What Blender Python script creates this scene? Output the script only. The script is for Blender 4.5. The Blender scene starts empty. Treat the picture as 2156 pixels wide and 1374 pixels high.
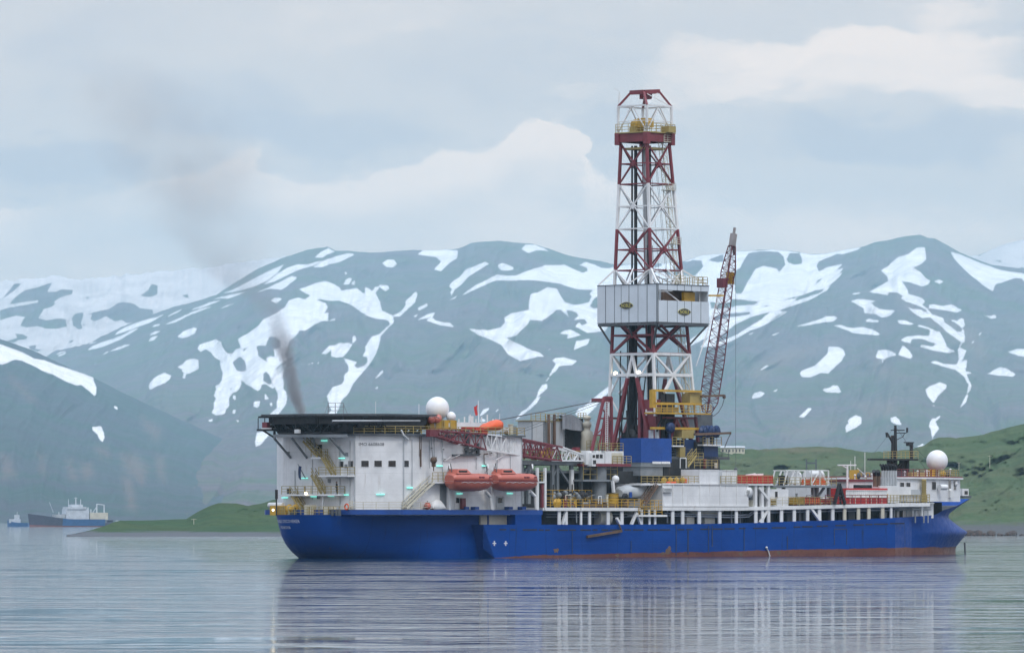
import bpy, bmesh, math, random
import numpy as np
from mathutils import Vector, Matrix
R = math.radians
scene = bpy.context.scene
C = scene.collection

# ------------------------------------------------------------------ camera
F, CX, HY, H = 13050.0, 1078.0, 1092.0, 5.37      # focal length in photo pixels, principal column, horizon row, eye height
cam_d = bpy.data.cameras.new("camera"); cam = bpy.data.objects.new("camera", cam_d); C.objects.link(cam)
cam.location = (0, 0, H); cam.rotation_euler = (R(90), 0, 0)
cam_d.sensor_width = 36.0; cam_d.lens = 36.0 * F / 2156.0
cam_d.shift_x = 0.0; cam_d.shift_y = (HY - 687.0) / 2156.0
cam_d.clip_start = 1.0; cam_d.clip_end = 60000.0
scene.camera = cam

# ------------------------------------------------------------------ render + exposure
scene.render.engine = 'CYCLES'
cy = scene.cycles
cy.use_denoising = True
cy.max_bounces = 8; cy.diffuse_bounces = 3; cy.glossy_bounces = 4; cy.volume_bounces = 1; cy.transparent_max_bounces = 16
cy.volume_step_rate = 1.0; cy.volume_max_steps = 256
cy.sample_clamp_indirect = 6.0
scene.view_settings.view_transform = 'Standard'; scene.view_settings.look = 'None'
scene.view_settings.exposure = 0.0; scene.view_settings.gamma = 1.0

# ------------------------------------------------------------------ node helper
class NT:
    def __init__(s, tree): s.t = tree; s.n = tree.nodes; s.l = tree.links
    def new(s, typ, **kw):
        n = s.n.new(typ)
        for k, v in kw.items(): setattr(n, k, v)
        return n
    def put(s, sock, v):
        if hasattr(v, 'is_linked') or isinstance(v, bpy.types.NodeSocket): s.l.new(v, sock)
        else: sock.default_value = v
    def m(s, op, a, b=0.0, c=0.0, clamp=False):
        n = s.new('ShaderNodeMath', operation=op, use_clamp=clamp)
        s.put(n.inputs[0], a); s.put(n.inputs[1], b); s.put(n.inputs[2], c)
        return n.outputs[0]
    def vm(s, op, a, b=(0, 0, 0)):
        n = s.new('ShaderNodeVectorMath', operation=op)
        s.put(n.inputs[0], a); s.put(n.inputs[1], b)
        return n.outputs[0]
    def xyz(s, v):
        n = s.new('ShaderNodeSeparateXYZ'); s.put(n.inputs[0], v); return n.outputs
    def comb(s, x, y, z):
        n = s.new('ShaderNodeCombineXYZ'); s.put(n.inputs[0], x); s.put(n.inputs[1], y); s.put(n.inputs[2], z); return n.outputs[0]
    def noise(s, vec, scale, detail=3.0, rough=0.5, dist=0.0):
        n = s.new('ShaderNodeTexNoise'); s.put(n.inputs['Vector'], vec)
        n.inputs['Scale'].default_value = scale; n.inputs['Detail'].default_value = detail
        n.inputs['Roughness'].default_value = rough; n.inputs['Distortion'].default_value = dist
        return n.outputs[0]
    def mr(s, v, a, b, c=0.0, d=1.0, smooth=True):
        n = s.new('ShaderNodeMapRange', interpolation_type='SMOOTHSTEP' if smooth else 'LINEAR')
        s.put(n.inputs[0], v)
        for i, q in enumerate((a, b, c, d)): s.put(n.inputs[i + 1], q)
        return n.outputs[0]
    def mix(s, f, a, b):
        n = s.new('ShaderNodeMix', data_type='RGBA'); s.put(n.inputs[0], f)
        for i, q in ((6, a), (7, b)):
            s.put(n.inputs[i], (*q, 1.0) if isinstance(q, tuple) and len(q) == 3 else q)
        return n.outputs[2]
    def scale(s, vec, f): return s.vm('MULTIPLY', vec, f)

# ------------------------------------------------------------------ sky and sun
SUN_EL, SUN_AZ = R(54), R(25)        # sun stands behind and to the right of the camera, veiled by cloud
w = bpy.data.worlds.new("World"); scene.world = w; w.use_nodes = True
t = NT(w.node_tree); t.n.clear()
sky = t.new('ShaderNodeTexSky', sky_type='NISHITA', sun_disc=False)
sky.sun_elevation = SUN_EL; sky.sun_rotation = R(180) - SUN_AZ; sky.air_density = 1.3; sky.dust_density = 2.0
bg1 = t.new('ShaderNodeBackground'); t.l.new(sky.outputs[0], bg1.inputs[0]); bg1.inputs[1].default_value = 0.09
tc = t.new('ShaderNodeTexCoord'); gx, gy, gz = t.xyz(tc.outputs['Generated'])
gya = t.m('MAXIMUM', t.m('ABSOLUTE', gy), 0.05)
az = t.m('DIVIDE', gx, gya); el = t.m('DIVIDE', gz, gya)      # tangents of azimuth and elevation
dv = t.comb(t.m('MULTIPLY', az, 20.0), t.m('MULTIPLY', el, 44.0), gy)
warp1 = t.m('MULTIPLY', t.m('SUBTRACT', t.noise(dv, 2.2, 5.0, 0.55), 0.5), 0.030)
warp2 = t.m('MULTIPLY', t.m('SUBTRACT', t.noise(t.vm('ADD', dv, (7.3, 2.1, 4.0)), 2.6, 5.0, 0.6), 0.5), 0.014)
aw = t.m('ADD', az, warp1); ew = t.m('ADD', el, warp2)
# cloud banks: azimuth and elevation of the centre, half sizes (all in units of 1/13050), lightness
banks = [(790, 970, 330, 70, 1.0), (420, 955, 190, 75, .9), (1050, 905, 210, 45, .9), (90, 898, 90, 16, .6), (600, 900, 160, 40, .5),
         (700, 1010, 200, 40, .5), (-300, 1060, 260, 60, .3), (60, 1075, 120, 30, .3), (950, 1060, 120, 40, .4),
         (-80, 930, 520, 95, -.35), (850, 800, 330, 70, -.8), (-380, 810, 300, 60, -.7), (-950, 745, 190, 60, -.9), (180, 710, 90, 60, -.45),
         (230, 820, 120, 60, -.7), (-820, 1000, 260, 110, -.45), (-620, 870, 180, 80, -.6), (200, 1060, 300, 40, -.3), (1060, 1040, 150, 50, -.5), (560, 800, 200, 60, -.4)]
tot = None
for (bx, by, rx, ry, wt) in banks:
    dx = t.m('DIVIDE', t.m('SUBTRACT', aw, bx / F), rx / F); dy = t.m('DIVIDE', t.m('SUBTRACT', ew, by / F), ry / F)
    d2 = t.m('ADD', t.m('MULTIPLY', dx, dx), t.m('MULTIPLY', dy, dy))
    k = t.m('MULTIPLY', t.mr(d2, 1.25, 0.15), wt)
    tot = k if tot is None else t.m('ADD', tot, k)
# the low cloud bank that lies along the ranges: its upper edge by azimuth
edge = [(-1078, 655), (-878, 678), (-748, 716), (-648, 738), (-540, 768), (-518, 738), (-438, 722), (-318, 728), (-228, 742), (-138, 766), (-78, 776), (-18, 800), (52, 830), (122, 816), (147, 790), (165, 745), (252, 715), (522, 655), (1078, 640)]
fc = t.new('ShaderNodeFloatCurve'); cu = fc.mapping.curves[0]
while len(cu.points) < len(edge): cu.points.new(0.5, 0.5)
for p_, (ex, ey) in zip(cu.points, edge): p_.location = ((ex + 1078) / 2156, (ey - 600) / 300); p_.handle_type = 'AUTO_CLAMPED'
fc.mapping.update()
warp3 = t.m('MULTIPLY', t.m('SUBTRACT', t.noise(dv, 7.0, 5.0, 0.6), 0.5), 0.006)
azp = t.m('DIVIDE', t.m('ADD', t.m('ADD', t.m('MULTIPLY', az, F), t.m('MULTIPLY', warp3, F * 1.2)), 1078), 2156, clamp=True)
t.l.new(azp, fc.inputs['Value'])
etop = t.m('ADD', t.m('MULTIPLY', fc.outputs[0], 300.0), 600.0)
depth = t.m('SUBTRACT', etop, t.m('ADD', t.m('MULTIPLY', el, F), t.m('MULTIPLY', t.m('ADD', warp3, t.m('MULTIPLY', warp2, .5)), F)))   # how far below the edge
sharp = t.mr(azp, 0.56, 0.75, 12.0, 55.0)
bank = t.mr(depth, t.m('MULTIPLY', sharp, -1.0), sharp)
crest = t.m('MULTIPLY', t.m('MULTIPLY', bank, t.mr(depth, 110.0, 0.0)), t.m('ADD', t.m('MULTIPLY', t.mr(t.m('ABSOLUTE', t.m('SUBTRACT', azp, 0.50)), 0.15, 0.02), .8), .32))
tot = t.m('ADD', t.m('MULTIPLY', tot, t.m('SUBTRACT', 1.0, t.m('MULTIPLY', bank, 0.8))), t.m('ADD', t.m('MULTIPLY', bank, 0.42), t.m('MULTIPLY', crest, 0.85)))
fine = t.m('SUBTRACT', t.noise(dv, 1.6, 6.0, 0.55), 0.5)
lum = t.m('ADD', t.m('MULTIPLY', tot, 0.55), t.m('MULTIPLY', fine, 1.0))
ccol = t.mix(t.mr(lum, -0.6, 0.0), (0.665, 0.640, 0.675), (0.83, 0.752, 0.72))
ccol = t.mix(t.mr(lum, -0.05, 0.62), ccol, (1.22, 1.00, 0.86))
ccol = t.mix(t.mr(gz, 0.07, 0.40), ccol, (0.62, 0.70, 0.84))
lift = t.m('ADD', 1.0, t.m('MULTIPLY', t.m('MAXIMUM', t.m('SUBTRACT', gz, 0.10), 0.0), 1.7))   # overcast: brighter towards the zenith
bg2 = t.new('ShaderNodeBackground'); t.l.new(ccol, bg2.inputs[0]); t.l.new(lift, bg2.inputs[1])
mx = t.new('ShaderNodeMixShader'); mx.inputs[0].default_value = 0.93
t.l.new(bg1.outputs[0], mx.inputs[1]); t.l.new(bg2.outputs[0], mx.inputs[2])
wo = t.new('ShaderNodeOutputWorld'); t.l.new(mx.outputs[0], wo.inputs[0])

sun_d = bpy.data.lights.new("sun", 'SUN'); sun_d.energy = 1.5; sun_d.angle = R(14); sun_d.color = (1.0, 0.95, 0.88)
sun = bpy.data.objects.new("sun", sun_d); C.objects.link(sun)
sd = Vector((math.sin(SUN_AZ) * math.cos(SUN_EL), -math.cos(SUN_AZ) * math.cos(SUN_EL), math.sin(SUN_EL)))
sun.rotation_euler = sd.to_track_quat('Z', 'Y').to_euler(); sun.location = (200, -200, 400)

# ------------------------------------------------------------------ tags, materials, mesh builder
def tag(o, label=None, cat=None, group=None, kind=None):
    if label: o['label'] = label
    if cat: o['category'] = cat
    if group: o['group'] = group
    if kind: o['kind'] = kind
    return o

def new_mat(name):
    m = bpy.data.materials.new(name); m.use_nodes = True
    t = NT(m.node_tree); t.n.clear()
    b = t.new('ShaderNodeBsdfPrincipled'); o = t.new('ShaderNodeOutputMaterial'); t.l.new(b.outputs[0], o.inputs[0])
    return m, t, b

def paint(name, col, rough=0.5, stain=(0.16, 0.09, 0.05), amount=0.35, dirt=0.15, metal=0.0, streak=True, seams=None, seam_col=0.75):
    """weathered marine paint: large tonal patches, vertical rust runs, optional plate seams"""
    m, t, b = new_mat(name)
    tc = t.new('ShaderNodeTexCoord'); ob = tc.outputs['Object']
    big = t.noise(ob, 0.35, 4.0, 0.6); fine = t.noise(ob, 3.0, 3.0, 0.6)
    run = t.noise(t.scale(ob, (1.6, 1.6, 0.11)), 1.0, 4.0, 0.65)
    c = t.mix(t.mr(big, 0.30, 0.72), tuple(x * (1 - dirt) for x in col), tuple(min(1, x * (1 + dirt * .5)) for x in col))
    c = t.mix(t.m('MULTIPLY', t.mr(fine, 0.55, 0.8), dirt), c, tuple(x * 0.6 for x in col))
    if streak:
        k = t.m('MULTIPLY', t.m('MULTIPLY', t.mr(run, 0.56, 0.74), t.mr(big, 0.42, 0.62)), amount)
        c = t.mix(k, c, stain)
    if seams:
        x, y, z = t.xyz(ob)
        u = t.m('ADD', x, y)
        fx = t.m('ABSOLUTE', t.m('SUBTRACT', t.m('FRACT', t.m('DIVIDE', u, seams[0])), 0.5))
        fz = t.m('ABSOLUTE', t.m('SUBTRACT', t.m('FRACT', t.m('DIVIDE', z, seams[1])), 0.5))
        k = t.m('MAXIMUM', t.mr(fx, 0.5 - 0.05 / seams[0], 0.5), t.mr(fz, 0.5 - 0.05 / seams[1], 0.5))
        c = t.mix(t.m('MULTIPLY', k, 1 - seam_col), c, tuple(q * 0.45 for q in col))
    t.l.new(c, b.inputs['Base Color'])
    t.put(b.inputs['Roughness'], t.mr(fine, 0.3, 0.8, rough - 0.08, rough + 0.15))
    b.inputs['Metallic'].default_value = metal
    bmp = t.new('ShaderNodeBump'); bmp.inputs['Strength'].default_value = 0.25; bmp.inputs['Distance'].default_value = 0.03
    t.l.new(t.noise(ob, 0.9, 2.0), bmp.inputs['Height']); t.l.new(bmp.outputs[0], b.inputs['Normal'])
    return m

def lamp_mat(name, col, strength):
    m, t, b = new_mat(name)
    b.inputs['Base Color'].default_value = (*[min(1, c) for c in col], 1); b.inputs['Emission Color'].default_value = (*col, 1)
    b.inputs['Emission Strength'].default_value = strength
    return m

class MB:
    """mesh builder: collects shapes, build() links them as ONE object"""
    def __init__(s): s.v = []; s.f = []; s.mi = []; s.cur = 0; s.sm = []
    def mat(s, i): s.cur = i; return s
    def add(s, vs, fs, smooth=False):
        o = len(s.v); s.v += [tuple(q) for q in vs]
        for f in fs: s.f.append(tuple(o + i for i in f)); s.mi.append(s.cur); s.sm.append(smooth)
        return s
    def box(s, x0, x1, y0, y1, z0, z1):
        x0, x1 = sorted((x0, x1)); y0, y1 = sorted((y0, y1)); z0, z1 = sorted((z0, z1))
        return s.add([(x0, y0, z0), (x1, y0, z0), (x1, y1, z0), (x0, y1, z0), (x0, y0, z1), (x1, y0, z1), (x1, y1, z1), (x0, y1, z1)],
                     [(0, 3, 2, 1), (4, 5, 6, 7), (0, 1, 5, 4), (1, 2, 6, 5), (2, 3, 7, 6), (3, 0, 4, 7)])
    def frame(s, p, q):
        p, q = Vector(p), Vector(q); d = (q - p).normalized()
        up = Vector((0, 0, 1)) if abs(d.z) < 0.95 else Vector((1, 0, 0))
        a = d.cross(up).normalized(); b = a.cross(d).normalized()
        return p, q, a, b
    def bar(s, p, q, w, h=None):
        h = h or w; p, q, a, b = s.frame(p, q); a = a * w / 2; b = b * h / 2
        vs = [p - a - b, p + a - b, p + a + b, p - a + b, q - a - b, q + a - b, q + a + b, q - a + b]
        return s.add(vs, [(0, 1, 2, 3), (7, 6, 5, 4), (0, 4, 5, 1), (1, 5, 6, 2), (2, 6, 7, 3), (3, 7, 4, 0)])
    def tube(s, p, q, r0, r1=None, n=8):
        r1 = r0 if r1 is None else r1; p, q, a, b = s.frame(p, q); vs = []
        for c, r in ((p, r0), (q, r1)):
            vs += [c + (a * math.cos(k * 2 * math.pi / n) + b * math.sin(k * 2 * math.pi / n)) * r for k in range(n)]
        s.add(vs, [(k, k + n, (k + 1) % n + n, (k + 1) % n) for k in range(n)], True)
        return s.add(vs, [tuple(range(n)), tuple(range(2 * n - 1, n - 1, -1))])
    def path(s, pts, r, n=6):
        for a, b in zip(pts, pts[1:]): s.tube(a, b, r, n=n)
        return s
    def prism(s, poly, z0, z1, cap=True):
        n = len(poly); vs = [(x, y, z0) for x, y in poly] + [(x, y, z1) for x, y in poly]
        s.add(vs, [(k, (k + 1) % n, (k + 1) % n + n, k + n) for k in range(n)])
        if cap: s.add(vs, [tuple(range(n - 1, -1, -1)), tuple(range(n, 2 * n))])
        return s
    def slab(s, poly3, d):
        """planar polygon in space extruded by the vector d"""
        n = len(poly3); d = Vector(d); vs = [Vector(p) for p in poly3]; vs += [p + d for p in vs]
        return s.add(vs, [tuple(range(n - 1, -1, -1)), tuple(range(n, 2 * n))] + [(k, (k + 1) % n, (k + 1) % n + n, k + n) for k in range(n)])
    def lathe(s, c, prof, n=20, axis='z'):
        vs = []; c = Vector(c); m = len(prof)
        for r, h in prof:
            for k in range(n):
                a = 2 * math.pi * k / n; x, y = r * math.cos(a), r * math.sin(a)
                vs.append(c + Vector({'z': (x, y, h), 'x': (h, x, y), 'y': (x, h, y)}[axis]))
        return s.add(vs, [(i * n + k, i * n + (k + 1) % n, (i + 1) * n + (k + 1) % n, (i + 1) * n + k) for i in range(m - 1) for k in range(n)], True)
    def ball(s, c, r, n=24, rings=14, lo=-90):
        a0 = R(lo); prof = []
        for i in range(rings + 1):
            a = a0 + (R(90) - a0) * i / rings; prof.append((max(1e-3, r * math.cos(a)), r * math.sin(a)))
        return s.lathe(c, prof, n)
    def rail(s, pts, h=1.1, step=1.6, r=0.035, mids=2, toe=False):
        pts = [Vector(p) for p in pts]
        for a, b in zip(pts, pts[1:]):
            L = (b - a).length; n = max(1, round(L / step))
            for k in range(n + 1):
                p = a + (b - a) * k / n; s.bar(p, p + Vector((0, 0, h)), r * 2)
            for k in range(mids + 1):
                z = Vector((0, 0, h * (k + 1) / (mids + 1))); s.bar(a + z, b + z, r * 2)
        return s
    def stair(s, a, b, w, wdir, rails=True):
        """stair flight from a (low) to b (high); wdir: unit vector of the width"""
        a, b, wd = Vector(a), Vector(b), Vector(wdir)
        for e in (-w / 2, w / 2): s.bar(a + wd * e, b + wd * e, 0.09, 0.28)
        n = max(3, int(abs(b.z - a.z) / 0.25))
        for k in range(1, n):
            p = a + (b - a) * k / n; s.bar(p - wd * w / 2, p + wd * w / 2, 0.2, 0.05)
        if rails:
            for e in (-w / 2, w / 2):
                for hh in (0.5, 1.0): s.bar(a + wd * e + Vector((0, 0, hh)), b + wd * e + Vector((0, 0, hh)), 0.07)
                for k in range(0, n + 1, 3):
                    p = a + (b - a) * k / n + wd * e; s.bar(p, p + Vector((0, 0, 1.0)), 0.06)
        return s
    def lattice(s, a, b, wa, wb, chord, lace, n, side=None, ha=None, hb=None):
        """four-chord lattice boom from a to b, section wa x ha to wb x hb"""
        a, b = Vector(a), Vector(b); d = (b - a).normalized()
        sd_ = Vector(side).normalized() if side else d.cross(Vector((0, 0, 1))).normalized()
        up = sd_.cross(d).normalized(); ha = ha or wa; hb = hb or wb
        def cor(k):
            f = k / n; c = a + (b - a) * f; ww = (wa + (wb - wa) * f) / 2; hh = (ha + (hb - ha) * f) / 2
            return [c + sd_ * ww + up * hh, c - sd_ * ww + up * hh, c - sd_ * ww - up * hh, c + sd_ * ww - up * hh]
        P = [cor(k) for k in range(n + 1)]
        for j in range(4): s.bar(P[0][j], P[n][j], chord)
        for k in range(n):
            for j in range(4):
                j2 = (j + 1) % 4
                p, q = (P[k][j], P[k + 1][j2]) if (k + j) % 2 == 0 else (P[k][j2], P[k + 1][j])
                s.bar(p, q, lace)
                s.bar(P[k][j], P[k][j2], lace * 0.8)
        for j in range(4): s.bar(P[n][j], P[n][(j + 1) % 4], lace)
        return s
    def build(s, name, mats, parent=None, loc=None, smooth_all=False):
        me = bpy.data.meshes.new(name); me.from_pydata(s.v, [], s.f)
        mats = mats if isinstance(mats, (list, tuple)) else [mats]
        for m in mats: me.materials.append(m)
        me.polygons.foreach_set('material_index', [min(i, len(mats) - 1) for i in s.mi])
        me.polygons.foreach_set('use_smooth', [True] * len(s.f) if smooth_all else s.sm)
        me.update()
        o = bpy.data.objects.new(name, me); C.objects.link(o)
        if parent: o.parent = parent
        if loc is not None: o.location = loc
        return o

def empty(name, loc=(0, 0, 0), rz=0.0, parent=None):
    o = bpy.data.objects.new(name, None); C.objects.link(o); o.location = loc; o.rotation_euler = (0, 0, rz)
    o.empty_display_size = 0.5
    if parent: o.parent = parent
    return o

def copy_tree(o, parent=None):
    c = o.copy(); C.objects.link(c); c.parent = parent
    for ch in [q for q in o.children]: copy_tree(ch, c)
    return c

def text_mesh(txt, size, extrude=0.02):
    """flat lettering as vertices (u right, v up, w out) and faces"""
    cu = bpy.data.curves.new("lettering", 'FONT'); cu.body = txt; cu.size = size; cu.extrude = extrude / 2
    cu.align_x = 'CENTER'; cu.align_y = 'CENTER'; cu.resolution_u = 2
    ob = bpy.data.objects.new("lettering", cu); C.objects.link(ob)
    dg = bpy.context.evaluated_depsgraph_get(); me = bpy.data.meshes.new_from_object(ob.evaluated_get(dg))
    vs = [tuple(v.co) for v in me.vertices]; fs = [tuple(p.vertices) for p in me.polygons]
    bpy.data.objects.remove(ob); bpy.data.curves.remove(cu); bpy.data.meshes.remove(me)
    return vs, fs
# ================================================================== terrain
def vnoise(x, y, seed, octaves=4, rough=0.5):
    """value noise on arrays, about -1..1"""
    rng = np.random.RandomState(seed); out = np.zeros_like(x); amp = 1.0; tot = 0
    for o in range(octaves):
        g = rng.rand(64, 64) * 2 - 1
        xx = x * 2 ** o + 17.3 * o; yy = y * 2 ** o + 5.1 * o
        xi = np.floor(xx).astype(int); yi = np.floor(yy).astype(int); fx = xx - xi; fy = yy - yi
        fx = fx * fx * (3 - 2 * fx); fy = fy * fy * (3 - 2 * fy)
        a = g[yi % 64, xi % 64]; b = g[yi % 64, (xi + 1) % 64]; c = g[(yi + 1) % 64, xi % 64]; d = g[(yi + 1) % 64, (xi + 1) % 64]
        out += amp * ((a * (1 - fx) + b * fx) * (1 - fy) + (c * (1 - fx) + d * fx) * fy); tot += amp; amp *= rough
    return out / tot

def sd_poly(px, py, poly):
    """signed distance (positive inside) of points to a polygon"""
    P = np.array(poly, float); Q = np.roll(P, -1, 0)
    best = np.full(px.shape, 1e9); ins = np.zeros(px.shape, bool)
    for (ax, ay), (bx, by) in zip(P, Q):
        dx, dy = bx - ax, by - ay; L = dx * dx + dy * dy + 1e-9
        u = np.clip(((px - ax) * dx + (py - ay) * dy) / L, 0, 1)
        best = np.minimum(best, (px - ax - u * dx) ** 2 + (py - ay - u * dy) ** 2)
        if ay != by:
            ins ^= ((ay > py) != (by > py)) & (px < (bx - ax) * (py - ay) / (by - ay) + ax)
    d = np.sqrt(best)
    return np.where(ins, d, -d)

def field(gx, gy, add, holes=(), start=-9.0, reach=9.0):
    val = np.full(gx.shape, start)
    for lst, sgn in ((add, 1), (holes, -1)):
        for poly in lst:
            a = np.array(poly); m = (gx > a[:, 0].min() - reach) & (gx < a[:, 0].max() + reach) & (gy > a[:, 1].min() - reach) & (gy < a[:, 1].max() + reach)
            if not m.any(): continue
            sd_ = sd_poly(gx[m], gy[m], poly)
            val[m] = np.maximum(val[m], sd_) if sgn > 0 else np.minimum(val[m], -sd_)
    return val

def T(ox, oy, k, *polys):
    """outlines read off an enlarged view of the photograph -> bearings in units of the focal length"""
    return [[(ox + p[i] / k, oy + p[i + 1] / k) for i in range(0, len(p), 2)] for p in polys]

def terrain(name, ridge, foot, dn, df, m, step=2.8, rows=200, relief=500., rel_sx=90., rel_sy=140., seed=1, power=0.9,
            snow=(), holes=(), snow_start=-9.0, scree=(), jag=1.0, back=0.25, x0=None, x1=None):
    """a hillside: for each bearing a slope rising from its foot (distance dn) to its ridge (distance df), with relief"""
    rx, ry = zip(*ridge); fx, fy = zip(*foot)
    xs = np.arange(x0 if x0 is not None else rx[0], (x1 if x1 is not None else rx[-1]) + step, step)
    yr = np.interp(xs, rx, ry) + jag * vnoise(xs / 14., xs * 0 + seed, seed, 3); yf = np.interp(xs, fx, fy)
    v = np.linspace(0, 1, rows)[:, None]
    gx = np.repeat(xs[None, :], rows, 0); gy = yf + (yr - yf) * v
    dnx = dn if np.isscalar(dn) else np.interp(xs, *zip(*dn)); dfx = df if np.isscalar(df) else np.interp(xs, *zip(*df))
    D = dnx + (dfx - dnx) * v ** power
    warp = vnoise(gx / 160., gy / 160., seed + 5, 3) * 60
    n = vnoise((gx + warp + 0.35 * gy) / rel_sx, (gy + 0.3 * warp) / rel_sy, seed + 9, 5, 0.55)
    n = 1 - 2 * np.abs(n)
    D = D + relief * n * np.sin(np.pi * np.clip(v, 0.02, 0.98)) ** 0.5
    X = (gx - CX) / F * D; Z = H + (HY - gy) / F * D
    Z[0] = np.minimum(Z[0], -1.5)
    Xb, Yb, Zb = X[-1] * (1 + back), D[-1] * (1 + back), np.full(X[-1].shape, -5.0)
    vs = np.stack([np.vstack([X, Xb]), np.vstack([D, Yb]), np.vstack([Z, Zb])], -1).reshape(-1, 3)
    nx = len(xs); idx = np.arange((rows + 1) * nx).reshape(rows + 1, nx)
    fs = np.stack([idx[:-1, :-1], idx[:-1, 1:], idx[1:, 1:], idx[1:, :-1]], -1).reshape(-1, 4)
    me = bpy.data.meshes.new(name); me.vertices.add(len(vs)); me.vertices.foreach_set('co', vs.ravel())
    me.loops.add(len(fs) * 4); me.loops.foreach_set('vertex_index', fs.ravel())
    me.polygons.add(len(fs)); me.polygons.foreach_set('loop_start', np.arange(len(fs)) * 4); me.polygons.foreach_set('loop_total', np.full(len(fs), 4))
    me.polygons.foreach_set('use_smooth', np.ones(len(fs), bool)); me.update(); me.validate()
    def attr(nm, val, fill):
        a = me.attributes.new(nm, 'FLOAT', 'POINT'); a.data.foreach_set('value', np.vstack([val, np.full((1, nx), fill)]).ravel().astype(np.float32))
    attr('snow', field(gx, gy, snow, holes, snow_start), snow_start)
    attr('scree', field(gx, gy, scree, (), -30., 30.), -30.)
    me.materials.append(m)
    o = bpy.data.objects.new(name, me); C.objects.link(o); tag(o, kind='structure')
    return o

def slope_mat(name, veg, rock, dark, scl=1.0, gully=0.42, shore=None, snow=True, blotch=0.55, snowc=((0.84, 0.80, 0.78), (0.92, 0.88, 0.86))):
    m, t, b = new_mat(name)
    tc = t.new('ShaderNodeTexCoord'); ob = tc.outputs['Object']
    n1 = t.noise(ob, 0.0016 * scl, 5.0, 0.6, 0.4); n2 = t.noise(t.vm('ADD', ob, (900, 300, 40)), 0.006 * scl, 5.0, 0.6, 0.3)
    n3 = t.noise(t.scale(ob, (1.0, 0.35, 0.45)), 0.02 * scl, 4.0, 0.65)
    c = t.mix(t.mr(n1, 0.38, 0.62), veg, rock)
    c = t.mix(t.m('MULTIPLY', t.mr(n2, 0.45, 0.68), blotch), c, dark)
    c = t.mix(t.m('MULTIPLY', t.mr(n3, 0.52, 0.75), gully), c, tuple(q * 0.5 for q in dark))
    n4 = t.noise(t.scale(ob, (1.0, .5, .8)), 0.011 * scl, 4.0, 0.7)
    c = t.mix(t.m('MULTIPLY', t.mr(n4, 0.40, 0.66), 0.35), c, tuple(q * 1.7 for q in rock))
    a2 = t.new('ShaderNodeAttribute', attribute_name='scree')
    k = t.mr(t.m('ADD', a2.outputs['Fac'], t.m('MULTIPLY', t.m('SUBTRACT', n3, 0.5), 40.0)), -14.0, 14.0)
    c = t.mix(t.m('MULTIPLY', k, 0.5), c, (0.20, 0.13, 0.105))
    if shore:
        z = t.xyz(ob)[2]
        zz = t.m('ADD', z, t.m('MULTIPLY', t.m('SUBTRACT', n2, 0.5), shore[0] * 1.2))
        c = t.mix(t.mr(zz, shore[0], shore[0] * 0.55), c, shore[1])
    if snow:
        a1 = t.new('ShaderNodeAttribute', attribute_name='snow')
        nn = t.m('SUBTRACT', t.noise(t.scale(ob, (1.0, .5, .6)), 0.022, 5.0, 0.75), 0.5); n5 = t.m('SUBTRACT', t.noise(ob, 0.007, 3.0, 0.6), 0.5)
        k = t.mr(t.m('ADD', t.m('ADD', a1.outputs['Fac'], t.m('MULTIPLY', nn, 4.4)), t.m('MULTIPLY', n5, 2.6)), -1.3, -0.1)
        sc = t.mix(t.mr(n1, 0.35, 0.65), snowc[0], snowc[1])
        sc = t.mix(t.mr(n2, 0.40, 0.66), sc, tuple(q * .86 for q in snowc[0])); sc = t.mix(t.m('MULTIPLY', t.mr(a1.outputs['Fac'], 2.2, -.4), .55), sc, (0.46, 0.43, 0.41))
        c = t.mix(k, c, sc)
    t.l.new(c, b.inputs['Base Color']); b.inputs['Roughness'].default_value = 0.95; b.inputs['Specular IOR Level'].default_value = 0.1
    bmp = t.new('ShaderNodeBump'); bmp.inputs['Strength'].default_value = 0.5; bmp.inputs['Distance'].default_value = 20.0 / scl
    t.l.new(n3, bmp.inputs['Height']); t.l.new(bmp.outputs[0], b.inputs['Normal'])
    return m

K = 5.39
# ---- main range ----
main_ridge = [(-900, 760), (-500, 800), (-60, 800), (60, 760), (80, 742), (109, 731), (152, 720), (193, 711), (265, 684), (323, 661), (365, 646), (400, 638), (455, 620), (482, 603), (540, 567), (600, 541), (650, 525),
              (690, 519), (706, 528), (734, 528), (752, 530), (780, 532), (836, 528), (873, 526), (920, 527), (965, 524), (993, 511), (1049, 507), (1105, 512), (1123, 513), (1151, 522),
              (1156, 524), (1204, 540), (1260, 549), (1290, 556), (1330, 555), (1400, 555), (1440, 550), (1476, 538), (1516, 534), (1550, 529), (1624, 525), (1669, 529), (1709, 534.5),
              (1735, 534), (1820, 518), (1845, 509), (1865, 507), (1891, 500), (1938, 494), (1953, 501), (1969, 502), (1993, 515), (2019, 530), (2053, 545), (2090, 558), (2156, 566), (2240, 590), (2420, 640), (2600, 610), (2850, 540), (3100, 600)]
snow = []; holes = []
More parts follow.
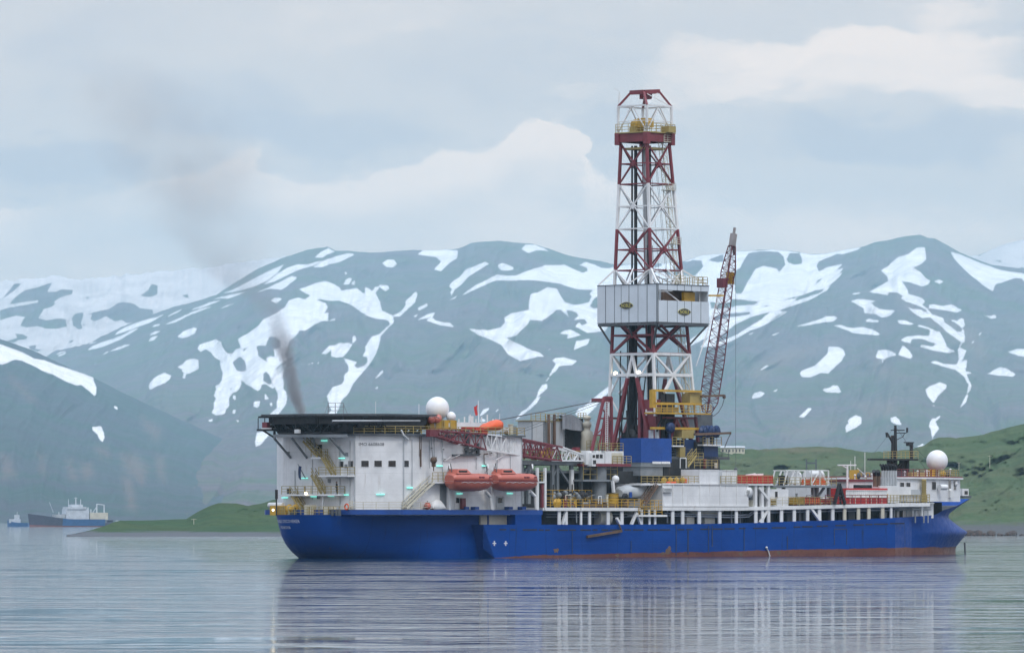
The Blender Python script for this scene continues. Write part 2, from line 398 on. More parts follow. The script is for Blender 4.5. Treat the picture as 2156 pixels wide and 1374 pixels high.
# west slope streaks
snow += T(0, 560, K,
  (1030,820,1200,755,1440,650,1440,620,1300,640,1210,565,1070,630,960,560,870,700,800,850,920,850),
  (1310,780,1440,735,1560,690,1700,640,1850,555,1780,580,1680,600,1560,640,1420,695,1340,740),
  (1000,950,1150,920,1320,850,1470,770,1560,710,1480,730,1390,785,1280,830,1160,865,1050,905),
  (1250,965,1350,945,1475,890,1430,892,1330,925), (1170,1003,1245,965,1210,972), (1870,663,1980,640,2150,555,2150,540,2040,585),
  (1905,570,2000,530,2065,487,1980,525), (1730,690,1815,670,1810,660,1760,668), (1695,785,1760,770,1815,738,1760,740), (1688,852,1750,835,1785,795,1720,808),
  (475,1003,600,955,900,880,700,915,560,955), (640,1003,740,965,690,975), (655,1022,720,1005,755,980,680,1000),
  (2015,800,2080,815,2160,790,2160,710,2080,740), (1480,630,1520,610,1500,612), (1010,885,1090,860,1050,868),
  (2012,1150,2080,1110,2110,1070,2160,1060,2160,1220,2120,1200,2095,1270,2075,1262,2090,1205,2065,1190,2075,1170), (1700,1400,1690,1350,1720,1300,1790,1240,1870,1210,1940,1245,1930,1275,1900,1300,1880,1320,1780,1360))
# north-west shoulder
snow += T(400, 500, K,
  (385,630,480,618,590,590,730,555,870,490,990,400,1060,312,960,350,850,405,700,480,560,555,460,600),
  (845,530,950,500,1090,430,1200,375,1400,315,1500,262,1420,280,1350,308,1220,305,1100,345,1000,410),
  (765,618,900,580,1030,590,1090,555,1190,480,1210,455,1155,437,1050,490,900,560),
  (1420,225,1500,228,1560,190,1640,160,1570,122,1480,170), (1410,335,1500,330,1580,300,1700,275,1790,230,1870,188,1800,180,1700,200,1600,235,1500,270,1450,305),
  (265,697,350,685,430,690,520,660,650,610,540,635,440,655), (15,820,150,790,340,715,230,735), (345,805,420,780,495,750,420,770), (0,870,120,830,240,785,110,815,0,850),
  (0,1110,50,1085,80,1030,40,1022,0,1040),
  (915,715,980,742,1040,700,1020,685,960,682),
  (1240,580,1330,560,1430,515,1540,495,1620,520,1700,570,1715,600,1800,590,1890,575,1950,620,2000,660,2030,655,1990,590,2010,570,2070,610,2100,560,2140,560,2100,640,2150,720,2200,900,2130,912,2030,890,1940,840,1830,760,1700,715,1580,715,1470,690,1440,710,1540,745,1560,790,1520,860,1570,855,1565,945,1500,945,1400,990,1310,1055,1240,1050,1200,1110,1120,1180,1090,1300,950,1290,960,1265,1030,1250,1030,1160,970,1125,895,1120,890,1200,740,1230,720,1290,600,1240,540,1150,640,1100,780,1000,830,930,960,870,1080,790,1120,715,1230,680,1300,705,1370,660,1260,600),
  (1740,535,1770,480,1810,458,1835,470,1810,525), (1830,520,1870,485,1870,530,1845,540), (1750,400,1770,390,1785,405,1765,417), (1580,945,1645,920,1640,935))
# the big central snowfield and its legs
snow += T(400, 690, K,
  (85,235,120,270,180,240,240,275,280,330,340,370,350,440,375,520,360,590,335,640,290,660,300,700,270,770,300,800,270,850,275,900,250,960,300,990,390,975,410,920,445,880,440,800,480,740,545,710,580,640,590,590,640,640,700,670,770,715,800,690,810,640,870,640,940,690,960,660,1000,750,1000,790,985,850,990,910,910,975,905,1020,985,1000,1040,930,1090,860,1100,790,1085,720,1055,690,1065,620,1050,560,1060,500,1090,440,1110,375,1080,320,1075,270,1100,200,1120,150,1200,90,1245,25,1340,10,1380,-20,1000,-60,600,90,545,125,570,200,600,240,530,235,480,300,415,285,370,220,350,160,290,130,230,150,110,190),
  (1495,290,1540,295,1600,250,1605,320,1660,335,1740,325,1790,265,1840,190,1800,170,1700,175,1640,200,1580,205),
  (1840,180,1885,140,1870,90,1850,100), (1745,345,1800,430,1800,490,1750,540,1750,600,1720,640,1620,670,1555,770,1570,830,1590,900,1610,930,1550,1000,1640,1000,1680,930,1720,820,1800,740,1850,630,1960,500,2020,430,2100,310,2130,240,2160,120,2160,70,2080,100,2070,200,2000,250,1960,320,2010,330,2020,380,1980,430,1900,460,1860,430,1890,390,1830,370),
  (730,835,790,830,790,870,765,905,725,890), (850,750,895,805,850,810), (905,850,930,850,930,890,915,885), (490,925,515,930,510,970,488,970),(490,760,515,770,520,820,490,800), (210,1045,255,1030,250,1060,215,1058), (525,1045,560,1050,545,1068),
  (150,1212,200,1212,300,1278,220,1255), (740,1294,760,1190,830,1175,900,1190,880,1230,800,1320,750,1340), (0,350,60,355,95,370,95,460,40,490,0,515,-60,520,-70,440),
  (2105,570,2180,480,2200,500,2140,550), (2100,690,2130,665,2125,690), (1335,415,1355,410,1350,420),(1440,405,1465,385,1455,410),(1375,400,1400,395,1385,405))
holes += T(400, 690, K, (480,390,565,318,630,380,640,480,600,500,530,485), (830,520,860,490,900,530,940,630,890,640,830,600),
  (750,200,860,200,900,95,970,100,1030,150,1030,220,950,245,970,340,920,320,870,345,890,400,830,360,770,315,770,280), (560,600,600,595,590,640), (590,230,660,220,610,270), (450,680,480,690,465,710))
# centre
snow += T(780, 500, K,
  (135,290,190,250,270,255,300,300,260,335,180,330), (725,360,790,290,800,265,740,215,640,205,540,190,600,140,800,130,990,150,980,230,890,290,800,380),
  (895,550,930,500,1010,450,1090,360,1180,330,1300,275,1345,295,1240,360,1110,440,1030,530,950,590,920,660,910,620,930,590), (905,705,980,660,960,690),
  (1450,300,1500,290,1600,325,1630,355,1580,372,1490,370,1455,340), (1035,655,1200,540,1380,450,1440,420,1560,435,1660,430,1760,385,1860,355,1990,320,2200,310,2400,400,2600,430,2800,560,2650,600,2300,540,2140,520,2000,495,1800,480,1560,485,1420,485,1240,560,1120,620),
  (1715,130,1760,80,1870,85,2030,150,1890,140,1790,175), (95,540,190,545,215,575,170,605,120,575), (400,720,520,610,530,650,500,740,440,790,330,895,250,890,265,960,200,1020,100,1130,60,1294,-40,1340,-60,1240,20,1120,90,1110,180,1020,230,980,180,920,250,890,350,840,400,770),
  (-60,560,20,610,70,560,100,575,50,620,110,740,130,830,240,880,260,960,170,930,60,915,-60,880), (540,800,640,750,645,775,550,825), (495,890,530,875,515,895), (545,930,650,870,730,850,700,910,740,940,830,965,900,970,950,1015,800,995,640,940,680,905),
  (1115,1030,1200,1045,1340,1050,1480,1020,1530,960,1520,910,1600,860,1800,820,1800,730,1820,650,1920,620,2000,570,2110,580,2150,640,2250,900,2150,800,2080,830,1940,940,1820,910,1780,980,1650,1110,1530,1140,1600,1180,1700,1220,1850,1300,1900,1350,1700,1400,1560,1320,1480,1210,1350,1150,1240,1110))
snow += T(900, 690, K,
  (830,180,890,110,960,150,1050,190,1140,240,1280,285,1320,325,1200,320,1060,325,960,305,880,250), (1510,60,1560,30,1620,20,1740,80,1590,120,1600,75), (1660,250,1690,150,1840,125,1820,180,1720,225), (1370,255,1400,230,1395,245),
  (1420,370,1450,345,1540,335,1690,375,1640,420,1500,430,1450,490,1390,545,1385,530,1460,410), (1345,600,1375,565,1370,585), (1240,790,1260,720,1300,650,1355,635,1360,680,1290,740), (1005,1040,1060,960,1130,920,1190,850,1240,790,1280,785,1240,850,1180,910,1090,970,1020,1035),
  (595,1000,630,930,700,905,690,930,640,970), (775,945,805,920,790,945), (600,1060,610,1030,655,1040,655,1060),
  (1680,980,1720,910,1770,900,1900,790,2020,690,2100,640,2100,700,1990,790,1900,900,1800,1000,1720,1010), (1700,-20,2050,-20,2020,30,1830,55))
# saddle behind the derrick
snow += T(1130, 500, K,
  (0,360,90,315,270,315,380,350,450,430,580,380,575,340,490,310,560,280,660,310,720,340,800,350,900,340,1000,310,1400,300,1500,290,1640,290,1900,340,2000,420,2200,500,2200,800,1960,900,1900,880,1700,760,700,760,690,800,640,800,600,780,650,680,600,640,640,600,440,580,260,520,0,480),
  (0,620,120,565,220,575,260,640,320,730,440,760,590,740,640,640,700,600,700,1040,580,1080,440,1010,480,960,510,1000,580,970,540,920,430,930,480,880,440,840,300,810,220,820,180,860,60,940,-60,930,-60,640), (550,860,700,800,720,920,640,880))
holes += T(1130, 500, K, (0,510,260,520,430,590,640,590,560,640,580,700,540,750,420,765,320,740,270,660,230,580,120,565,0,630,-40,600), (600,780,650,690,700,660,700,800,640,805), (1330,290,1420,290,1420,320,1330,350), (1440,400,1500,380,1560,400,1600,260,1720,280,1770,250,1880,260,1870,330,1800,440,1680,430,1560,440))
# eastern bowl
snow += T(1420, 490, K,
  (60,340,310,260,540,238,700,212,980,205,1100,190,1340,215,1560,248,1720,240,2000,180,2120,165,2080,190,1900,245,1850,235,1640,320,1610,380,1640,440,1740,390,1900,360,1820,440,1910,405,1860,470,1730,560,1900,450,1870,500,1740,610,1810,610,1640,700,1560,750,1480,780,1150,890,1230,890,1285,890,1180,960,990,1060,850,1110,680,1210,540,1270,440,1290,300,1294,340,1250,400,1170,200,1270,100,1270,300,1130,400,1050,400,860,560,870,740,820,900,820,980,775,840,770,760,750,640,750,560,760,420,700,420,640,120,590,20,520),
  (670,1020,760,970,840,955,720,1030,560,1120,420,1180,520,1110), (1390,1060,1500,1050,1680,1015,1800,1000,1845,965,1810,945,1720,955,1620,990), (1810,1050,1880,1045,2000,1085,2160,1070,2160,1150,2010,1130,1980,1100,1900,1080), (1105,1160,1190,1130,1140,1158), (2020,690,2110,678,2060,700), (2010,780,2080,755,2160,755,2160,850,2080,810),
  (840,1150,900,1130,860,1152))
holes += T(1420, 490, K, (780,320,840,230,1000,205,1180,215,1240,270,1260,360,1185,455,1160,410,1010,375,920,410,870,500,830,560,790,640,760,695,700,690,680,640,690,600,640,560,650,460,740,400), (1270,300,1310,225,1420,230,1450,290,1450,350,1370,365,1290,340),
  (100,330,300,310,330,380,250,470,180,490,60,440), (370,310,440,280,560,240,560,330,480,335), (1230,750,1300,740,1440,710,1600,650,1710,635,1640,690,1480,740,1340,785,1400,735,1260,765), (980,835,1050,815,1100,820,1050,835), (1590,590,1620,540,1680,510,1640,560), (560,920,700,905,850,895,870,920,740,950,600,960,480,1000,420,960), (700,1030,880,950,1100,890,960,1000,700,1160,560,1220,440,1260,520,1170), (400,780,560,800,720,760,960,775,900,815,680,830,560,860,420,860), (1750,620,1900,500,1960,500,1830,610,1700,690))
# east peak
snow += T(1756, 480, K,
  (530,480,620,430,710,340,860,290,940,220,1030,220,1045,350,990,400,890,450,980,500,1040,570,1090,600,1070,635,1000,660,880,620,760,595,830,700,840,750,990,790,1030,830,1000,870,1060,920,1110,980,1240,1020,1250,1070,1340,1130,1480,1250,1450,1294,1300,1190,1190,1090,1090,1010,1000,1020,900,960,850,910,820,890,900,920,980,925,1080,980,1040,920,960,880,820,830,760,795,790,770,720,730,620,725,610,760,520,745,400,725,520,660,620,600,600,540),
  (200,825,260,810,470,825,410,850,510,920,690,935,640,990,540,1015,470,970,345,960,340,910,260,865), (1080,870,1140,865,1240,885,1330,865,1445,930,1390,955,1280,935,1080,905), (355,1045,400,1032,505,1050,500,1068,370,1060), (715,1045,800,1045,900,1090,850,1098,740,1080), (0,1105,60,1100,200,1135,320,1125,430,1150,520,1200,500,1215,220,1190,160,1160), (0,1005,30,1015,0,1050,-60,1050,-100,1000),
  (1700,990,1770,1000,1830,985,1840,1015,1790,1025), (1330,1045,1400,1055,1440,1025,1465,1030,1485,1100,1455,1135,1400,1085), (1330,270,1450,310,1640,390,1900,480,2160,520,2200,640,2130,570,2050,565,1920,610,1830,635,1800,715,1700,650,1560,540,1440,430,1360,340), (210,745,300,730,240,755), (1140,605,1190,585,1240,605,1200,630), (1640,1210,1670,1185,1655,1215), (755,1265,830,1230,950,1220,1080,1225,1100,1180,1080,1150,950,1110,960,1095,1100,1140,1210,1195,1260,1294,1100,1294,1000,1255,880,1255,870,1294,800,1290), (1570,1294,1590,1270,1580,1294), (1450,1150,1475,1155,1480,1294,1455,1294))
snow += T(1756, 700, K,
  (755,78,830,45,940,38,1080,45,1090,-10,1200,-10,1220,60,1280,135,1260,150,1365,210,1310,230,1170,210,980,160,990,140,1120,155,1165,130,1080,80,960,60,880,75,865,120), (475,280,500,200,590,195,660,215,710,255,620,275,565,300,550,340,545,300), (730,250,780,145,850,200,895,270,860,290,780,270),
  (1405,190,1470,60,1450,60,1310,-10,1470,-10,1485,60,1425,170,1500,205,1470,280,1440,330,1510,310,1490,440,1560,455,1500,470,1540,560,1560,600,1540,660,1510,690,1530,590,1470,490,1380,420,1250,385,1100,335,1150,320,1250,355,1390,365,1420,300), (1505,700,1520,710,1500,780,1425,862,1450,810), (1045,640,1090,605,1200,565,1275,590,1270,630,1180,710,1130,795,1080,740,1050,690),
  (1745,465,1830,420,1890,392,1960,410,2055,470,2030,495,1890,485), (1970,220,2080,185,2250,190,2250,290,2080,255), (1150,975,1200,940,1200,960,1150,1010,1190,1090,1140,1150,1115,1210,1100,1100,1080,1060,1090,1010,1120,970), (130,1060,165,1030,160,990,250,935,305,960,310,1030,240,1080,140,1125),
  (640,970,700,950,740,990,765,1048,680,1030,650,1010), (-60,160,60,165,110,200,125,250,60,330,0,380,-80,300), (-20,600,40,605,80,670,-30,680), (1560,120,1590,85,1580,115), (940,1294,1000,1260,1030,1270,960,1300), (1120,830,1130,815,1140,832))
snow += T(1420, 710, K,
  (1425,410,1440,380,1520,350,1600,320,1700,220,1780,150,1870,110,1930,180,1900,260,1790,360,1750,405,1660,400,1540,450,1450,445), (880,680,910,630,980,615,1025,635,980,670,890,690), (975,365,1050,315,1072,325,990,367), (1125,610,1170,590,1150,610), (1680,590,1760,570,1830,550,1865,580,1890,625,1720,620), (1415,900,1490,830,1520,800,1560,805,1470,905))
scree = T(0, 720, K, (1000,1300,1400,1240,1500,1330,1450,1400), (100,430,300,580,480,760,350,700,200,560), (1350,850,1700,920,1800,1080,1600,980))
scree += [[(1560, 780), (1640, 740), (1760, 720), (1700, 745), (1600, 800)], [(1800, 850), (1880, 840), (1900, 870), (1830, 880)], [(1640, 900), (1780, 880), (1740, 920), (1660, 925)], [(1000, 730), (1080, 770), (1150, 760), (1080, 790)], [(1880, 620), (2060, 700), (2080, 760), (1980, 700)],[(1840, 740), (1900, 790), (1850, 800)]]
M_main = slope_mat('mountain_slope', (0.066, 0.086, 0.036), (0.110, 0.078, 0.082), (0.046, 0.042, 0.036))
foot = [(-1100, 1104.5), (3200, 1104.5)]
terrain('mountain', main_ridge, foot, 8000., 26000., M_main, snow=snow, holes=holes, scree=scree, seed=3, relief=1000., rel_sx=130., rel_sy=220., rows=230)
M_far = slope_mat('far_slope', (0.066, 0.086, 0.036), (0.110, 0.078, 0.082), (0.046, 0.042, 0.036), snowc=((0.62, 0.555, 0.53), (0.70, 0.63, 0.60)))  # mist on the far crests is in the colour: snow toned like cloud
# ---- far range on the left, under the cloud ----
far_dark = T(0, 560, K,
  (0,390,60,330,160,200,260,190,150,290,60,350), (150,370,280,270,420,240,600,180,540,290,640,290,700,260,830,270,820,320,700,350,620,400,630,430,600,460,500,490,440,590,520,610,680,590,745,600,765,690,640,710,520,710,420,680,300,700,230,680,250,620,280,580,180,560,0,620,0,500,120,465,430,410,430,390,280,410,100,440),
  (810,600,850,540,945,520,950,570,920,640,940,710,900,720,830,680), (930,670,960,635,970,680), (970,550,1060,520,1230,485,1340,415,1400,405,1530,430,1590,475,1730,490,1745,530,1700,580,1540,640,1430,650,1380,610,1300,630,1200,570,1070,630,1020,600,1040,560), (1580,340,1680,270,1720,200,1790,220,1790,320,1700,355), (2060,330,2130,320,2150,370,2090,350), (960,350,1000,345,1025,370,985,375),
  (160,760,250,770,320,800,300,830,210,840,160,870,60,850,200,810), (320,905,420,890,400,940,500,940,430,975,330,940), (-10,700,10,700,5,720), (780,850,850,825,820,870,770,870), (600,835,630,838,610,848))
far_light = T(0, 560, K, (380,350,440,320,460,330,410,358), (1480,500,1545,485,1540,500,1490,515), (1480,630,1520,610,1500,630))
terrain('mountain', [(-1000, 600), (-700, 560), (-400, 590), (-80, 588), (0, 592), (60, 586), (110, 580), (160, 588), (220, 584), (300, 574), (380, 568), (450, 560), (520, 548), (600, 540)], [(-1100, 800), (-300, 790), (120, 790), (600, 700)], 25000., 27300., M_far, snow=[[(-1200, 400), (900, 400), (900, 900), (-1200, 900)]],
        holes=far_dark, snow_start=9.0, seed=11, relief=180., rows=90, jag=5.0)
# ---- near slope on the far left ----
near_snow = T(0, 720, K, (-60,10,0,20,120,70,260,120,380,185,500,205,640,260,830,320,950,360,1060,405,1060,440,1090,510,1090,590,1070,608,1010,550,920,480,860,490,740,440,600,365,480,325,420,285,260,210,180,195,120,215,40,248,-60,240),
              (1055,960,1145,958,1170,1010,1185,1080,1165,1130,1130,1100,1110,1050,1050,990), (1295,725,1330,735,1330,765,1300,745))
near_scree = [[(255, 958), (285, 955), (312, 985), (300, 1020), (262, 985)], [(80, 955), (90, 960), (95, 1000), (84, 990)], [(0, 955), (18, 960), (30, 1000), (8, 1005)], [(140, 970), (150, 970), (160, 1010), (150, 1005)], [(170, 985), (190, 975), (196, 1000), (180, 1010)], [(205, 940), (225, 945), (228, 965), (210, 955)],
              [(260, 1005), (275, 1005), (285, 1075), (272, 1070)], [(20, 790), (40, 805), (75, 845), (60, 840), (30, 810)], [(330, 960), (342, 965), (345, 1010), (332, 1000)], [(300, 880), (340, 905), (330, 925), (305, 900)]]
M_near = slope_mat('near_slope', (0.032, 0.060, 0.040), (0.056, 0.056, 0.064), (0.032, 0.036, 0.034), scl=1.5, gully=0.4)
terrain('mountain', [(-1000, 640), (-700, 590), (-400, 560), (-200, 650), (-60, 700), (0, 713), (11, 717), (30, 723), (56, 733), (80, 742), (104, 754), (154, 778), (196, 794), (250, 822), (330, 860), (430, 905), (520, 948), (600, 990), (680, 1040), (760, 1085)], foot, 7800., 16200., M_near, snow=near_snow, scree=near_scree, seed=21, relief=420., rows=150, rel_sx=70., rel_sy=150.)
# ---- far peak on the right ----
terrain('mountain', [(1940, 590), (2000, 560), (2031, 540), (2062, 536), (2090, 524), (2120, 512), (2156, 503), (2240, 492), (2500, 520), (2900, 480), (3100, 520)], [(1900, 640), (3200, 660)], 27300., 29200., M_far, snow=T(1756, 480, K, (1490,300,1650,320,1790,365,1890,395,2110,440,2100,460,1900,440,1700,390), (1660,315,1900,180,2100,120,2400,90,2400,460,2160,450,1920,395,1890,360,1780,360)), seed=31, relief=100., rows=40)

# ---- green hill behind the bow, with its stony shore ----
M_hill = slope_mat('grass_hill', (0.050, 0.086, 0.034), (0.068, 0.082, 0.038), (0.036, 0.064, 0.030), scl=5.0, gully=0.14, blotch=0.32, shore=(4.5, (0.085, 0.088, 0.09)), snow=False)
terrain('hill', [(930, 1122), (985, 985), (1040, 932), (1070, 910), (1095, 896), (1120, 894), (1140, 900), (1250, 915), (1400, 930), (1500, 940), (1560, 944), (1600, 946), (1660, 942), (1720, 939), (1760, 941), (1800, 948), (1840, 951), (1880, 950), (1920, 945), (1945, 937), (1960, 926), (1985, 919), (2010, 921), (2060, 917), (2085, 910), (2100, 905), (2156, 892), (2260, 872), (2500, 850), (2700, 880), (2900, 860), (3200, 900)],
        [(900, 1126), (3300, 1127)], 2010., [(900, 3300), (1500, 2900), (3300, 2800)], M_hill, seed=41, relief=90., rel_sx=110., rel_sy=60., rows=110, scree=[[(1080, 910), (1130, 905), (1140, 940), (1090, 945)], [(1600, 940), (1700, 944), (1760, 946), (1680, 950)]], jag=1.6)
# ---- green headland on the left, with its shingle beach ----
M_head = slope_mat('grass_headland', (0.026, 0.064, 0.024), (0.040, 0.066, 0.022), (0.017, 0.044, 0.020), scl=6.0, gully=0.15, blotch=0.3, shore=(1.6, (0.10, 0.105, 0.115)), snow=False)
terrain('headland_terrain', [(140, 1125.5), (160, 1122), (192, 1115), (220, 1106), (239, 1099), (253, 1095), (306, 1095), (353, 1093), (392, 1092), (412, 1079), (440, 1065), (459, 1058.5), (498, 1059), (523, 1064), (551, 1059), (573, 1052), (593, 1048), (640, 1044), (760, 1050), (900, 1060), (1000, 1090)],
        [(130, 1127), (600, 1129), (1100, 1129)], 1900., [(140, 1960), (250, 2150), (400, 2300), (1000, 2500)], M_head, seed=51, relief=40., rel_sx=70., rel_sy=30., rows=60, jag=0.6)

# ================================================================== water
m, t, b = new_mat('sea_water')
tc = t.new('ShaderNodeTexCoord'); ob = tc.outputs['Object']
b.inputs['Base Color'].default_value = (0.012, 0.034, 0.064, 1); b.inputs['Roughness'].default_value = 0.03; b.inputs['IOR'].default_value = 1.333
patch = t.m('ADD', t.m('MULTIPLY', t.noise(t.scale(ob, (0.014, 0.030, 1.0)), 1.0, 5.0, 0.62, 0.8), .6), t.m('MULTIPLY', t.noise(t.scale(ob, (0.05, 0.085, 1.0)), 1.0, 3.0, 0.6, 1.0), .4))
h1 = t.noise(t.scale(ob, (1.0, 1.0, 1.0)), 0.46, 4.0, 0.6, 0.6)
h2 = t.noise(t.scale(ob, (0.65, 1.0, 1.0)), 0.11, 2.0, 0.5, 0.5)
h3 = t.noise(t.scale(ob, (1.0, 1.0, 1.0)), 1.5, 2.0, 0.5)
amp = t.mr(patch, 0.43, 0.60, 0.12, 2.3)
hh = t.m('ADD', t.m('ADD', t.m('MULTIPLY', h1, 0.078), t.m('MULTIPLY', h2, 0.15)), t.m('MULTIPLY', h3, 0.009))
hh = t.m('MULTIPLY', hh, amp)
bmp = t.new('ShaderNodeBump'); bmp.inputs['Strength'].default_value = 1.0; bmp.inputs['Distance'].default_value = 1.0
t.l.new(hh, bmp.inputs['Height']); t.l.new(bmp.outputs[0], b.inputs['Normal'])
MB().add([(-6500, -60, 0), (6500, -60, 0), (6500, 29600, 0), (-6500, 29600, 0)], [(0, 1, 2, 3)]).build('water', m)['kind'] = 'structure'

# ================================================================== haze
m = bpy.data.materials.new('haze_air'); m.use_nodes = True; t = NT(m.node_tree); t.n.clear()
pv = t.new('ShaderNodeVolumePrincipled'); pv.inputs['Color'].default_value = (0.56, 0.85, 1.0, 1); pv.inputs['Density'].default_value = 3.35e-5; pv.inputs['Anisotropy'].default_value = 0.1
o_ = t.new('ShaderNodeOutputMaterial'); t.l.new(pv.outputs[0], o_.inputs['Volume'])
MB().box(-6600, 6600, -80, 30200, -6.5, 1400).build('haze', m)['kind'] = 'stuff'
# ================================================================== drillship: frame of reference
AL = R(48); CA, SA = math.cos(AL), math.sin(AL); OX, OY = 20.5, 900.0     # heading, midship origin under the derrick
# ship coordinates: s forward, y to port (starboard side is y < 0), z up from the water
def wp(s, y, z): return (OX + s * CA - y * SA, OY + s * SA + y * CA, z)
def sy(px, py, y):
    """station and height of a bearing on the fore-and-aft plane at offset y"""
    u = (px - CX) / F; s = (u * (OY + y * CA) - OX + y * SA) / (CA - u * SA)
    Y = OY + s * SA + y * CA
    return s, H + (HY - py) / F * Y
def ys(px, py, s):
    """offset and height of a bearing on the athwartship plane at station s"""
    u = (px - CX) / F; y = (u * (OY + s * SA) - OX - s * CA) / (-SA - u * CA)
    Y = OY + s * SA + y * CA
    return y, H + (HY - py) / F * Y
def S_(px, y): return sy(px, 1000, y)[0]
def Zs(px, py, y): return sy(px, py, y)[1]
def pbox(mb, px0, px1, py0, py1, y, depth):
    """box with its starboard face at offset y, read between two bearings, going depth inboard"""
    s0, s1 = S_(px0, y), S_(px1, y); pm = (px0 + px1) / 2
    mb.box(s0, s1, y, y + depth, Zs(pm, py1, y), Zs(pm, py0, y)); return mb
def prail(mb, px0, px1, py, y, h=1.1, step=1.6, **k):
    a = sy(px0, py, y); b = sy(px1, py, y)
    mb.rail([(a[0], y, a[1]), (b[0], y, b[1])], h, step, **k); return mb
def pp(px, py, y):
    s, z = sy(px, py, y); return Vector((s, y, z))
def pq(px, py, s):
    y, z = ys(px, py, s); return Vector((s, y, z))

M_white = paint('white_paint', (0.70, 0.71, 0.72), 0.45, stain=(0.24, 0.17, 0.11), amount=0.55, dirt=0.14, seams=(3.1, 2.9), seam_col=0.72)
M_wplain = paint('white_steel', (0.70, 0.71, 0.71), 0.5, amount=0.45, dirt=0.15)
M_cream = paint('cream_paint', (0.55, 0.52, 0.42), 0.5, amount=0.5)
M_grey = paint('grey_paint', (0.20, 0.22, 0.235), 0.5, amount=0.35, dirt=0.2)
M_pgrey = paint('pale_grey_paint', (0.42, 0.445, 0.46), 0.5, amount=0.3)
M_dgrey = paint('dark_grey_paint', (0.085, 0.095, 0.105), 0.55, amount=0.3, dirt=0.3)
M_black = paint('sooty_black', (0.016, 0.017, 0.020), 0.6, amount=0.2, dirt=0.3)
M_int = paint('dark_gear_shade_paint', (0.022, 0.023, 0.025), 0.7, amount=0.5, dirt=0.5)  # near-black that puts interior shade into the colour; also used for dark gear
M_yel = paint('yellow_paint', (0.52, 0.31, 0.03), 0.5, amount=0.5, dirt=0.3)
M_rail = paint('dirty_yellow_rail', (0.36, 0.28, 0.10), 0.55, amount=0.4, dirt=0.2)
M_red = paint('oxide_red', (0.185, 0.030, 0.042), 0.5, amount=0.25, stain=(.1, .05, .04), dirt=0.25)
M_brt = paint('bright_red', (0.50, 0.028, 0.025), 0.45, amount=0.2, dirt=0.2)
M_orange = paint('orange_cover', (0.72, 0.105, 0.025), 0.6, amount=0.05, dirt=0.25)
M_life = paint('faded_orange', (0.50, 0.135, 0.095), 0.42, amount=0.12, dirt=0.12)
M_blu2 = paint('blue_paint', (0.003, 0.055, 0.27), 0.5, amount=0.12, stain=(.02, .03, .05), dirt=0.2)
M_navy = paint('navy_paint', (0.008, 0.030, 0.105), 0.5, amount=0.2, dirt=0.3)
M_wind = paint('windwall_sheet', (0.56, 0.62, 0.67), 0.45, amount=0.15, stain=(.2, .17, .13), dirt=0.07)
M_seam = paint('seam_dark', (0.06, 0.07, 0.08), 0.6, streak=False)
M_tarp = paint('grey_tarpaulin', (0.24, 0.255, 0.28), 0.8, amount=0.1, dirt=0.25)
M_rust = paint('rusty_steel', (0.14, 0.085, 0.055), 0.7, amount=0.5, dirt=0.4)
M_letw = paint('white_lettering', (0.72, 0.74, 0.78), 0.5, streak=False)
M_letd = paint('dark_lettering', (0.04, 0.04, 0.05), 0.5, streak=False)
M_gold = paint('emblem_yellow', (0.62, 0.56, 0.10), 0.5, streak=False)
M_tube = lamp_mat('lamp_green_white', (0.25, 0.95, 0.80), 0.85)
M_warm = lamp_mat('lamp_warm', (1.0, 0.86, 0.6), 6.0)
m, t, b = new_mat('window_glass'); b.inputs['Base Color'].default_value = (0.012, 0.014, 0.018, 1); b.inputs['Roughness'].default_value = 0.08; M_glass = m

# hull paint: blue topsides, rusty red boot-top that rises forward, scuffs and runs
m, t, b = new_mat('hull_paint'); M_hull = m
ob = t.new('ShaderNodeTexCoord').outputs['Object']; x, y_, z = t.xyz(ob)
big = t.noise(t.scale(ob, (0.10, 0.10, 0.25)), 1.0, 4.0, 0.6); fine = t.noise(ob, 1.3, 4.0, 0.65); run = t.noise(t.scale(ob, (0.9, 0.9, 0.10)), 1.0, 4.0, 0.65)
c = t.mix(t.mr(big, 0.3, 0.7), (0.0012, 0.038, 0.205), (0.0018, 0.052, 0.270))
plate = t.m('ABSOLUTE', t.m('SUBTRACT', t.m('FRACT', t.m('DIVIDE', x, 7.6)), 0.5))
c = t.mix(t.m('MULTIPLY', t.mr(plate, 0.490, 0.499), 0.45), c, (0.002, 0.02, 0.09))
weld = t.m('ABSOLUTE', t.m('SUBTRACT', t.m('FRACT', t.m('DIVIDE', z, 1.95)), 0.5)); c = t.mix(t.m('MULTIPLY', t.mr(weld, 0.478, 0.497), 0.35), c, (0.006, 0.075, 0.30))
c = t.mix(t.m('MULTIPLY', t.m('MULTIPLY', t.mr(run, 0.60, 0.74), t.mr(big, 0.42, 0.6)), 0.7), c, (0.012, 0.022, 0.045))
boot = t.m('ADD', t.m('ADD', t.mr(x, -56.0, -42.0, -0.35, 0.40, False), t.mr(x, -42.0, 40.0, -0.08, 0.72, False)), t.m('ADD', t.m('MULTIPLY', t.m('SUBTRACT', fine, 0.5), 0.30), t.m('MULTIPLY', t.m('SUBTRACT', t.noise(t.scale(ob, (.16, .16, 0)), 1.0, 3.0, .6), 0.5), 0.55)))
inb = t.mr(t.m('SUBTRACT', boot, z), -0.05, 0.05)
rust = t.mix(t.mr(big, 0.35, 0.65), (0.120, 0.046, 0.040), (0.170, 0.075, 0.058)); rust = t.mix(t.mr(fine, 0.5, 0.75), rust, (0.08, 0.045, 0.04))
c = t.mix(inb, c, rust)
scuff = t.m('MULTIPLY', t.mr(fine, 0.66, 0.74), t.mr(t.m('ABSOLUTE', t.m('SUBTRACT', z, 1.5)), 1.2, 0.2)); c = t.mix(t.m('MULTIPLY', scuff, 0.5), c, (0.13, 0.07, 0.04))
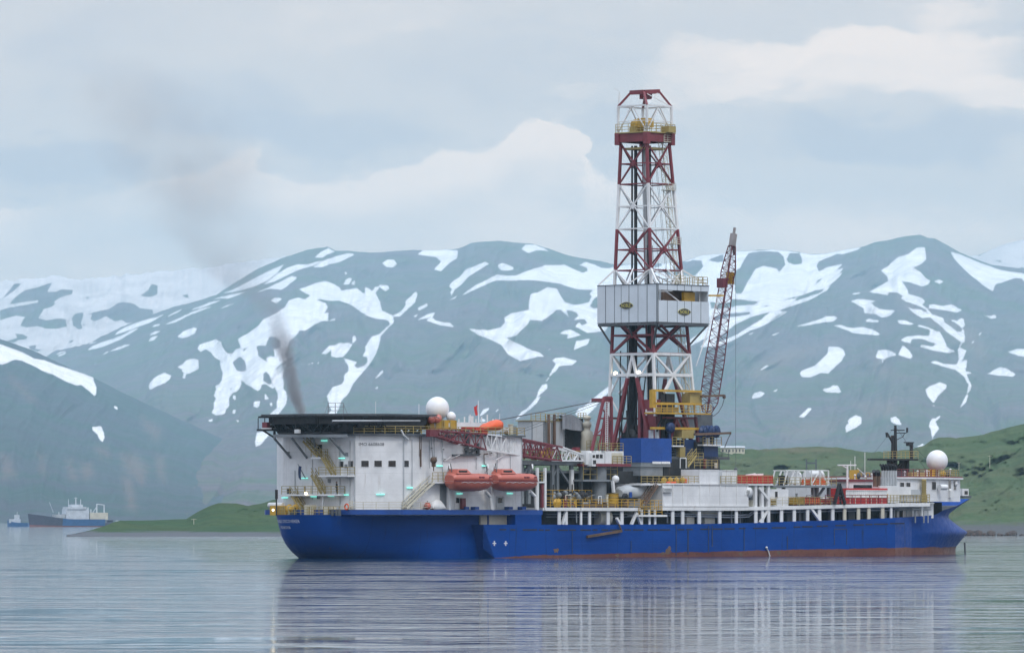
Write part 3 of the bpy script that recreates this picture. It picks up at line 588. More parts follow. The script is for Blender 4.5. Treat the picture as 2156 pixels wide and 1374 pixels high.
t.l.new(c, b.inputs['Base Color']); t.put(b.inputs['Roughness'], t.mr(fine, 0.3, 0.7, 0.38, 0.55))
bmp = t.new('ShaderNodeBump'); bmp.inputs['Strength'].default_value = 0.6; bmp.inputs['Distance'].default_value = 0.12
b.inputs['Specular IOR Level'].default_value = 0.12
t.l.new(t.noise(t.scale(ob, (0.45, 0.45, 0.6)), 1.0, 2.0), bmp.inputs['Height']); t.l.new(bmp.outputs[0], b.inputs['Normal'])

ship = empty('drillship', wp(0, 0, 0), AL)
tag(ship, 'blue hulled drillship with a red and white derrick amidships, anchored in the bay', 'drillship')
def part(name, mb, mats, parent=None, label=None):
    for piece in (pieces(mb) if name in SPLIT else [mb]): o = piece.build(name, mats, parent or ship)
    if label: o['label'] = label
    return o
SPLIT = set("edge_frame deck_gear pendant_line rib mast stern_stair boat_davit vent_pipe crown_block column_brace mooring_bollard stern_locker guideline_reel helideck_brace exhaust_uptake deck_mooring hose_station whip_aerial roof_lamp exhaust_stack boom_rest walkway_railing upper_railing stern_railing recess_wall air_handler winch_house search_light silo_pipe stern_platform forward_house mud_hose valve_manifold deck_manifold drill_floor_platform platform_railing side_deck_railing side_hatch fall_wire railing pump_casing corner_trim aft_deck boat_platform_railing penthouse rack_railing drilling_gear".split())
def pieces(mb):
    """the separate pieces of a builder: islands whose bounds touch stay together"""
    n = len(mb.v); par = list(range(n))
    def find(i):
        while par[i] != i: par[i] = par[par[i]]; i = par[i]
        return i
    for f in mb.f:
        for i in f[1:]: par[find(i)] = find(f[0])
    isl = {}
    for i in range(n): isl.setdefault(find(i), []).append(i)
    keys = list(isl); box = [[min(mb.v[i][k] for i in isl[r]) - .06 for k in range(3)] + [max(mb.v[i][k] for i in isl[r]) + .06 for k in range(3)] for r in keys]
    g = list(range(len(keys)))
    def gf(i):
        while g[i] != i: g[i] = g[g[i]]; i = g[i]
        return i
    for a in range(len(keys)):
        for b_ in range(a):
            A, B = box[a], box[b_]
            if all(A[k] <= B[k + 3] and B[k] <= A[k + 3] for k in range(3)): g[gf(a)] = gf(b_)
    own = {}
    for a, r in enumerate(keys):
        for i in isl[r]: own[i] = gf(a)
    out = {}
    for f, mi, sm_ in zip(mb.f, mb.mi, mb.sm):
        k = own[f[0]]; q_, mp = out.setdefault(k, (MB(), {}))
        nf = []
        for i in f:
            if i not in mp: mp[i] = len(q_.v); q_.v.append(mb.v[i])
            nf.append(mp[i])
        q_.f.append(tuple(nf)); q_.mi.append(mi); q_.sm.append(sm_)
    return [q_ for q_, _ in out.values()]

# ------------------------------------------------------------------ hull
stem_pts = sorted([(z, s) for s, z in [sy(2012, 1170, 0), sy(2012, 1151, 0), sy(2037.5, 1120, 0), sy(1989, 1086, 0), sy(2000, 1076, 0), sy(2041, 1049.5, 0)]])
stem_z = [-2.5] + [p[0] for p in stem_pts]; stem_s = [stem_pts[0][1]] + [p[1] for p in stem_pts]
top_pts = [(-80, 5.95), (-38.9, 5.95), (-38.7, sy(1150, 1103.5, -13)[1])]
for px, py, yy in [(1250, 1104, -13), (1400, 1103, -13), (1500, 1102, -13), (1600, 1100, -13), (1700, 1096, -13), (1800, 1094, -13), (1870, 1090, -12.9), (1920, 1087, -10), (1968, 1083.5, -7), (1984, 1074, -6), (2016, 1064, -3), (2041, 1049.5, 0)]:
    top_pts.append(sy(px, py, yy))
def hull_top(s): return float(np.interp(s, *zip(*[p for p in top_pts if p[0] < 58])))
def stem(z): return float(np.interp(z, stem_z, stem_s))
def stern_s(z): return float(np.interp(z, [-2.5, 0, 0.9, 1.9, 3.0, 4.2, 5.95], [-66.5, -70.3, -71.8, -72.9, -73.7, -74.2, -74.8]))
BH = 10.8
bow_tab = [(0.0, hull_top(42))] + [((s_ - 42) / (stem(z_) - 42), z_) for s_, z_ in top_pts if 43 < s_ < 58]
def half(s, z):
    f = 1.0; a = (s - stern_s(z)) / 20.0
    if a < 1: f *= max(0.0, 1 - (1 - max(a, 0)) ** 2.3) ** (1 / 2.3)
    if s > 42:
        st = stem(z); a = min(1, max(0.0, (st - s) / (st - 42))); p = np.interp(z, [-2, 1, 4, 6, 8.4], [1.7, 1.9, 2.2, 2.45, 2.75]); f *= 1 - (1 - a) ** p
    return BH * f
bow_py = [(1870, 1090), (1920, 1087), (1960, 1084), (1972, 1082.5), (1984, 1074), (2016, 1064), (2041, 1049.5)]
bow_tab = []; z_ = hull_top(42)
for k in range(33):     # height of the rail along the bow, solved so that it follows the sheer seen from the shore
    u_ = k / 32
    for _ in range(30):
        s_ = 42 + (stem(z_) - 42) * u_; y_ = -half(s_, z_); X_, Y_, _z = wp(s_, y_, 0); px_ = CX + F * X_ / Y_
        z_ += .5 * (H + (HY - np.interp(px_, *zip(*bow_py))) / F * Y_ - z_)
    bow_tab.append((u_, z_))
def bow_top(u): return float(np.interp(u, *zip(*bow_tab)))
def hull_rows(side):
    rows = 26; vs = []
    nst = 24; nmid = 30; nbow = 30
    for k in range(rows):
        tt = k / (rows - 1); line = []
        for i in range(nst): u = (i / nst) ** 2; line.append(('a', u))
        for i in range(nmid): line.append(('m', i / nmid))
        for i in range(nbow + 1): line.append(('b', 1 - (1 - i / nbow) ** 1.6))
        for kind, u in line:
            s = -54.8 + 0 if kind == 'a' else 0
            if kind == 'm': s = -54.8 + (42 + 54.8) * u; z = -2.2 + (hull_top(s) + 2.2) * tt
            elif kind == 'a':
                z = -2.2 + (5.95 + 2.2) * tt; s = stern_s(z) + (-54.8 - stern_s(z)) * u
            else:
                z = -2.2 + (bow_top(u) + 2.2) * tt; s = 42 + (stem(z) - 42) * u
            vs.append((s, side * half(s, z), z))
    n = len(line)
    return vs, [(k * n + i, k * n + i + 1, (k + 1) * n + i + 1, (k + 1) * n + i) if side < 0 else (k * n + i, (k + 1) * n + i, (k + 1) * n + i + 1, k * n + i + 1) for k in range(rows - 1) for i in range(n - 1)], n, rows
hb = MB()
vs, fs, n_, r_ = hull_rows(-1); hb.add(vs, fs, True); topS = vs[-n_:]
vs, fs, n_, r_ = hull_rows(1); hb.add(vs, fs, True); topP = vs[-n_:]
hb.mat(1)
for i in range(n_ - 1):   # weather deck a little below the rail
    d = lambda p: (p[0], p[1], p[2] - .05) if p[0] < 45 else (p[0], math.copysign(max(0, min(half(p[0], p[2]), half(p[0], p[2] - 1)) - .2), p[1]), p[2] - 1)
    hb.add([d(topS[i]), d(topS[i + 1]), d(topP[i + 1]), d(topP[i])], [(0, 1, 2, 3)])
hull = part('hull', hb, [M_hull, M_dgrey])

# sponsons
for sd_ in (-1, 1):
    q = MB(); ss = [-51 + 91 * i / 26 for i in range(27)]
    zt = lambda s: hull_top(max(s, -38.6))
    rows = []
    for s in ss + [43.0, 46.5]:
        yo = 13.0 if s <= 40 else (13.0 - (s - 40) / 6.5 * 2.0)
        base = s if s > -51 else None
        rows.append([(s + (2.4 if s == -51 else 0), sd_ * 10.6, -2), (s + (2.4 if s == -51 else 0), sd_ * yo, -2), (s + (2.3 if s == -51 else 0), sd_ * yo, 0.02), (s, sd_ * yo, 1.3), (s, sd_ * yo, zt(s)), (s, sd_ * 10.6, zt(s))])
    vs = [p for r in rows for p in r]; n6 = 6
    q.add(vs, [(i * 6 + k, (i + 1) * 6 + k, (i + 1) * 6 + (k + 1), i * 6 + k + 1) for i in range(len(rows) - 1) for k in range(5)])
    q.add(rows[0], [(5, 4, 3, 2, 1, 0)])
    part('sponson', q, M_hull)

# freeing ports and marks along the sponson
YS_ = -13.0
px = 1052.0; rnd = random.Random(4); fp = None
while px < 1880:
    L = rnd.choice([10, 14, 22, 30]); py = np.interp(px, [1050, 1150, 1400, 1600, 1700, 1800, 1880], [1114, 1115, 1114.5, 1111, 1107.5, 1104, 1101])
    q = MB(); pbox(q, px, px + L, py - 1.3, py + 1.3, YS_ - 0.03, 0.05); part('freeing_port', q, M_black, hull); px += L + rnd.choice([3, 4, 9, 16])
q = MB()
for k in range(7):
    px = 1890 + k * 11.5; py = np.interp(px, [1885, 1980], [1100.5, 1095]); yy = -half(S_(px, -10.5), 5.0)
for cx_ in (1041, 1065):
    a = pp(cx_, 1143, YS_ - 0.03); q = MB(); q.box(a.x - .36, a.x + .36, a.y, a.y + .05, a.z - .07, a.z + .07); q.box(a.x - .09, a.x + .09, a.y - .004, a.y + .046, a.z - .34, a.z + .34)
    q.lathe((a.x, a.y + .02, a.z), [(0.32, 0), (0.32, .03), (0.25, .03), (0.25, 0)], 16, 'y'); part('thruster_mark', q, M_letw, hull)
q = MB(); q.bar(pp(1236, 1129, YS_ - .25), pp(1309, 1117, YS_ - .25), .25, .35); q.bar(pp(1303, 1103, YS_ - .2), pp(1309, 1117, YS_ - .25), .15); part('boarding_ladder', q, M_rust, hull)
for cx_, cy_, r in ((1172, 1158, 7), (1407, 1159, 9), (1396, 1164, 5), (1410, 1152, 4), (1640, 1163, 7), (1560, 1166, 5), (1300, 1168, 5)):
    a = pp(cx_, cy_, YS_ - 0.02); vs = []
    for k in range(15): rr_ = r * (.45 + .75 * rnd.random()); vs.append((a.x + rr_ / 9.9 * math.cos(k * .4189), a.y, a.z + rr_ / 20 * math.sin(k * .4189)))
    q = MB(); q.slab(vs, (0, .03, 0)); part('rust_patch', q, M_rust, hull)
for px, w_, p0, p1 in ((1205, 1.2, 1118, 1166), (1424, 1.6, 1106, 1168), (1449, 2.6, 1116, 1166), (1492, 1.6, 1106, 1164), (1500, 2.2, 1106, 1150), (1329, 1.4, 1138, 1164), (1658, 1.6, 1128, 1155), (1757, 1.4, 1112, 1146), (1783, 1.4, 1112, 1146), (1567, 1.2, 1108, 1158)):
    q = MB(); pbox(q, px - w_ / 2, px + w_ / 2, p0, p1, YS_ - .05, .06); part('rubbing_strake', q, M_navy, hull)
q = MB(); pbox(q, 1757, 1783, 1112, 1114, YS_ - .04, .05); part('rubbing_strake', q, M_navy, hull)
q = MB(); q.path([pp(1613, 1151, YS_ - .2), pp(1618, 1160, YS_ - .2), pp(1621, 1170, YS_ - .3)], .09); q.ball(pp(1614, 1152, YS_ - .2), .18, 10, 6); part('hanging_fender', q, M_wplain, hull)
q = MB(); a = pp(2031, 1141, 1.2); q.tube(a, (a.x + .15, a.y, -0.6), .14); part('anchor_chain', q, M_dgrey, hull)

# stern lettering wrapped on the curved stern
def wrap_text(txt, size, zc, arc0):
    vs, fs = text_mesh(txt, size, 0.0)
    tab = []; s = stern_s(zc) + 1e-4; prev = (s, 0.0); L = 0; tab.append((0, s, 0))
    for k in range(1, 400):
        a = (k / 400) ** 2 * 16; ss_ = stern_s(zc) + a; yy = half(ss_, zc); L += math.hypot(ss_ - prev[0], yy - prev[1]); prev = (ss_, yy); tab.append((L, ss_, yy))
    ls, sl, yl = zip(*tab); out = []
    for u, v, w_ in vs:
        d = u + arc0; z = zc + v; s0 = stern_s(zc); s1 = stern_s(z)     # d runs from port to starboard
        ss_ = np.interp(abs(d), ls, sl) + (s1 - s0); yy = np.interp(abs(d), ls, yl) * (-1 if d > 0 else 1)
        out.append((float(ss_) - 0.05, float(yy) + (-0.05 if d > 0 else 0.05), z))
    q = MB(); q.add(out, fs); return q
part('stern_lettering', wrap_text('NOBLE DISCOVERER', 0.62, 5.05, -2.3), M_letw, hull)
part('stern_lettering', wrap_text('MONROVIA', 0.55, 4.2, -2.9), M_letw, hull)

# ------------------------------------------------------------------ aft house
q = MB(); q.prism([(-72.4, -8), (-67.4, -13), (-38.7, -13), (-38.7, 13), (-67.4, 13), (-72.4, 8)], 5.97, 6.62)
q.mat(1); q.prism([(-72.3, -7.9), (-67.3, -12.9), (-38.8, -12.9), (-38.8, 12.9), (-67.3, 12.9), (-72.3, 7.9)], 6.62, 6.66)
part('house_deck', q, [M_blu2, M_dgrey])
ZR = 16.75
q = MB(); q.prism([(-70.7, -7.3), (-66, -12), (-42, -12), (-42, 12), (-66, 12), (-70.7, 6.2)], 5.9, ZR)
q.mat(1); q.prism([(-71.2, -7.5), (-66.2, -12.6), (-41.8, -12.6), (-41.8, 12.6), (-66.2, 12.6), (-71.2, 6.5)], ZR, ZR + 0.22)
house = part('aft_deckhouse', q, [M_white, M_dgrey])
# edge trims of the facets
q = MB()
for s, y in ((-66, -12), (-42, -12), (-70.7, -7.3)): q.tube((s, y, 6.7), (s, y, ZR), .11)
part('corner_trim', q, M_pgrey, house)
def window(c, u, w, h, par, fr=None):
    """window of width w along the unit vector u, height h: frame and dark glass"""
    c, u = Vector(c), Vector(u).normalized(); out = Vector((u.y, -u.x, 0)); up = Vector((0, 0, 1))
    q = MB()
    for a, b_ in ((-1, -1), (1, -1), (1, 1), (-1, 1)): pass
    P = lambda i, j, o: c + u * (i * w / 2) + up * (j * h / 2) + out * o
    q.slab([P(-1.14, -1.14, 0), P(1.14, -1.14, 0), P(1.14, 1.14, 0), P(-1.14, 1.14, 0)], out * 0.05)
    q.mat(1); q.slab([P(-1, -1, .05), P(1, -1, .05), P(1, 1, .05), P(-1, 1, .05)], out * 0.006)
    return part('window', q, [fr or M_wplain, M_glass], par)
u_st, u_ch, u_sb = (0, -1, 0), (1, -1, 0), (1, 0, 0)     # directions that run to the right along stern, chamfer and side
chs = lambda px, py: None
def on_ch(px, py):
    """point of the chamfer plane s + y = const through (-70.7,-7.3) and (-66,-12)"""
    u = (px - CX) / F; k = -78.0     # s = k - y
    # OX + (k-y)CA - y SA = u (OY + (k-y) SA + y CA)
    y = (u * (OY + k * SA) - OX - k * CA) / (-CA - SA + u * SA - u * CA); s = k - y
    Y = OY + s * SA + y * CA; return Vector((s, y, H + (HY - py) / F * Y))
for px, py, w_, h_ in ((674, 941, .85, .75), (719, 977, .85, .8), (739, 976, .85, .8), (609, 1033, .8, .75)):
    window(pq(px, py, -70.7), u_st, w_, h_, house)
for px in (768.5, 796, 825.5): window(on_ch(px, 975.5), u_ch, 1.0, .82, house)
for px in (855.5,): window(pp(px, 975.5, -12), u_sb, .9, .85, house)
# lamps
def tube_lamp(p, u):
    p, u = Vector(p), Vector(u).normalized(); out = Vector((u.y, -u.x, 0)); q = MB()
    q.bar(p - u * .55 + out * .16, p + u * .55 + out * .16, .13, .13); q.mat(1); q.bar(p + out * .02, p + out * .1 + Vector((0, 0, .1)), .08)
    return part('deck_lamp', q, [M_tube, M_grey], house)
for px, py in ((684, 927), (721, 964), (643, 1006), (699, 1002), (662, 1044.6), (698.5, 1043), (729, 1041), (601, 1047)): tube_lamp(pq(px, py, -70.7), u_st)
tube_lamp(on_ch(801, 1040), u_ch)
for px, py in ((861, 1026), (924, 980), (966, 1038.5), (1072, 1038), (1019, 980)): tube_lamp(pp(px, py, -12), u_sb)
# number lettering on the chamfer
vs, fs = text_mesh('IMO 6608608', 0.62, 0.0); c0 = on_ch(782, 935); uu = Vector((1, -1, 0)).normalized(); oo = Vector((-1, -1, 0)).normalized()
q = MB(); q.add([c0 + uu * v[0] + Vector((0, 0, v[1])) + oo * .03 for v in vs], fs); part('number_lettering', q, M_letd, house)
# platforms and stairs on the stern face
q = MB(); rl = MB(); st = MB()
def plat(px0, px1, py, w_=1.5):
    a, b_ = pq(px0, py, -71.5), pq(px1, py, -71.5)
    q.box(-70.7 - w_, -70.68, a.y, b_.y, a.z - .22, a.z)
    rl.rail([(-70.7 - w_ + .05, a.y, a.z), (-70.7 - w_ + .05, b_.y, b_.z)], 1.1, 1.3)
    rl.rail([(-70.75, b_.y, b_.z), (-70.7 - w_ + .05, b_.y, b_.z)], 1.1, 1.4)
    return a, b_
plat(678, 739, 1000); plat(634, 718, 1040); plat(662, 682, 962); plat(600, 634, 1040)
for a, b_ in (((642, 928), (673, 962)), ((681, 963), (703, 999)), ((659, 1000), (681, 1039)), ((616, 1040), (638, 1074))):
    hi, lo = pq(*a, -71.6), pq(*b_, -71.6); st.stair(lo, hi, .8, (1, 0, 0))
q.box(-71.7, -71.5, *sorted((pq(680, 1060, -71.6).y - .1, pq(680, 1060, -71.6).y + .1)), 6.0, Zs(680, 1042, -6))
part('stern_platform', q, M_wplain, house); part('platform_railing', rl, M_rail, house); part('stern_stair', st, M_rail, house)
# railings on the house deck and the roof
q = MB()
prail(q, 735, 742, 1071, -8.6); q.rail([(-72.2, -7.9, 6.66), (-67.3, -12.9, 6.66)], 1.0, 1.6); q.rail([(-67.3, -12.9, 6.66), (S_(905, -12.9), -12.9, 6.66)], 1.0, 1.6)
part('deck_railing', q, M_cream, house)
q = MB(); q.rail([(-71, -7.4, ZR + .2), (-66.1, -12.5, ZR + .2), (-41.9, -12.5, ZR + .2), (-41.9, 10, ZR + .2)], 1.05, 1.5); part('roof_railing', q, M_rail, house)
# slanted stair up the starboard side to the lifeboat platform
q = MB(); q.stair(pp(852, 1070, -12.6), pp(890, 1033, -12.6), .8, (0, 1, 0)); q.stair(pp(888, 1034, -12.6), pp(910, 1016, -12.6), .8, (0, 1, 0)); part('side_stair', q, M_cream, house)
q = MB()
for px in (886, 944, 1040, 1095): pass
# doors and lockers below the lifeboats
for px0, px1, py0, py1, mm in ((957, 971, 1044, 1071, M_wplain), (1045, 1062, 1044, 1071, M_pgrey), (927, 940, 1020, 1068, M_grey)):
    d = MB(); pbox(d, px0, px1, py0, py1, -12.1, .08); part('door', d, mm, house)
    if px0 > 940:
        d = MB(); pbox(d, px0 + 3, px1 - 4, py0 + 3, py0 + 14, -12.12, .01); part('door_pane', d, M_glass, house)
# roof level lockers, penthouse and bulwark
q = MB(); pbox(q, 962, 1048, 889, 905, -6, 5); pbox(q, 1062, 1085, 899, 908, -9, 2.5); part('penthouse', q, M_white, house)
q = MB()
for k in range(7): a = pp(966 + k * 12, 889, -6); q.tube(a, a + Vector((0, 0, .5 + .3 * (k % 3))), .1)
a = pp(994, 889, -6); q.box(a.x - .3, a.x + .3, a.y, a.y + .4, a.z, a.z + .9); part('vent_pipe', q, M_wplain, house)
# pipe runs, rungs and fittings on the side wall
q = MB(); q.path([pp(845, 905, -12.7), pp(850, 916, -12.7), pp(860, 925, -12.3)], .12); part('drain_pipe', q, M_wplain, house)
q = MB()
for px in (884, 887): q.path([pp(px, 918, -12.15), pp(px, 960, -12.15)], .05)
q.path([pp(886, 945, -12.15), pp(886, 982, -12.15)], .12); q.path([pp(1019, 956, -12.2), pp(1020, 985, -12.15)], .06); q.path([pp(1019, 956, -12.2), pp(1027, 955, -12.5)], .1)
part('wall_piping', q, M_rust, house)

wr = random.Random(12)
for k in range(9):
    px = 905 + wr.random() * 185; a = pp(px, 925 + wr.random() * 45, -12.05); d = MB(); d.box(a.x - .25, a.x + .25, -12.2, -12.02, a.z - .2, a.z + .25); d.mat(1); d.box(a.x - .18, a.x + .18, -12.215, -12.2, a.z - .13, a.z + .02); part('wall_vent', d, [M_wplain, M_dgrey], house)
for k in range(6):
    y1 = -6.6 + wr.random() * 12; z1 = 7.5 + wr.random() * 7; d = MB(); d.box(-70.85, -70.72, y1 - .25, y1 + .2, z1, z1 + .5); part('wall_vent', d, M_grey, house)
for px, p0, p1 in ((905, 925, 985), (932, 925, 1010), (1003, 962, 988), (1047, 950, 985), (1075, 940, 1030), (868, 925, 1068)):
    d = MB(); d.path([pp(px, p0, -12.14), pp(px, p1, -12.14)], .05); part('cable_run', d, M_pgrey, house)
for y1, z0, z1 in ((3.9, 6.5, 12), (.6, 8, 13.5), (-4.6, 6.5, 15.5), (-6.5, 6.5, 16)):
    d = MB(); d.path([(-70.8, y1, z0), (-70.8, y1, z1)], .055); part('cable_run', d, M_pgrey, house)
# ------------------------------------------------------------------ helideck
HC = (-64.2, 0.0); HZ = 19.55
oct_ = lambda r, z=None: [(HC[0] + r * math.cos(R(22.5 + 45 * k)), HC[1] + r * math.sin(R(22.5 + 45 * k))) for k in range(8)]
q = MB(); q.prism(oct_(11.8), HZ - .32, HZ); q.mat(1); q.prism(oct_(11.5), HZ, HZ + .03); heli = part('helideck', q, [M_black, M_dgrey])
q = MB()
o1, o2, o3 = oct_(11.2), oct_(8.0), oct_(10.3)
for k in range(8):
    a, b_ = o1[k], o1[(k + 1) % 8]; q.bar((*a, HZ - .8), (*b_, HZ - .8), .35, .95)
    a, b_ = o2[k], o2[(k + 1) % 8]; q.bar((*a, HZ - .8), (*b_, HZ - .8), .3, .9)
    c_, d = o3[k], o3[(k + 1) % 8]; q.bar((*c_, ZR + .35), (*d, ZR + .35), .3, .3)
    n = 5
    for i in range(n):
        f0, f1 = i / n, (i + 1) / n
        lo = lambda f: (c_[0] + (d[0] - c_[0]) * f, c_[1] + (d[1] - c_[1]) * f, ZR + .35)
        hi = lambda f: (o1[k][0] + (o1[(k + 1) % 8][0] - o1[k][0]) * f, o1[k][1] + (o1[(k + 1) % 8][1] - o1[k][1]) * f, HZ - 1.2)
        q.bar(lo(f0), hi(f0), .2); q.bar(hi(f0), lo(f1), .16) if i % 2 else q.bar(lo(f0), hi(f1), .16)
for k in range(-5, 6):
    L = math.sqrt(max(0, 11.3 ** 2 - (k * 2.1) ** 2)) * .93
    q.box(HC[0] + k * 2.1 - .12, HC[0] + k * 2.1 + .12, -L, L, HZ - 1.15, HZ - .34); q.box(HC[0] - L, HC[0] + L, k * 2.1 - .1, k * 2.1 + .1, HZ - 1.75, HZ - 1.25)
for rr_ in (10.2, 9.0, 7.4):
    oo, ol = oct_(rr_), oct_(rr_ - .6)
    for k in (2, 3, 4, 5):
        a, b_, c_, d = Vector((*oo[k], HZ - .5)), Vector((*oo[(k + 1) % 8], HZ - .5)), Vector((*ol[k], ZR + .4)), Vector((*ol[(k + 1) % 8], ZR + .4))
        for i in range(9):
            f, g_ = i / 9, (i + 1) / 9; q.bar(a + (b_ - a) * f, c_ + (d - c_) * f, .16); q.bar(a + (b_ - a) * f, c_ + (d - c_) * g_, .15); q.bar(c_ + (d - c_) * f, a + (b_ - a) * g_, .13)
q.box(-72.4, -66.5, -7.4, 5.6, ZR + .5, HZ - 1.1); q.box(-72.9, -66, -8.6, -2, ZR + 1.6, HZ - 1.0)
part('deck_truss', q, M_black, heli)
q = MB()
for k in range(8):
    a, b_ = Vector((*oct_(11.8)[k], HZ - .15)), Vector((*oct_(11.8)[(k + 1) % 8], HZ - .15)); c_, d = Vector((*oct_(13.0)[k], HZ + .05)), Vector((*oct_(13.0)[(k + 1) % 8], HZ + .05))
    q.bar(c_, d, .09); q.bar((a + c_) / 2, (b_ + d) / 2, .05); q.bar(c_ * .75 + a * .25, d * .75 + b_ * .25, .05); q.bar(c_ * .25 + a * .75, d * .25 + b_ * .75, .05)
    for i in range(9): q.bar(a + (b_ - a) * i / 8, c_ + (d - c_) * i / 8, .07)
part('safety_net', q, M_dgrey, heli)
q = MB()    # braces down to the house wall
for (a, b_) in (((577, 922), (612, 963)), ((613, 920), (646, 963)), ((659, 920), (668, 962)), ((694, 920), (727, 958))):
    q.tube(pq(*a, -74.3 if a[0] < 650 else -73), pq(*b_, -70.7), .16)
q.bar(pq(577, 917, -74.4), pq(730, 917, -73.5), .35, .4); part('helideck_brace', q, M_grey, heli)
q = MB(); q.path([pp(700, 885.5, -10.5), pp(884, 885.5, -11.0)], .13); part('fire_main_pipe', q, M_pgrey, heli)
q = MB()    # windsock frame on the deck
for px in (691, 706, 723): q.bar(pp(px, 872, 2), pp(px, 848, 2), .07)
for py in (848, 856, 864): q.bar(pp(690, py, 2), pp(724, py, 2), .07)
q.bar(pp(683, 872, 2), pp(691, 850, 2), .05); q.bar(pp(732, 872, 2), pp(723, 850, 2), .05); part('guard_frame', q, M_grey, heli)
q = MB(); a = pq(551, 903, -73.5); b_ = pq(583, 903, -73.5)   # monitor platform at the port corner
q.box(-74.5, -72.8, a.y, b_.y, a.z - .25, a.z); q.bar(pq(553, 905, -73.5), pq(578, 921, -73.5), .2); q.bar(pq(578, 905, -73.5), pq(578, 922, -73.5), .25)
z1 = Zs(560, 880, 8); q.box(-74.4, -72.9, a.y - .2, b_.y, z1, z1 + .25)
for yy in (a.y - .1, b_.y + .1): q.bar((-74.3, yy, a.z), (-74.3, yy, z1), .09); q.bar((-73, yy, a.z), (-73, yy, z1), .09)
part('monitor_platform', q, M_black, heli)
q = MB(); a = pq(555, 897, -73.9); b_ = pq(565, 897, -73.9); q.box(-74.2, -73.5, a.y, b_.y, a.z - .2, a.z + .55); q.mat(1); q.box(-74.25, -73.4, a.y + .1, b_.y - .9, a.z - .55, a.z - .22); part('foam_cabinet', q, [M_red, M_wplain], heli)
q = MB()
for px, r in ((640, .5), (652, .5), (629, .4)): a = pp(px, 912, 2.0); q.tube(a, a + Vector((-.6, .3, 1.3)), r, n=12)
part('exhaust_uptake', q, M_black, house)
q = MB(); a = pq(628, 909, -74.6); q.box(-74.9, -74.6, a.y - .45, a.y + .45, a.z - .15, a.z + .35); part('sign_board', q, M_wplain, heli)

# ------------------------------------------------------------------ clutter on the stern deck
q = MB(); q.rail([( -74.3, yy, 5.95) for yy in (-3, 3)], 1.1, 1.2); pts = []
for k in range(0, 13): s = stern_s(5.95) + .3 + (k / 12) ** 2 * 5; pts.append((s, -half(s, 5.95) + .2, 5.95))
q.rail(pts, 1.1, 1.3); q.rail([(p[0], -p[1], p[2]) for p in pts], 1.1, 1.3); part('stern_railing', q, M_rail)
q = MB(); a = pq(567, 1063, -72.4); b_ = pq(596, 1063, -72.4); q.tube(a, b_, .38, n=12); part('stern_tank', q, M_wplain)
q = MB(); a = pq(578, 1075, -73.2)
for px in (600, 622, 700, 715): a = pq(px, 1080, -73); q.tube(a - Vector((0, 0, .3)), a + Vector((0, 0, .55)), .22, n=10); q.tube(a + Vector((.0, .5, -.3)), a + Vector((0, .5, .55)), .22, n=10)
part('mooring_bollard', q, M_dgrey)
q = MB(); a = pq(590, 1076, -72.6); q.box(a.x - .8, a.x + .8, a.y - 1.6, a.y + 1.2, 5.9, 7.2); q.lathe((a.x, a.y - 2.3, 6.7), [(.2, -.6), (.7, -.6), (.7, -.5), (.35, -.5), (.35, .5), (.7, .5), (.7, .6), (.2, .6)], 14, 'y'); part('mooring_winch', q, M_yel)
q = MB(); a = pq(582, 1085, -73.6); q.tube((a.x, a.y, 5.9), (a.x, a.y, Zs(582, 1037, 6)), .1); q.box(a.x - .14, a.x + .14, a.y - .14, a.y + .14, 8.1, 9.4); part('stern_light_mast', q, M_black)
q = MB(); a = pq(575, 1073, -74.2); q.ball(a, .16, 10, 6); part('stern_lamp', q, M_warm)
q = MB(); a = pq(644, 1038, -72.4); q.ball(a, .2, 10, 6); part('flood_lamp', q, M_warm, house)
q = MB()
for px0, px1, py0, py1 in ((605, 616, 1064, 1082), (648, 662, 1062, 1082), (688, 704, 1066, 1082)):
    a, b_ = pq(px0, py1, -72.2), pq(px1, py0, -72.2); q.box(-72.9, -71.8, a.y, b_.y, 5.9, b_.z)
part('stern_locker', q, M_cream)
# ================================================================== derrick
def DW(z): return 4.95 + (60.0 - z) * 0.1 if z < 60 else 4.95
def dofs(z): return (-(z - 14.5) * 0.012, (z - 14.5) * 0.024)
def dc(i, z):
    w2 = DW(z) / 2; sx, sy_ = ((-1, -1), (1, -1), (1, 1), (-1, 1))[i]; o = dofs(z)
    return Vector((sx * w2 + o[0], sy_ * w2 + o[1], z))
ZD = 14.4
q = MB()
segs = [(ZD, 20.2, 1), (20.2, 29.3, 0), (29.3, 34.6, 1), (34.6, 41.4, 0), (41.4, 47.4, 1), (47.4, 53.9, 0), (53.9, 59.8, 1)]
for z0, z1, mi in segs:
    q.mat(mi)
    for i in range(4): q.bar(dc(i, z0), dc(i, z1), .36)
def panel(z0, z1, mi, wx=.18, wh=.18, mid=True, faces=(0, 1, 2, 3)):
    q.mat(mi); zm = (z0 + z1) / 2
    for i in faces:
        j = (i + 1) % 4
        q.bar(dc(i, z0), dc(j, z1), wx); q.bar(dc(j, z0), dc(i, z1), wx); q.bar(dc(i, z0), dc(j, z0), wh)
        if mid: q.bar(dc(i, zm), dc(j, zm), wh)
        c_ = (dc(i, zm) + dc(j, zm)) / 2; u = (dc(j, zm) - dc(i, zm)).normalized() * .5; up = Vector((0, 0, .5)); out = Vector((u.y, -u.x, 0)) * .25
        q.slab([c_ - u - out, c_ - up - out, c_ + u - out, c_ + up - out], out * 2)
panel(53.9, 59.8, 1); panel(47.4, 53.9, 0); panel(41.4, 47.4, 1); panel(34.6, 41.4, 0, mid=False); panel(29.3, 34.6, 1, .30, .28)
q.mat(0)
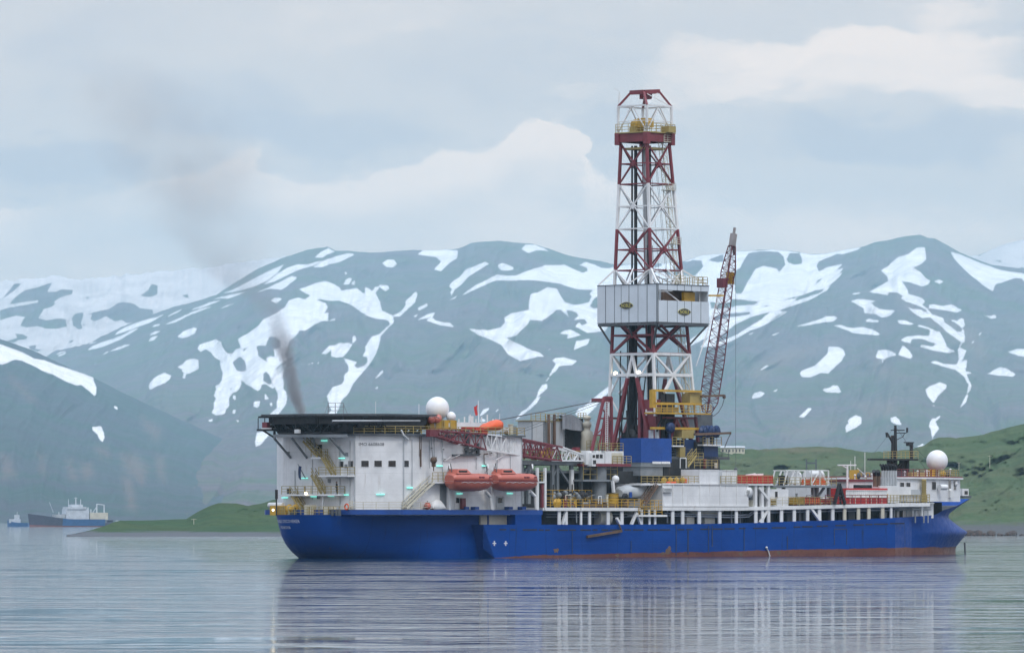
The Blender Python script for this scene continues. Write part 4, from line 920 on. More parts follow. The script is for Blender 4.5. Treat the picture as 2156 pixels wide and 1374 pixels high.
for i in range(4):
    j = (i + 1) % 4
    q.bar(dc(i, 29.2), dc(j, 29.2), .36); q.bar(dc(i, 26.2), dc(j, 26.2), .42)
    c_ = (dc(i, 26.2) + dc(j, 26.2)) / 2
    if i in (0, 2):      # the faces along the ship: crossed bracing over an open V-door
        q.bar(dc(i, 29.2), c_, .28); q.bar(dc(j, 29.2), c_, .28)
        for f in (.25, .75): q.bar(c_, dc(i, 23.6) * (1 - f) + dc(j, 23.6) * f, .34)
        q.mat(1); cb = (dc(i, 19.8) + dc(j, 19.8)) / 2
        for f in (.2, .8): q.bar(cb, dc(i, ZD) * (1 - f) + dc(j, ZD) * f, .42)
        q.bar(dc(i, 20.0), dc(j, 20.0), .3); q.bar(cb + Vector((1.2, 0, 0)), dc(j, ZD), .4); q.mat(0)
    else:                # the athwartship faces: tall A-frame
        ap = (dc(i, 29.0) + dc(j, 29.0)) / 2
        for f in (.08, .92):
            base = dc(i, ZD) * (1 - f) + dc(j, ZD) * f; mid_ = ap + (base - ap) * .22
            q.mat(0); q.bar(ap, mid_, .36); q.mat(1); q.bar(mid_, base, .44); q.mat(0)
        q.bar(dc(i, 29.2), (dc(i, 26.2) * .7 + dc(j, 26.2) * .3), .2); q.bar(dc(j, 29.2), (dc(j, 26.2) * .7 + dc(i, 26.2) * .3), .2)
        q.bar(dc(i, 23.2), (dc(i, 26.2) * .8 + dc(j, 26.2) * .2), .18); q.bar(dc(i, 23.2), dc(i, 20.3) * .75 + dc(j, 20.3) * .25, .16)
# outriggers that carry the windwalls
for i, (a, b_) in enumerate(((-5.6, -5.6), (5.6, -5.6), (5.6, 5.6), (-5.6, 5.6))):
    q.mat(0); q.bar(dc(i, 41.6), (a, b_, 39.3), .24); q.mat(2); q.bar(dc(i, 30.5), (a, b_, 33.5), .26)
    j = (i + 1) % 4; a2, b2 = ((5.6, -5.6), (5.6, 5.6), (-5.6, 5.6), (-5.6, -5.6))[i]
    m_ = Vector(((a + a2) / 2, (b_ + b2) / 2, 39.3)); q.mat(0); q.bar(dc(i, 41.6) * .5 + dc(j, 41.6) * .5, m_, .16); q.bar(dc(i, 41.5), m_, .18); q.bar(dc(j, 41.5), m_, .18)
    q.mat(2); q.bar((a, b_, 33.45), (a2, b2, 33.45), .4, .3); q.bar(dc(i, 33.4), (a, b_, 33.4), .3); m2 = Vector((m_.x, m_.y, 33.4)); q.bar(m2, (dc(i, 31.8) + dc(j, 31.8)) / 2, .2)
q.mat(0)
derrick = part('derrick', q, [M_wplain, M_red, M_dgrey])
# machinery and pipe inside the tower
q = MB(); o = dofs(40)
for (a, b_, w_) in ((-1.6, 1.1, .34), (-.5, -.55, .38), (-1.7, 1.7, .2)): q.box(a + o[0] - w_ / 2, a + o[0] + w_ / 2, b_ + o[1] - w_ / 2, b_ + o[1] + w_ / 2, 15, 59.5)
for k in range(10): a, b_ = -2.6 + .33 * (k % 5) + o[0], 2.0 + .35 * (k // 5); q.tube((a, b_, 15), (a + .1, b_ + .2, 34.5), .09, n=5)
for k in range(5): q.tube((-1.9 + .45 * k, -1.6, 15), (-1.5 + .3 * k + o[0], -1.0 + o[1], 45), .05, n=4)
part('guide_track', q, M_black, derrick)
q = MB(); q.tube((o[0] - .05, -.15 + o[1], 36), (o[0] - .2, -.1 + dofs(58)[1], 59.6), .5, n=14); q.tube((-.15, -.1, 16), (o[0] - .05, -.15 + o[1], 35.9), .38, n=12); part('motion_compensator', q, M_pgrey, derrick)
q = MB()
for dx, dy in ((-2, -1), (1.5, -1.5), (2.2, .4), (1.2, 1.9), (2.4, -1.1)): q.tube((dx * .9, dy, 39), (dx * .6 + dofs(59)[0], dy * .6 + dofs(59)[1], 59.5), .03, n=4)
part('hoisting_line', q, M_dgrey, derrick)
q = MB()
for z0, z1 in ((39.5, 53), (53, 60), (20, 33)):
    a = dc(1, z0) + Vector((-.9, .55, 0)); b_ = dc(1, z1) + Vector((-.9, .55, 0)); q.lattice(a, b_, .75, .75, .07, .04, int((z1 - z0) / .75), side=(1, 0, 0))
for z in (45.2, 53.0, 60): a = dc(1, z) + Vector((-.9, .4, 0)); q.box(a.x - .8, a.x + .8, a.y - .9, a.y + .6, z, z + .1); q.rail([(a.x - .8, a.y - .9, z), (a.x + .8, a.y - .9, z), (a.x + .8, a.y + .6, z)], 1.0, .8, .03)
part('ladder_tower', q, M_cream, derrick)
# windwalls
q = MB(); sm = MB(); Z0, Z1 = 33.65, 39.25; E = 5.75; ow, oh = 36.85, 38.35
def wall(a, b_, z0, z1, mb=q, th=.12):
    a, b_ = Vector((*a, 0)), Vector((*b_, 0)); u = (b_ - a).normalized(); out = Vector((u.y, -u.x, 0))
    mb.slab([a + Vector((0, 0, z0)), b_ + Vector((0, 0, z0)), b_ + Vector((0, 0, z1)), a + Vector((0, 0, z1))], -out * th)
def seam(a, b_, fr, z0, z1, w_=.07):
    a, b_ = Vector((*a, 0)), Vector((*b_, 0)); u = (b_ - a).normalized(); out = Vector((u.y, -u.x, 0)); p = a + (b_ - a) * fr
    sm.slab([p - u * w_ / 2 + out * .004 + Vector((0, 0, z0)), p + u * w_ / 2 + out * .004 + Vector((0, 0, z0)), p + u * w_ / 2 + out * .004 + Vector((0, 0, z1)), p - u * w_ / 2 + out * .004 + Vector((0, 0, z1))], out * .02)
wall((-E, E), (-E, -E), Z0, Z1); wall((-E + .13, -E), (E, -E), Z0, ow); wall((-E + .13, -E), (E, -E), oh, Z1); wall((E, -E + .13), (E, E - .13), Z0, Z1); wall((E, E), (-E + .13, E), Z0, Z1)
for f, w_ in ((.14, .09), (.29, .07), (.40, .05), (.53, .09), (.68, .05), (.83, .1), (.992, .16)): seam((-E, E), (-E, -E), f, Z0, Z1, w_)
for f in (.19, .38, .52, .66, .84): seam((-E, -E), (E, -E), f, Z0, ow, .07); seam((-E, -E), (E, -E), f, oh, Z1, .07)
seam((-E, -E), (E, -E), .012, Z0, Z1, .16)
for z in (Z0 + .05, Z1 - .05):
    for a, b_ in (((-E, E), (-E, -E)), ((-E, -E), (E, -E))):
        a, b_ = Vector((*a, z)), Vector((*b_, z)); u = (b_ - a).normalized(); out = Vector((u.y, -u.x, 0)); sm.bar(a + out * .05, b_ + out * .05, .06, .09)
part('windwall', q, M_wind, derrick); part('windwall_seam', sm, M_seam, derrick)
q = MB(); q.box(-4.6, 4.9, -4.4, 4.4, 36.2, 36.5); q.box(-2, 4.8, -3.6, -3.2, 36.5, 38.6); q.mat(1); q.box(1.2, 3.6, -4.9, -4.4, 36.6, 38.2); q.mat(2); q.bar((-3, -5, 38.2), (0, -5, 36.8), .15); q.bar((-4.5, -4.8, 38.3), (-4.5, -4.8, 36.6), .18); q.bar((-5, -4.9, 38.1), (-1.5, -4.9, 38.3), .14); q.bar((4.6, -4.9, 38.3), (4.6, -4.9, 36.6), .15)
part('fingerboard', q, [M_rust, M_yel, M_wplain], derrick)
def emblem(c, u, w_, h_):
    c, u = Vector(c), Vector(u); out = Vector((u.y, -u.x, 0)); up = Vector((0, 0, 1)); q = MB()
    def ring(k, e, o): return [c + u * (w_ / 2 * k * math.copysign(abs(math.cos(a)) ** e, math.cos(a))) + up * (h_ / 2 * k * math.copysign(abs(math.sin(a)) ** (e * 1.25), math.sin(a))) + out * o for a in [2 * math.pi * i / 36 for i in range(36)]]
    q.mat(1); q.slab(ring(1.06, 1.15, .01), out * .03); q.mat(0); q.slab(ring(1.0, 1.15, .04), out * .02)
    vs, fs = text_mesh('NOBLE', 1.0, 0.0); xs = [v[0] for v in vs]; zs = [v[1] for v in vs]; kx = w_ * .70 / (max(xs) - min(xs)); kz = h_ * .50 / (max(zs) - min(zs)); mx_ = (max(xs) + min(xs)) / 2; mz = (max(zs) + min(zs)) / 2
    q.mat(1); q.add([c + u * ((v[0] - mx_) * kx) + up * ((v[1] - mz) * kz) + out * .07 for v in vs], fs)
    part('emblem', q, [M_letd, M_gold], derrick)
a = pq(1319, 643, -E); emblem((-E - .03, a.y, a.z), (0, -1, 0), 2.5, .98)
a = pp(1440.5, 656.5, -E); emblem((a.x, -E - .03, a.z), (1, 0, 0), 2.75, .98)
q = MB(); a = (4.4, -5.1); q.rail([(-1.5, -E + .1, Z1), (E - .2, -E + .1, Z1), (E - .2, 3, Z1)], 1.2, 1.0); q.box(-1, E - .3, -E + .2, -3.6, Z1 - .1, Z1); part('windwall_railing', q, M_rail, derrick)
q = MB(); q.bar(pp(1492, 622, -E + .4), pp(1523, 622, -E + .4), .25); part('tugger_arm', q, M_yel, derrick)
# crown: girder box, water table, gin pole frame
q = MB(); o = dofs(61); B = 2.75
c4 = [Vector((sx * B + o[0], s2 * B + o[1], 0)) for sx, s2 in ((-1, -1), (1, -1), (1, 1), (-1, 1))]
for i in range(4):
    a, b_ = c4[i], c4[(i + 1) % 4]; u = (b_ - a).normalized(); out = Vector((u.y, -u.x, 0))
    q.bar(a + Vector((0, 0, 60.6)), b_ + Vector((0, 0, 60.6)), .3, 1.25); q.bar(a + Vector((0, 0, 59.6)), a + Vector((0, 0, 61.3)), .75)
q.mat(1)
for i in range(4):
    a, b_ = c4[i], c4[(i + 1) % 4]
    q.bar(a + Vector((0, 0, 61.3)), a + Vector((0, 0, 65.2)), .3); q.bar(a + Vector((0, 0, 65.2)), b_ + Vector((0, 0, 65.2)), .22); q.bar(a + Vector((0, 0, 63.0)), b_ + Vector((0, 0, 63.0)), .1)
    m_ = (a + b_) / 2; q.bar(m_ + Vector((0, 0, 65.2)), a + Vector((0, 0, 61.4)), .14); q.bar(m_ + Vector((0, 0, 65.2)), b_ + Vector((0, 0, 61.4)), .14)
q.mat(0); tops = [Vector((sx * 1.7 + o[0], s2 * 1.25 + o[1], 67.2 + .25 * (sx > 0))) for sx, s2 in ((-1, -1), (1, -1), (1, 1), (-1, 1))]
for i in range(4):
    q.bar(c4[i] + Vector((0, 0, 65.2)), tops[i], .3); q.bar(tops[i], tops[(i + 1) % 4], .45, .6)
q.bar(tops[0], tops[2], .3); q.bar(tops[1], tops[3], .3); q.box(o[0] - .5, o[0] + .9, o[1] - .6, o[1] + .6, 66.3, 67.4)
q.mat(1); q.bar(tops[0] + Vector((0, 0, -.9)), tops[2] + Vector((0, 0, -.9)), .12); q.bar(tops[0], c4[1] + Vector((0, 0, 65.2)), .1); q.bar(tops[1], c4[0] + Vector((0, 0, 65.2)), .1)
a = c4[3] + Vector((0, 0, 65)); q.bar(a, a + Vector((.1, -.2, 2.3)), .09); q.bar(a + Vector((.1, -.2, 2.3)), a + Vector((-.3, .5, 2.9)), .07)
part('crown_frame', q, [M_red, M_wplain], derrick)
q = MB(); q.box(o[0] - 3.1, o[0] + 3.3, o[1] - 3.1, o[1] + 3.1, 61.25, 61.4); P_ = [(o[0] + a * 3.0, o[1] + b_ * 3.0, 61.4) for a, b_ in ((-1, 1), (-1, -1), (1.07, -1), (1.07, 1))]; q.rail(P_, 1.2, 1.1); q.box(o[0] - 2.2, o[0] + 2.2, o[1] - 2.2, o[1] + 2.2, 58.9, 59.2); part('crown_platform', q, M_rail, derrick)
q = MB(); a = pq(1338, 263, -1.5 + o[0]); q.lathe((a.x, a.y, a.z), [(.05, -.3), (.72, -.3), (.8, 0), (.72, .3), (.05, .3)], 18, 'x'); q.box(a.x - .3, a.x + 1.4, a.y - 2.3, a.y - .6, a.z - .4, a.z + .9); part('crown_sheave', q, M_yel, derrick)
q = MB(); q.box(o[0] + 1, o[0] + 2.6, -2.6, -1.2, 61.4, 62.3); q.box(o[0] - 2.2, o[0] - .4, 1, 2.2, 61.4, 62.2); part('crown_block', q, M_rail, derrick)
q = MB(); a = dc(0, 20)   # top drive and dark gear low in the tower
q.box(-3.2, -1.6, -1.0, 1.8, 15.2, 19.0); q.box(-2.6, -1.8, -3.8, -3.2, 15, 24); q.lathe((-3.4, 1.2, 17.2), [(.1, -.4), (1.2, -.4), (1.2, .4), (.1, .4)], 12, 'x'); q.box(-1.2, .6, -3.6, -2.2, 15, 23.5); q.box(0, 3, -2, 2.5, 15, 18.5)
for k in range(6): q.tube((-4, 3.5 - k * 1.3, 15), (-2.5 + k * .3, 2.5 - k * .8, 26), .1, n=5)
for k in range(16):
    a, b_ = -4.2 + rnd.random() * 3.5, -3.6 + rnd.random() * 7; q.tube((a, b_, 14.5), (a + rnd.random() - .5, b_ + rnd.random() - .5, 18 + rnd.random() * 12), .06 + rnd.random() * .1, n=5)
for k in range(10): a = Vector((-4.3 + rnd.random() * 7, -4 + rnd.random() * 3, 15 + rnd.random() * 6)); q.bar(a, a + Vector((rnd.random() * 2, rnd.random() * 2 - 1, rnd.random() * 2 - .6)), .2)
for k in range(8): a = Vector((-3.8 + rnd.random() * 2, -3.5 + rnd.random() * 6, 15)); q.box(a.x, a.x + .8 + rnd.random(), a.y, a.y + .8 + rnd.random(), 14.5, 15.5 + rnd.random() * 3)
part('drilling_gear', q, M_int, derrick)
q = MB()   # cladding of the hoist tower: rusty panels at the near corner
a = dc(0, 18); q.box(a.x + .25, a.x + 1.6, a.y + .5, a.y + 2.6, 14.6, 22.6); q.box(a.x + .3, a.x + 1.0, a.y + 3.2, a.y + 3.7, 14.6, 24); q.mat(1); q.box(a.x + .1, a.x + .35, a.y + .8, a.y + 2.0, 20.6, 20.9); q.box(a.x + .1, a.x + .35, a.y + 1.9, a.y + 2.1, 20.3, 21.2); part('hoist_cladding', q, [M_red, M_wplain], derrick)
for p_ in ((1296, 786), (1345, 784)):
    q = MB(); q.ball(pq(*p_, -4.3), .3, 10, 6); part('derrick_lamp', q, M_warm, derrick)
# yellow handling gantry on the starboard side
q = MB(); Y_ = -5.6
for py in (822.5, 849.5): pbox(q, 1376, 1478, py - 2.2, py + 2.2, Y_, .5)
pbox(q, 1374, 1381, 820, 858, Y_, .6); pbox(q, 1374, 1475, 899, 904, Y_, .5)
q.mat(1); pbox(q, 1453, 1478, 826, 848, Y_ + .4, 1.6); pbox(q, 1436, 1462, 905, 922, Y_, 1.5)
q.mat(0); pbox(q, 1381, 1497, 868.5, 871.5, Y_ - 1, 2.2); prail(q, 1381, 1497, 869, Y_ - 1, 1.2, 1.2); prail(q, 1381, 1440, 869, Y_ + 1.2, 1.2, 1.2)
q.mat(1); pbox(q, 1384, 1428, 857, 867, Y_ + .8, .6); part('handling_gantry', q, [M_yel, M_rail], derrick)
q = MB(); q.bar(pp(1476, 834, Y_), pp(1524, 832, Y_), .3); q.bar(pp(1524, 831, Y_), pp(1525, 838, Y_), .35); q.mat(1)
hp = [(1525, 838), (1521, 853), (1513, 867), (1503, 875), (1496, 872)]; q.path([pp(x_, y2, Y_) for x_, y2 in hp], .06)
q.mat(0); q.bar(pp(1462, 914, Y_ - 2), pp(1538, 911, Y_ - 2), .32); q.mat(1); q.path([pp(1538, 913, Y_ - 2), pp(1533, 923, Y_ - 2), pp(1526, 941, Y_ - 2)], .07); part('hose_boom', q, [M_rust, M_dgrey], derrick)

# ================================================================== drill floor and substructure
q = MB(); q.box(-7, 5.5, -8, 8, 5.0, 14.0); part('substructure', q, M_int)  # solid block; the shade of the open interior is in its dark colour
q = MB(); sB = S_(1350, -8.6); z0, z1 = Zs(1380, 973, -8.6), Zs(1380, 922, -8.6); q.box(sB, S_(1414, -8.6), -8.6, -4.6, z0, z1)
part('drill_floor_wall', q, M_blu2)
q = MB(); q.box(sB + .1, S_(1413, -8.6), -8.5, -4.7, z0 - .6, z0); q.prism([(sB + .3, -8.2), (S_(1400, -8.6), -8.2), (S_(1390, -8.6), -5), (sB + .3, -4.9)], z0 - 1.9, z0 - .6); q.mat(1); pbox(q, 1374, 1392, 971, 976, -8.65, .1); pbox(q, 1393, 1411, 971, 976, -8.65, .1); part('drill_floor_underside', q, [M_grey, M_wplain])
q = MB(); q.box(-5.5, 9.5, -6.5, 6.5, 14.0, 14.4); q.rail([(-5.4, 6.4, 14.4), (-5.4, -6.4, 14.4), (9.4, -6.4, 14.4)], 1.1, 1.5); part('drill_floor', q, M_dgrey)
q = MB(); pbox(q, 1416, 1440, 937, 940, -7, 2.5); q.mat(1); prail(q, 1416, 1440, 937, -7, 1.2, 1.0); prail(q, 1480, 1519, 937, -7, 1.2, 1.0); q.mat(0); pbox(q, 1480, 1519, 935, 938, -7, 3)
q.mat(1); pbox(q, 1432, 1443, 940, 962, -6.8, 1.5); q.stair(pp(1444, 982, -8), pp(1462, 958, -8), .8, (0, 1, 0)); prail(q, 1448, 1481, 972, -8, 1.3, 1.2); q.mat(0); pbox(q, 1448, 1481, 971, 974, -8, 2); q.mat(1); prail(q, 1462, 1511, 985, -8.5, 1.2, 1.2)
q.mat(2); pbox(q, 1370, 1376, 905, 922, -5, .4); pbox(q, 1383, 1388, 903, 922, -5, .4)
part('drill_floor_platform', q, [M_wplain, M_rail, M_pgrey])
q = MB(); pbox(q, 1441, 1465, 925, 966, -5.5, 3); q.mat(0); pbox(q, 1482, 1512, 939, 974, -6.5, 3.5); q.mat(1); pbox(q, 1418, 1428, 940, 990, -6, 1.2); pbox(q, 1466, 1481, 930, 985, -6, 1); part('winch_house', q, [M_navy, M_int])
q = MB()
for px in (1485, 1503):
    a = pp(px, 908, -6.6); q.lathe((a.x, a.y, a.z), [(.25, -.5), (.92, -.5), (.92, -.4), (.4, -.4), (.4, .4), (.92, .4), (.92, .5), (.25, .5)], 20, 'y')
    for k in range(6): q.bar((a.x, a.y - .5, a.z), (a.x + .9 * math.cos(k * 1.047), a.y - .5, a.z + .9 * math.sin(k * 1.047)), .12)
pbox(q, 1474, 1512, 915, 920, -6.6, .8); pbox(q, 1483, 1486, 918, 936, -6.6, .5); pbox(q, 1500, 1504, 918, 936, -6.6, .5); a = pp(1411, 900, -6); q.lathe((a.x, a.y, a.z), [(.1, -.3), (.75, -.3), (.75, .3), (.1, .3)], 16, 'y'); pbox(q, 1409, 1413, 905, 922, -6, .3)
part('guideline_reel', q, M_navy)
q = MB(); q.path([pp(1383, 908, -5.2), pp(1386, 895, -5.2), pp(1392, 884, -5.0), pp(1394, 860, -4.8)], .16, 8); q.path([pp(1396, 905, -5.4), pp(1402, 880, -5.2)], .16, 8); part('mud_hose', q, M_black)

# ================================================================== midship decks aft of the derrick
q = MB(); q.box(S_(1100, -7), S_(1345, -7) , -6.8, 6, 5.2, 12.2); q.box(S_(1100, -7), S_(1500, -7), -10.5, -10.2, 4.0, 6.5); part('midship_shade_block', q, M_int)  # added dark backdrop: its colour stands in for shade behind the pipe rack
q = MB(); zt = Zs(1250, 1068, -12.8); q.box(S_(1143, -12.8), S_(1349, -12.8), -12.8, -6.9, zt - .45, zt)
pbox(q, 1345, 1405, 1083, 1087, -13.1, 2.2); q.mat(0)
DK = [(1178, 6), (1193, 5), (1224, 4), (1242, 5), (1281, 6), (1310, 6), (1352, 4), (1368, 4), (1380, 4)]
for px, w_ in DK: pbox(q, px - w_ / 2, px + w_ / 2, 1072, 1104, -12.6, .16)
for a, b_ in (((1184, 1104), (1192, 1076)), ((1329, 1104), (1340, 1078)), ((1349, 1104), (1341, 1080)), ((1298, 1090), (1306, 1104))): q.bar(pp(*a, -12.5), pp(*b_, -12.5), .36)
part('side_deck', q, M_wplain)
q = MB(); prail(q, 1145, 1349, 1068, -12.7, 1.15, 1.4); prail(q, 1345, 1394, 1083, -13, 1.15, 1.2); prail(q, 1352, 1395, 1072, -12.6, 1.3, .9); prail(q, 1150, 1246, 1055, -9.5, 1.6, 1.4); part('side_deck_railing', q, M_yel)
q = MB()
for py in (1082, 1087.5): q.path([pp(1150, py, -11.4), pp(1345, py, -11.4)], .09)
q.path([pp(1213, 1068, -12.2), pp(1214, 1100, -12.4)], .1); q.path([pp(1219, 1068, -12.2), pp(1222, 1104, -12.4)], .08); part('deck_piping', q, M_grey)
q = MB(); q.tube(pp(1252, 1090, -10.6), pp(1276, 1090, -10.6), 1.3, n=14); q.mat(1); q.box(S_(1228, -12.3), S_(1300, -12.3), -12.3, -11.9, Zs(1260, 1071, -12.3), Zs(1260, 1060, -12.3)); part('pump_casing', q, [M_cream, M_rust])
q = MB()   # upper pipe-rack deck at the level of the crane
zt = Zs(1140, 969, -8.5); q.box(S_(1086, -8.5), S_(1236, -8.5), -8.5, 5, zt - .6, zt); q.box(S_(1086, -8.5), S_(1240, -8.5), -8.0, 4, zt - 1.7, zt - 1.4)
for px in (1101, 1115, 1165, 1175, 1205, 1225): pbox(q, px - 2.5, px + 2.5, 969, 1060, -8.2, .4)
for a, b_ in (((1176, 985), (1200, 1020)), ((1188, 1045), (1202, 1018)), ((1165, 1000), (1176, 975)), ((1101, 1000), (1115, 975))): q.bar(pp(*a, -8), pp(*b_, -8), .28)
q.mat(1); pbox(q, 1203, 1208.5, 988, 1040, -8.6, .4); q.mat(0); part('pipe_rack', q, [M_grey, M_wplain])
q = MB(); prail(q, 1090, 1236, 968, -8.4, 1.3, 1.4); prail(q, 1228, 1300, 1010, -9.5, 2.4, 1.4); part('rack_railing', q, M_rail)
q = MB(); pbox(q, 1228, 1300, 1009, 1013, -10.5, 3.5); part('crane_walkway', q, M_grey)
q = MB()
for px in (1092, 1098): q.bar(pp(px, 935, -7.5), pp(px, 968, -7.5), .2)
for py in (945, 955): q.bar(pp(1086, py, -7.5), pp(1220, py + 4, -7.5), .22)
for k in range(8): q.bar(pp(1100 + k * 15, 942, -7.4), pp(1104 + k * 15, 966, -7.4), .14)
part('rack_frame', q, M_red)
q = MB()
for k in range(22):
    px = 1160 + rnd.random() * 80; py = 1036 + rnd.random() * 10; a = pp(px, py, -9 - rnd.random()); r = .25 + rnd.random() * .3; q.mat(k % 2); q.ball(a, r, 8, 5)
    if k % 3 == 0: q.bar(a, a + Vector((1.5, 0, .3)), .2)
q.mat(1)
for k in range(10): a = pp(1165 + 8 * k, 1050, -8.8); q.bar(a, a + Vector((0, 0, 1.2 + rnd.random())), .12)
part('deck_manifold', q, [M_grey, M_int])
# ================================================================== forward: engine deck, columns, side houses
ZB = lambda px: np.interp(px, [1390, 1575, 1700, 1850, 1960], [1066.5, 1067, 1063.5, 1060, 1058])
q = MB()
pts = [1394, 1470, 1550, 1640, 1740, 1850, 1958]
for a, b_ in zip(pts, pts[1:]):
    p0, p1 = pp(a, ZB(a), -12.75), pp(b_, ZB(b_), -12.75)
    q.slab([p0, p1, p1 + Vector((0, 5.5, 0)), p0 + Vector((0, 5.5, 0))], (0, 0, -.5))
part('forward_side_deck', q, M_wplain)
for px, w_, mm in [(1417, 6, 0), (1438, 6, 0), (1473, 6, 0), (1516, 6, 0), (1551, 5.5, 0), (1592, 6, 0), (1606, 5, 0), (1619, 5.5, 0), (1646, 6, 0), (1673, 6, 0), (1701, 6, 0), (1726, 6, 0), (1754, 6, 0), (1779, 6, 1), (1808, 6, 1), (1830, 6, 1), (1859, 6.5, 1), (1877, 4, 0), (1922, 4, 0), (1942, 4, 0)]:
    q = MB(); py1 = np.interp(px, [1390, 1500, 1600, 1700, 1800, 1870, 1920, 1968], [1104, 1103, 1101, 1097, 1095, 1091, 1088, 1085])
    pbox(q, px - w_ / 2, px + w_ / 2, ZB(px) + 2, py1, -12.6 if px < 1890 else -10.2, .16); part('deck_column', q, M_cream if mm else M_wplain)
q = MB()
for a, b_ in (((1597, 1026), (1617, 1051)), ((1600, 1100), (1617, 1071)), ((1704, 1066), (1727, 1097))): q.bar(pp(*a, -12.5), pp(*b_, -12.5), .38)
for px in (1592, 1606, 1619): pbox(q, px - 2.5, px + 2.5, 1022, 1070, -12.6, .4)
part('column_brace', q, M_wplain)
q = MB()
for py in (1079, 1083.5): q.path([pp(1400, py + 1, -11.6), pp(1540, py + 5, -11.6), pp(1576, py + 4, -11.6), pp(1586, py - 4, -11.6), pp(1700, py - 7, -11.6), pp(1860, py - 10, -11.4), pp(1960, py - 12, -9.5)], .1)
for px in range(1405, 1960, 9):
    if rnd.random() < .6: q.path([pp(px, 1074, -11), pp(px, 1100, -11)], .06 + rnd.random() * .08)
part('forward_piping', q, M_pgrey)
q = MB(); s0, s1 = S_(1395, -8), S_(1965, -8); q.box(s0, 50, -9.3, 7, 4.0, 7.6); q.mat(1)  # dark box paints the shade behind the columns; small blocks are gear
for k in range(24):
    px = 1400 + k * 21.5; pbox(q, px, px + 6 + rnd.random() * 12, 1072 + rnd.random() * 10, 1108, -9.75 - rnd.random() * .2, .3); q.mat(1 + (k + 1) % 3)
part('shade_wall_and_gear', q, [M_int, M_grey, M_dgrey, M_int])
q = MB()   # hopper under the mud house
a = [pp(1441, 1069, -11.8), pp(1531, 1069, -11.8), pp(1512, 1087, -11.2), pp(1470, 1087, -11.2)]; q.slab(a, (0, 3, 0)); pbox(q, 1446, 1462, 1086, 1104, -11.5, 1.5); pbox(q, 1484, 1505, 1088, 1104, -11.2, 1.5); part('mud_hopper', q, M_cream)
q = MB(); pbox(q, 1395, 1576, 1019, 1067, -12.65, 5.2); mudh = part('mud_house', q, M_white)
q = MB()
for px in (1395, 1417, 1438, 1473, 1516, 1551): pbox(q, px, px + 2, 1019, 1067, -12.75, .1)
pbox(q, 1395, 1577, 1017, 1020, -12.8, .15); pbox(q, 1395, 1577, 1063, 1066, -12.8, .15); part('wall_stiffener', q, M_wplain, mudh)
q = MB(); pbox(q, 1398, 1416, 1026.5, 1036, -13.0, .3); q.mat(1)
for k in range(3): pbox(q, 1399, 1415, 1028 + k * 2.8, 1029.2 + k * 2.8, -13.02, .02)
part('ventilation_louvre', q, [M_wplain, M_dgrey], mudh)
q = MB(); a = pp(1575, 1036, -12.4); q.lathe((a.x, a.y, a.z), [(.0, -.3), (.75, -.3), (.75, .5), (.5, .5)], 14, 'y'); pbox(q, 1568, 1579, 1031, 1042, -12.7, .6); part('vent_cowl', q, M_wplain, mudh)
q = MB(); pbox(q, 1473, 1513, 988, 1018, -12.6, 3.5); q.mat(1); pbox(q, 1473, 1514, 988, 990, -12.65, .1); part('upper_house', q, [M_white, M_wplain])
q = MB(); pbox(q, 1513, 1628, 1018, 1021, -12.8, 5); q.box(S_(1350, -9), S_(1475, -9), -9.5, -5.5, Zs(1410, 1019, -9), Zs(1410, 1017, -9)); pbox(q, 1350, 1395, 1018, 1021, -12.6, 3); part('upper_deck', q, M_wplain)
q = MB(); prail(q, 1350, 1474, 1018, -12.4, 1.1, 1.3); prail(q, 1517, 1628, 1018, -12.75, 1.1, 1.2); prail(q, 1630, 1761, 1022, -12.0, 1.2, 1.2); prail(q, 1630, 1700, 1022, -6, 1.2, 1.2); part('upper_railing', q, M_rail)
q = MB()
for k in range(6): a = pp(1398 + k * 13, 1010, -10); q.ball(a, .42, 10, 6); q.tube(a, a + Vector((0, 0, -.9)), .2)
pbox(q, 1395, 1470, 1012, 1017, -9.6, .4); q.mat(1); pbox(q, 1440, 1450, 1008, 1016, -10.2, .8); pbox(q, 1405, 1425, 1012, 1017, -10.4, .3); part('valve_manifold', q, [M_yel, M_orange])
q = MB(); q.stair(pp(1354, 1062, -12.4), pp(1381, 1021, -12.4), .8, (0, 1, 0)); part('side_stair', q, M_rust)
q = MB(); a, b_ = pp(1345, 1067, -12.2), pp(1395, 1019, -12.2); q.box(a.x + .5, b_.x - .1, -9.5, -7.3, a.z, b_.z); part('mud_house_annex', q, M_white)
q = MB(); pbox(q, 1617, 1660, 1029, 1065, -12.2, 3.2); sh = part('side_deckhouse', q, M_white); window(pp(1634, 1041, -12.2), u_sb, .6, .95, sh)
q = MB(); pbox(q, 1578, 1591, 1038, 1052, -12.2, 1); q.mat(1); pbox(q, 1576, 1592, 1036, 1066, -11.4, .5); part('fire_locker', q, [M_dgrey, M_cream])
q = MB(); pbox(q, 1628, 1762, 1021.5, 1025.5, -12.1, 6.5)
for px in (1650, 1712, 1720, 1745): pbox(q, px, px + 4, 1025, 1062, -11, .4)
q.bar(pp(1722, 1045, -11), pp(1735, 1026, -11), .3); part('module_platform', q, M_grey)
q = MB(); prail(q, 1622, 1660, 1064, -12.6, 1.2, 1.2); prail(q, 1790, 1868, 1059.5, -12.7, 1.3, 1.3); part('walkway_railing', q, M_cream)
q = MB(); prail(q, 1660, 1760, 1063, -12.6, 1.2, 1.2); prail(q, 1868, 1957, 1058.5, -12.4, 1.2, .8); part('walkway_railing', q, M_rail)
q = MB(); prail(q, 1738, 1868, 1059.5, -12.72, 1.25, 2.0, r=.045); part('walkway_railing', q, M_red)
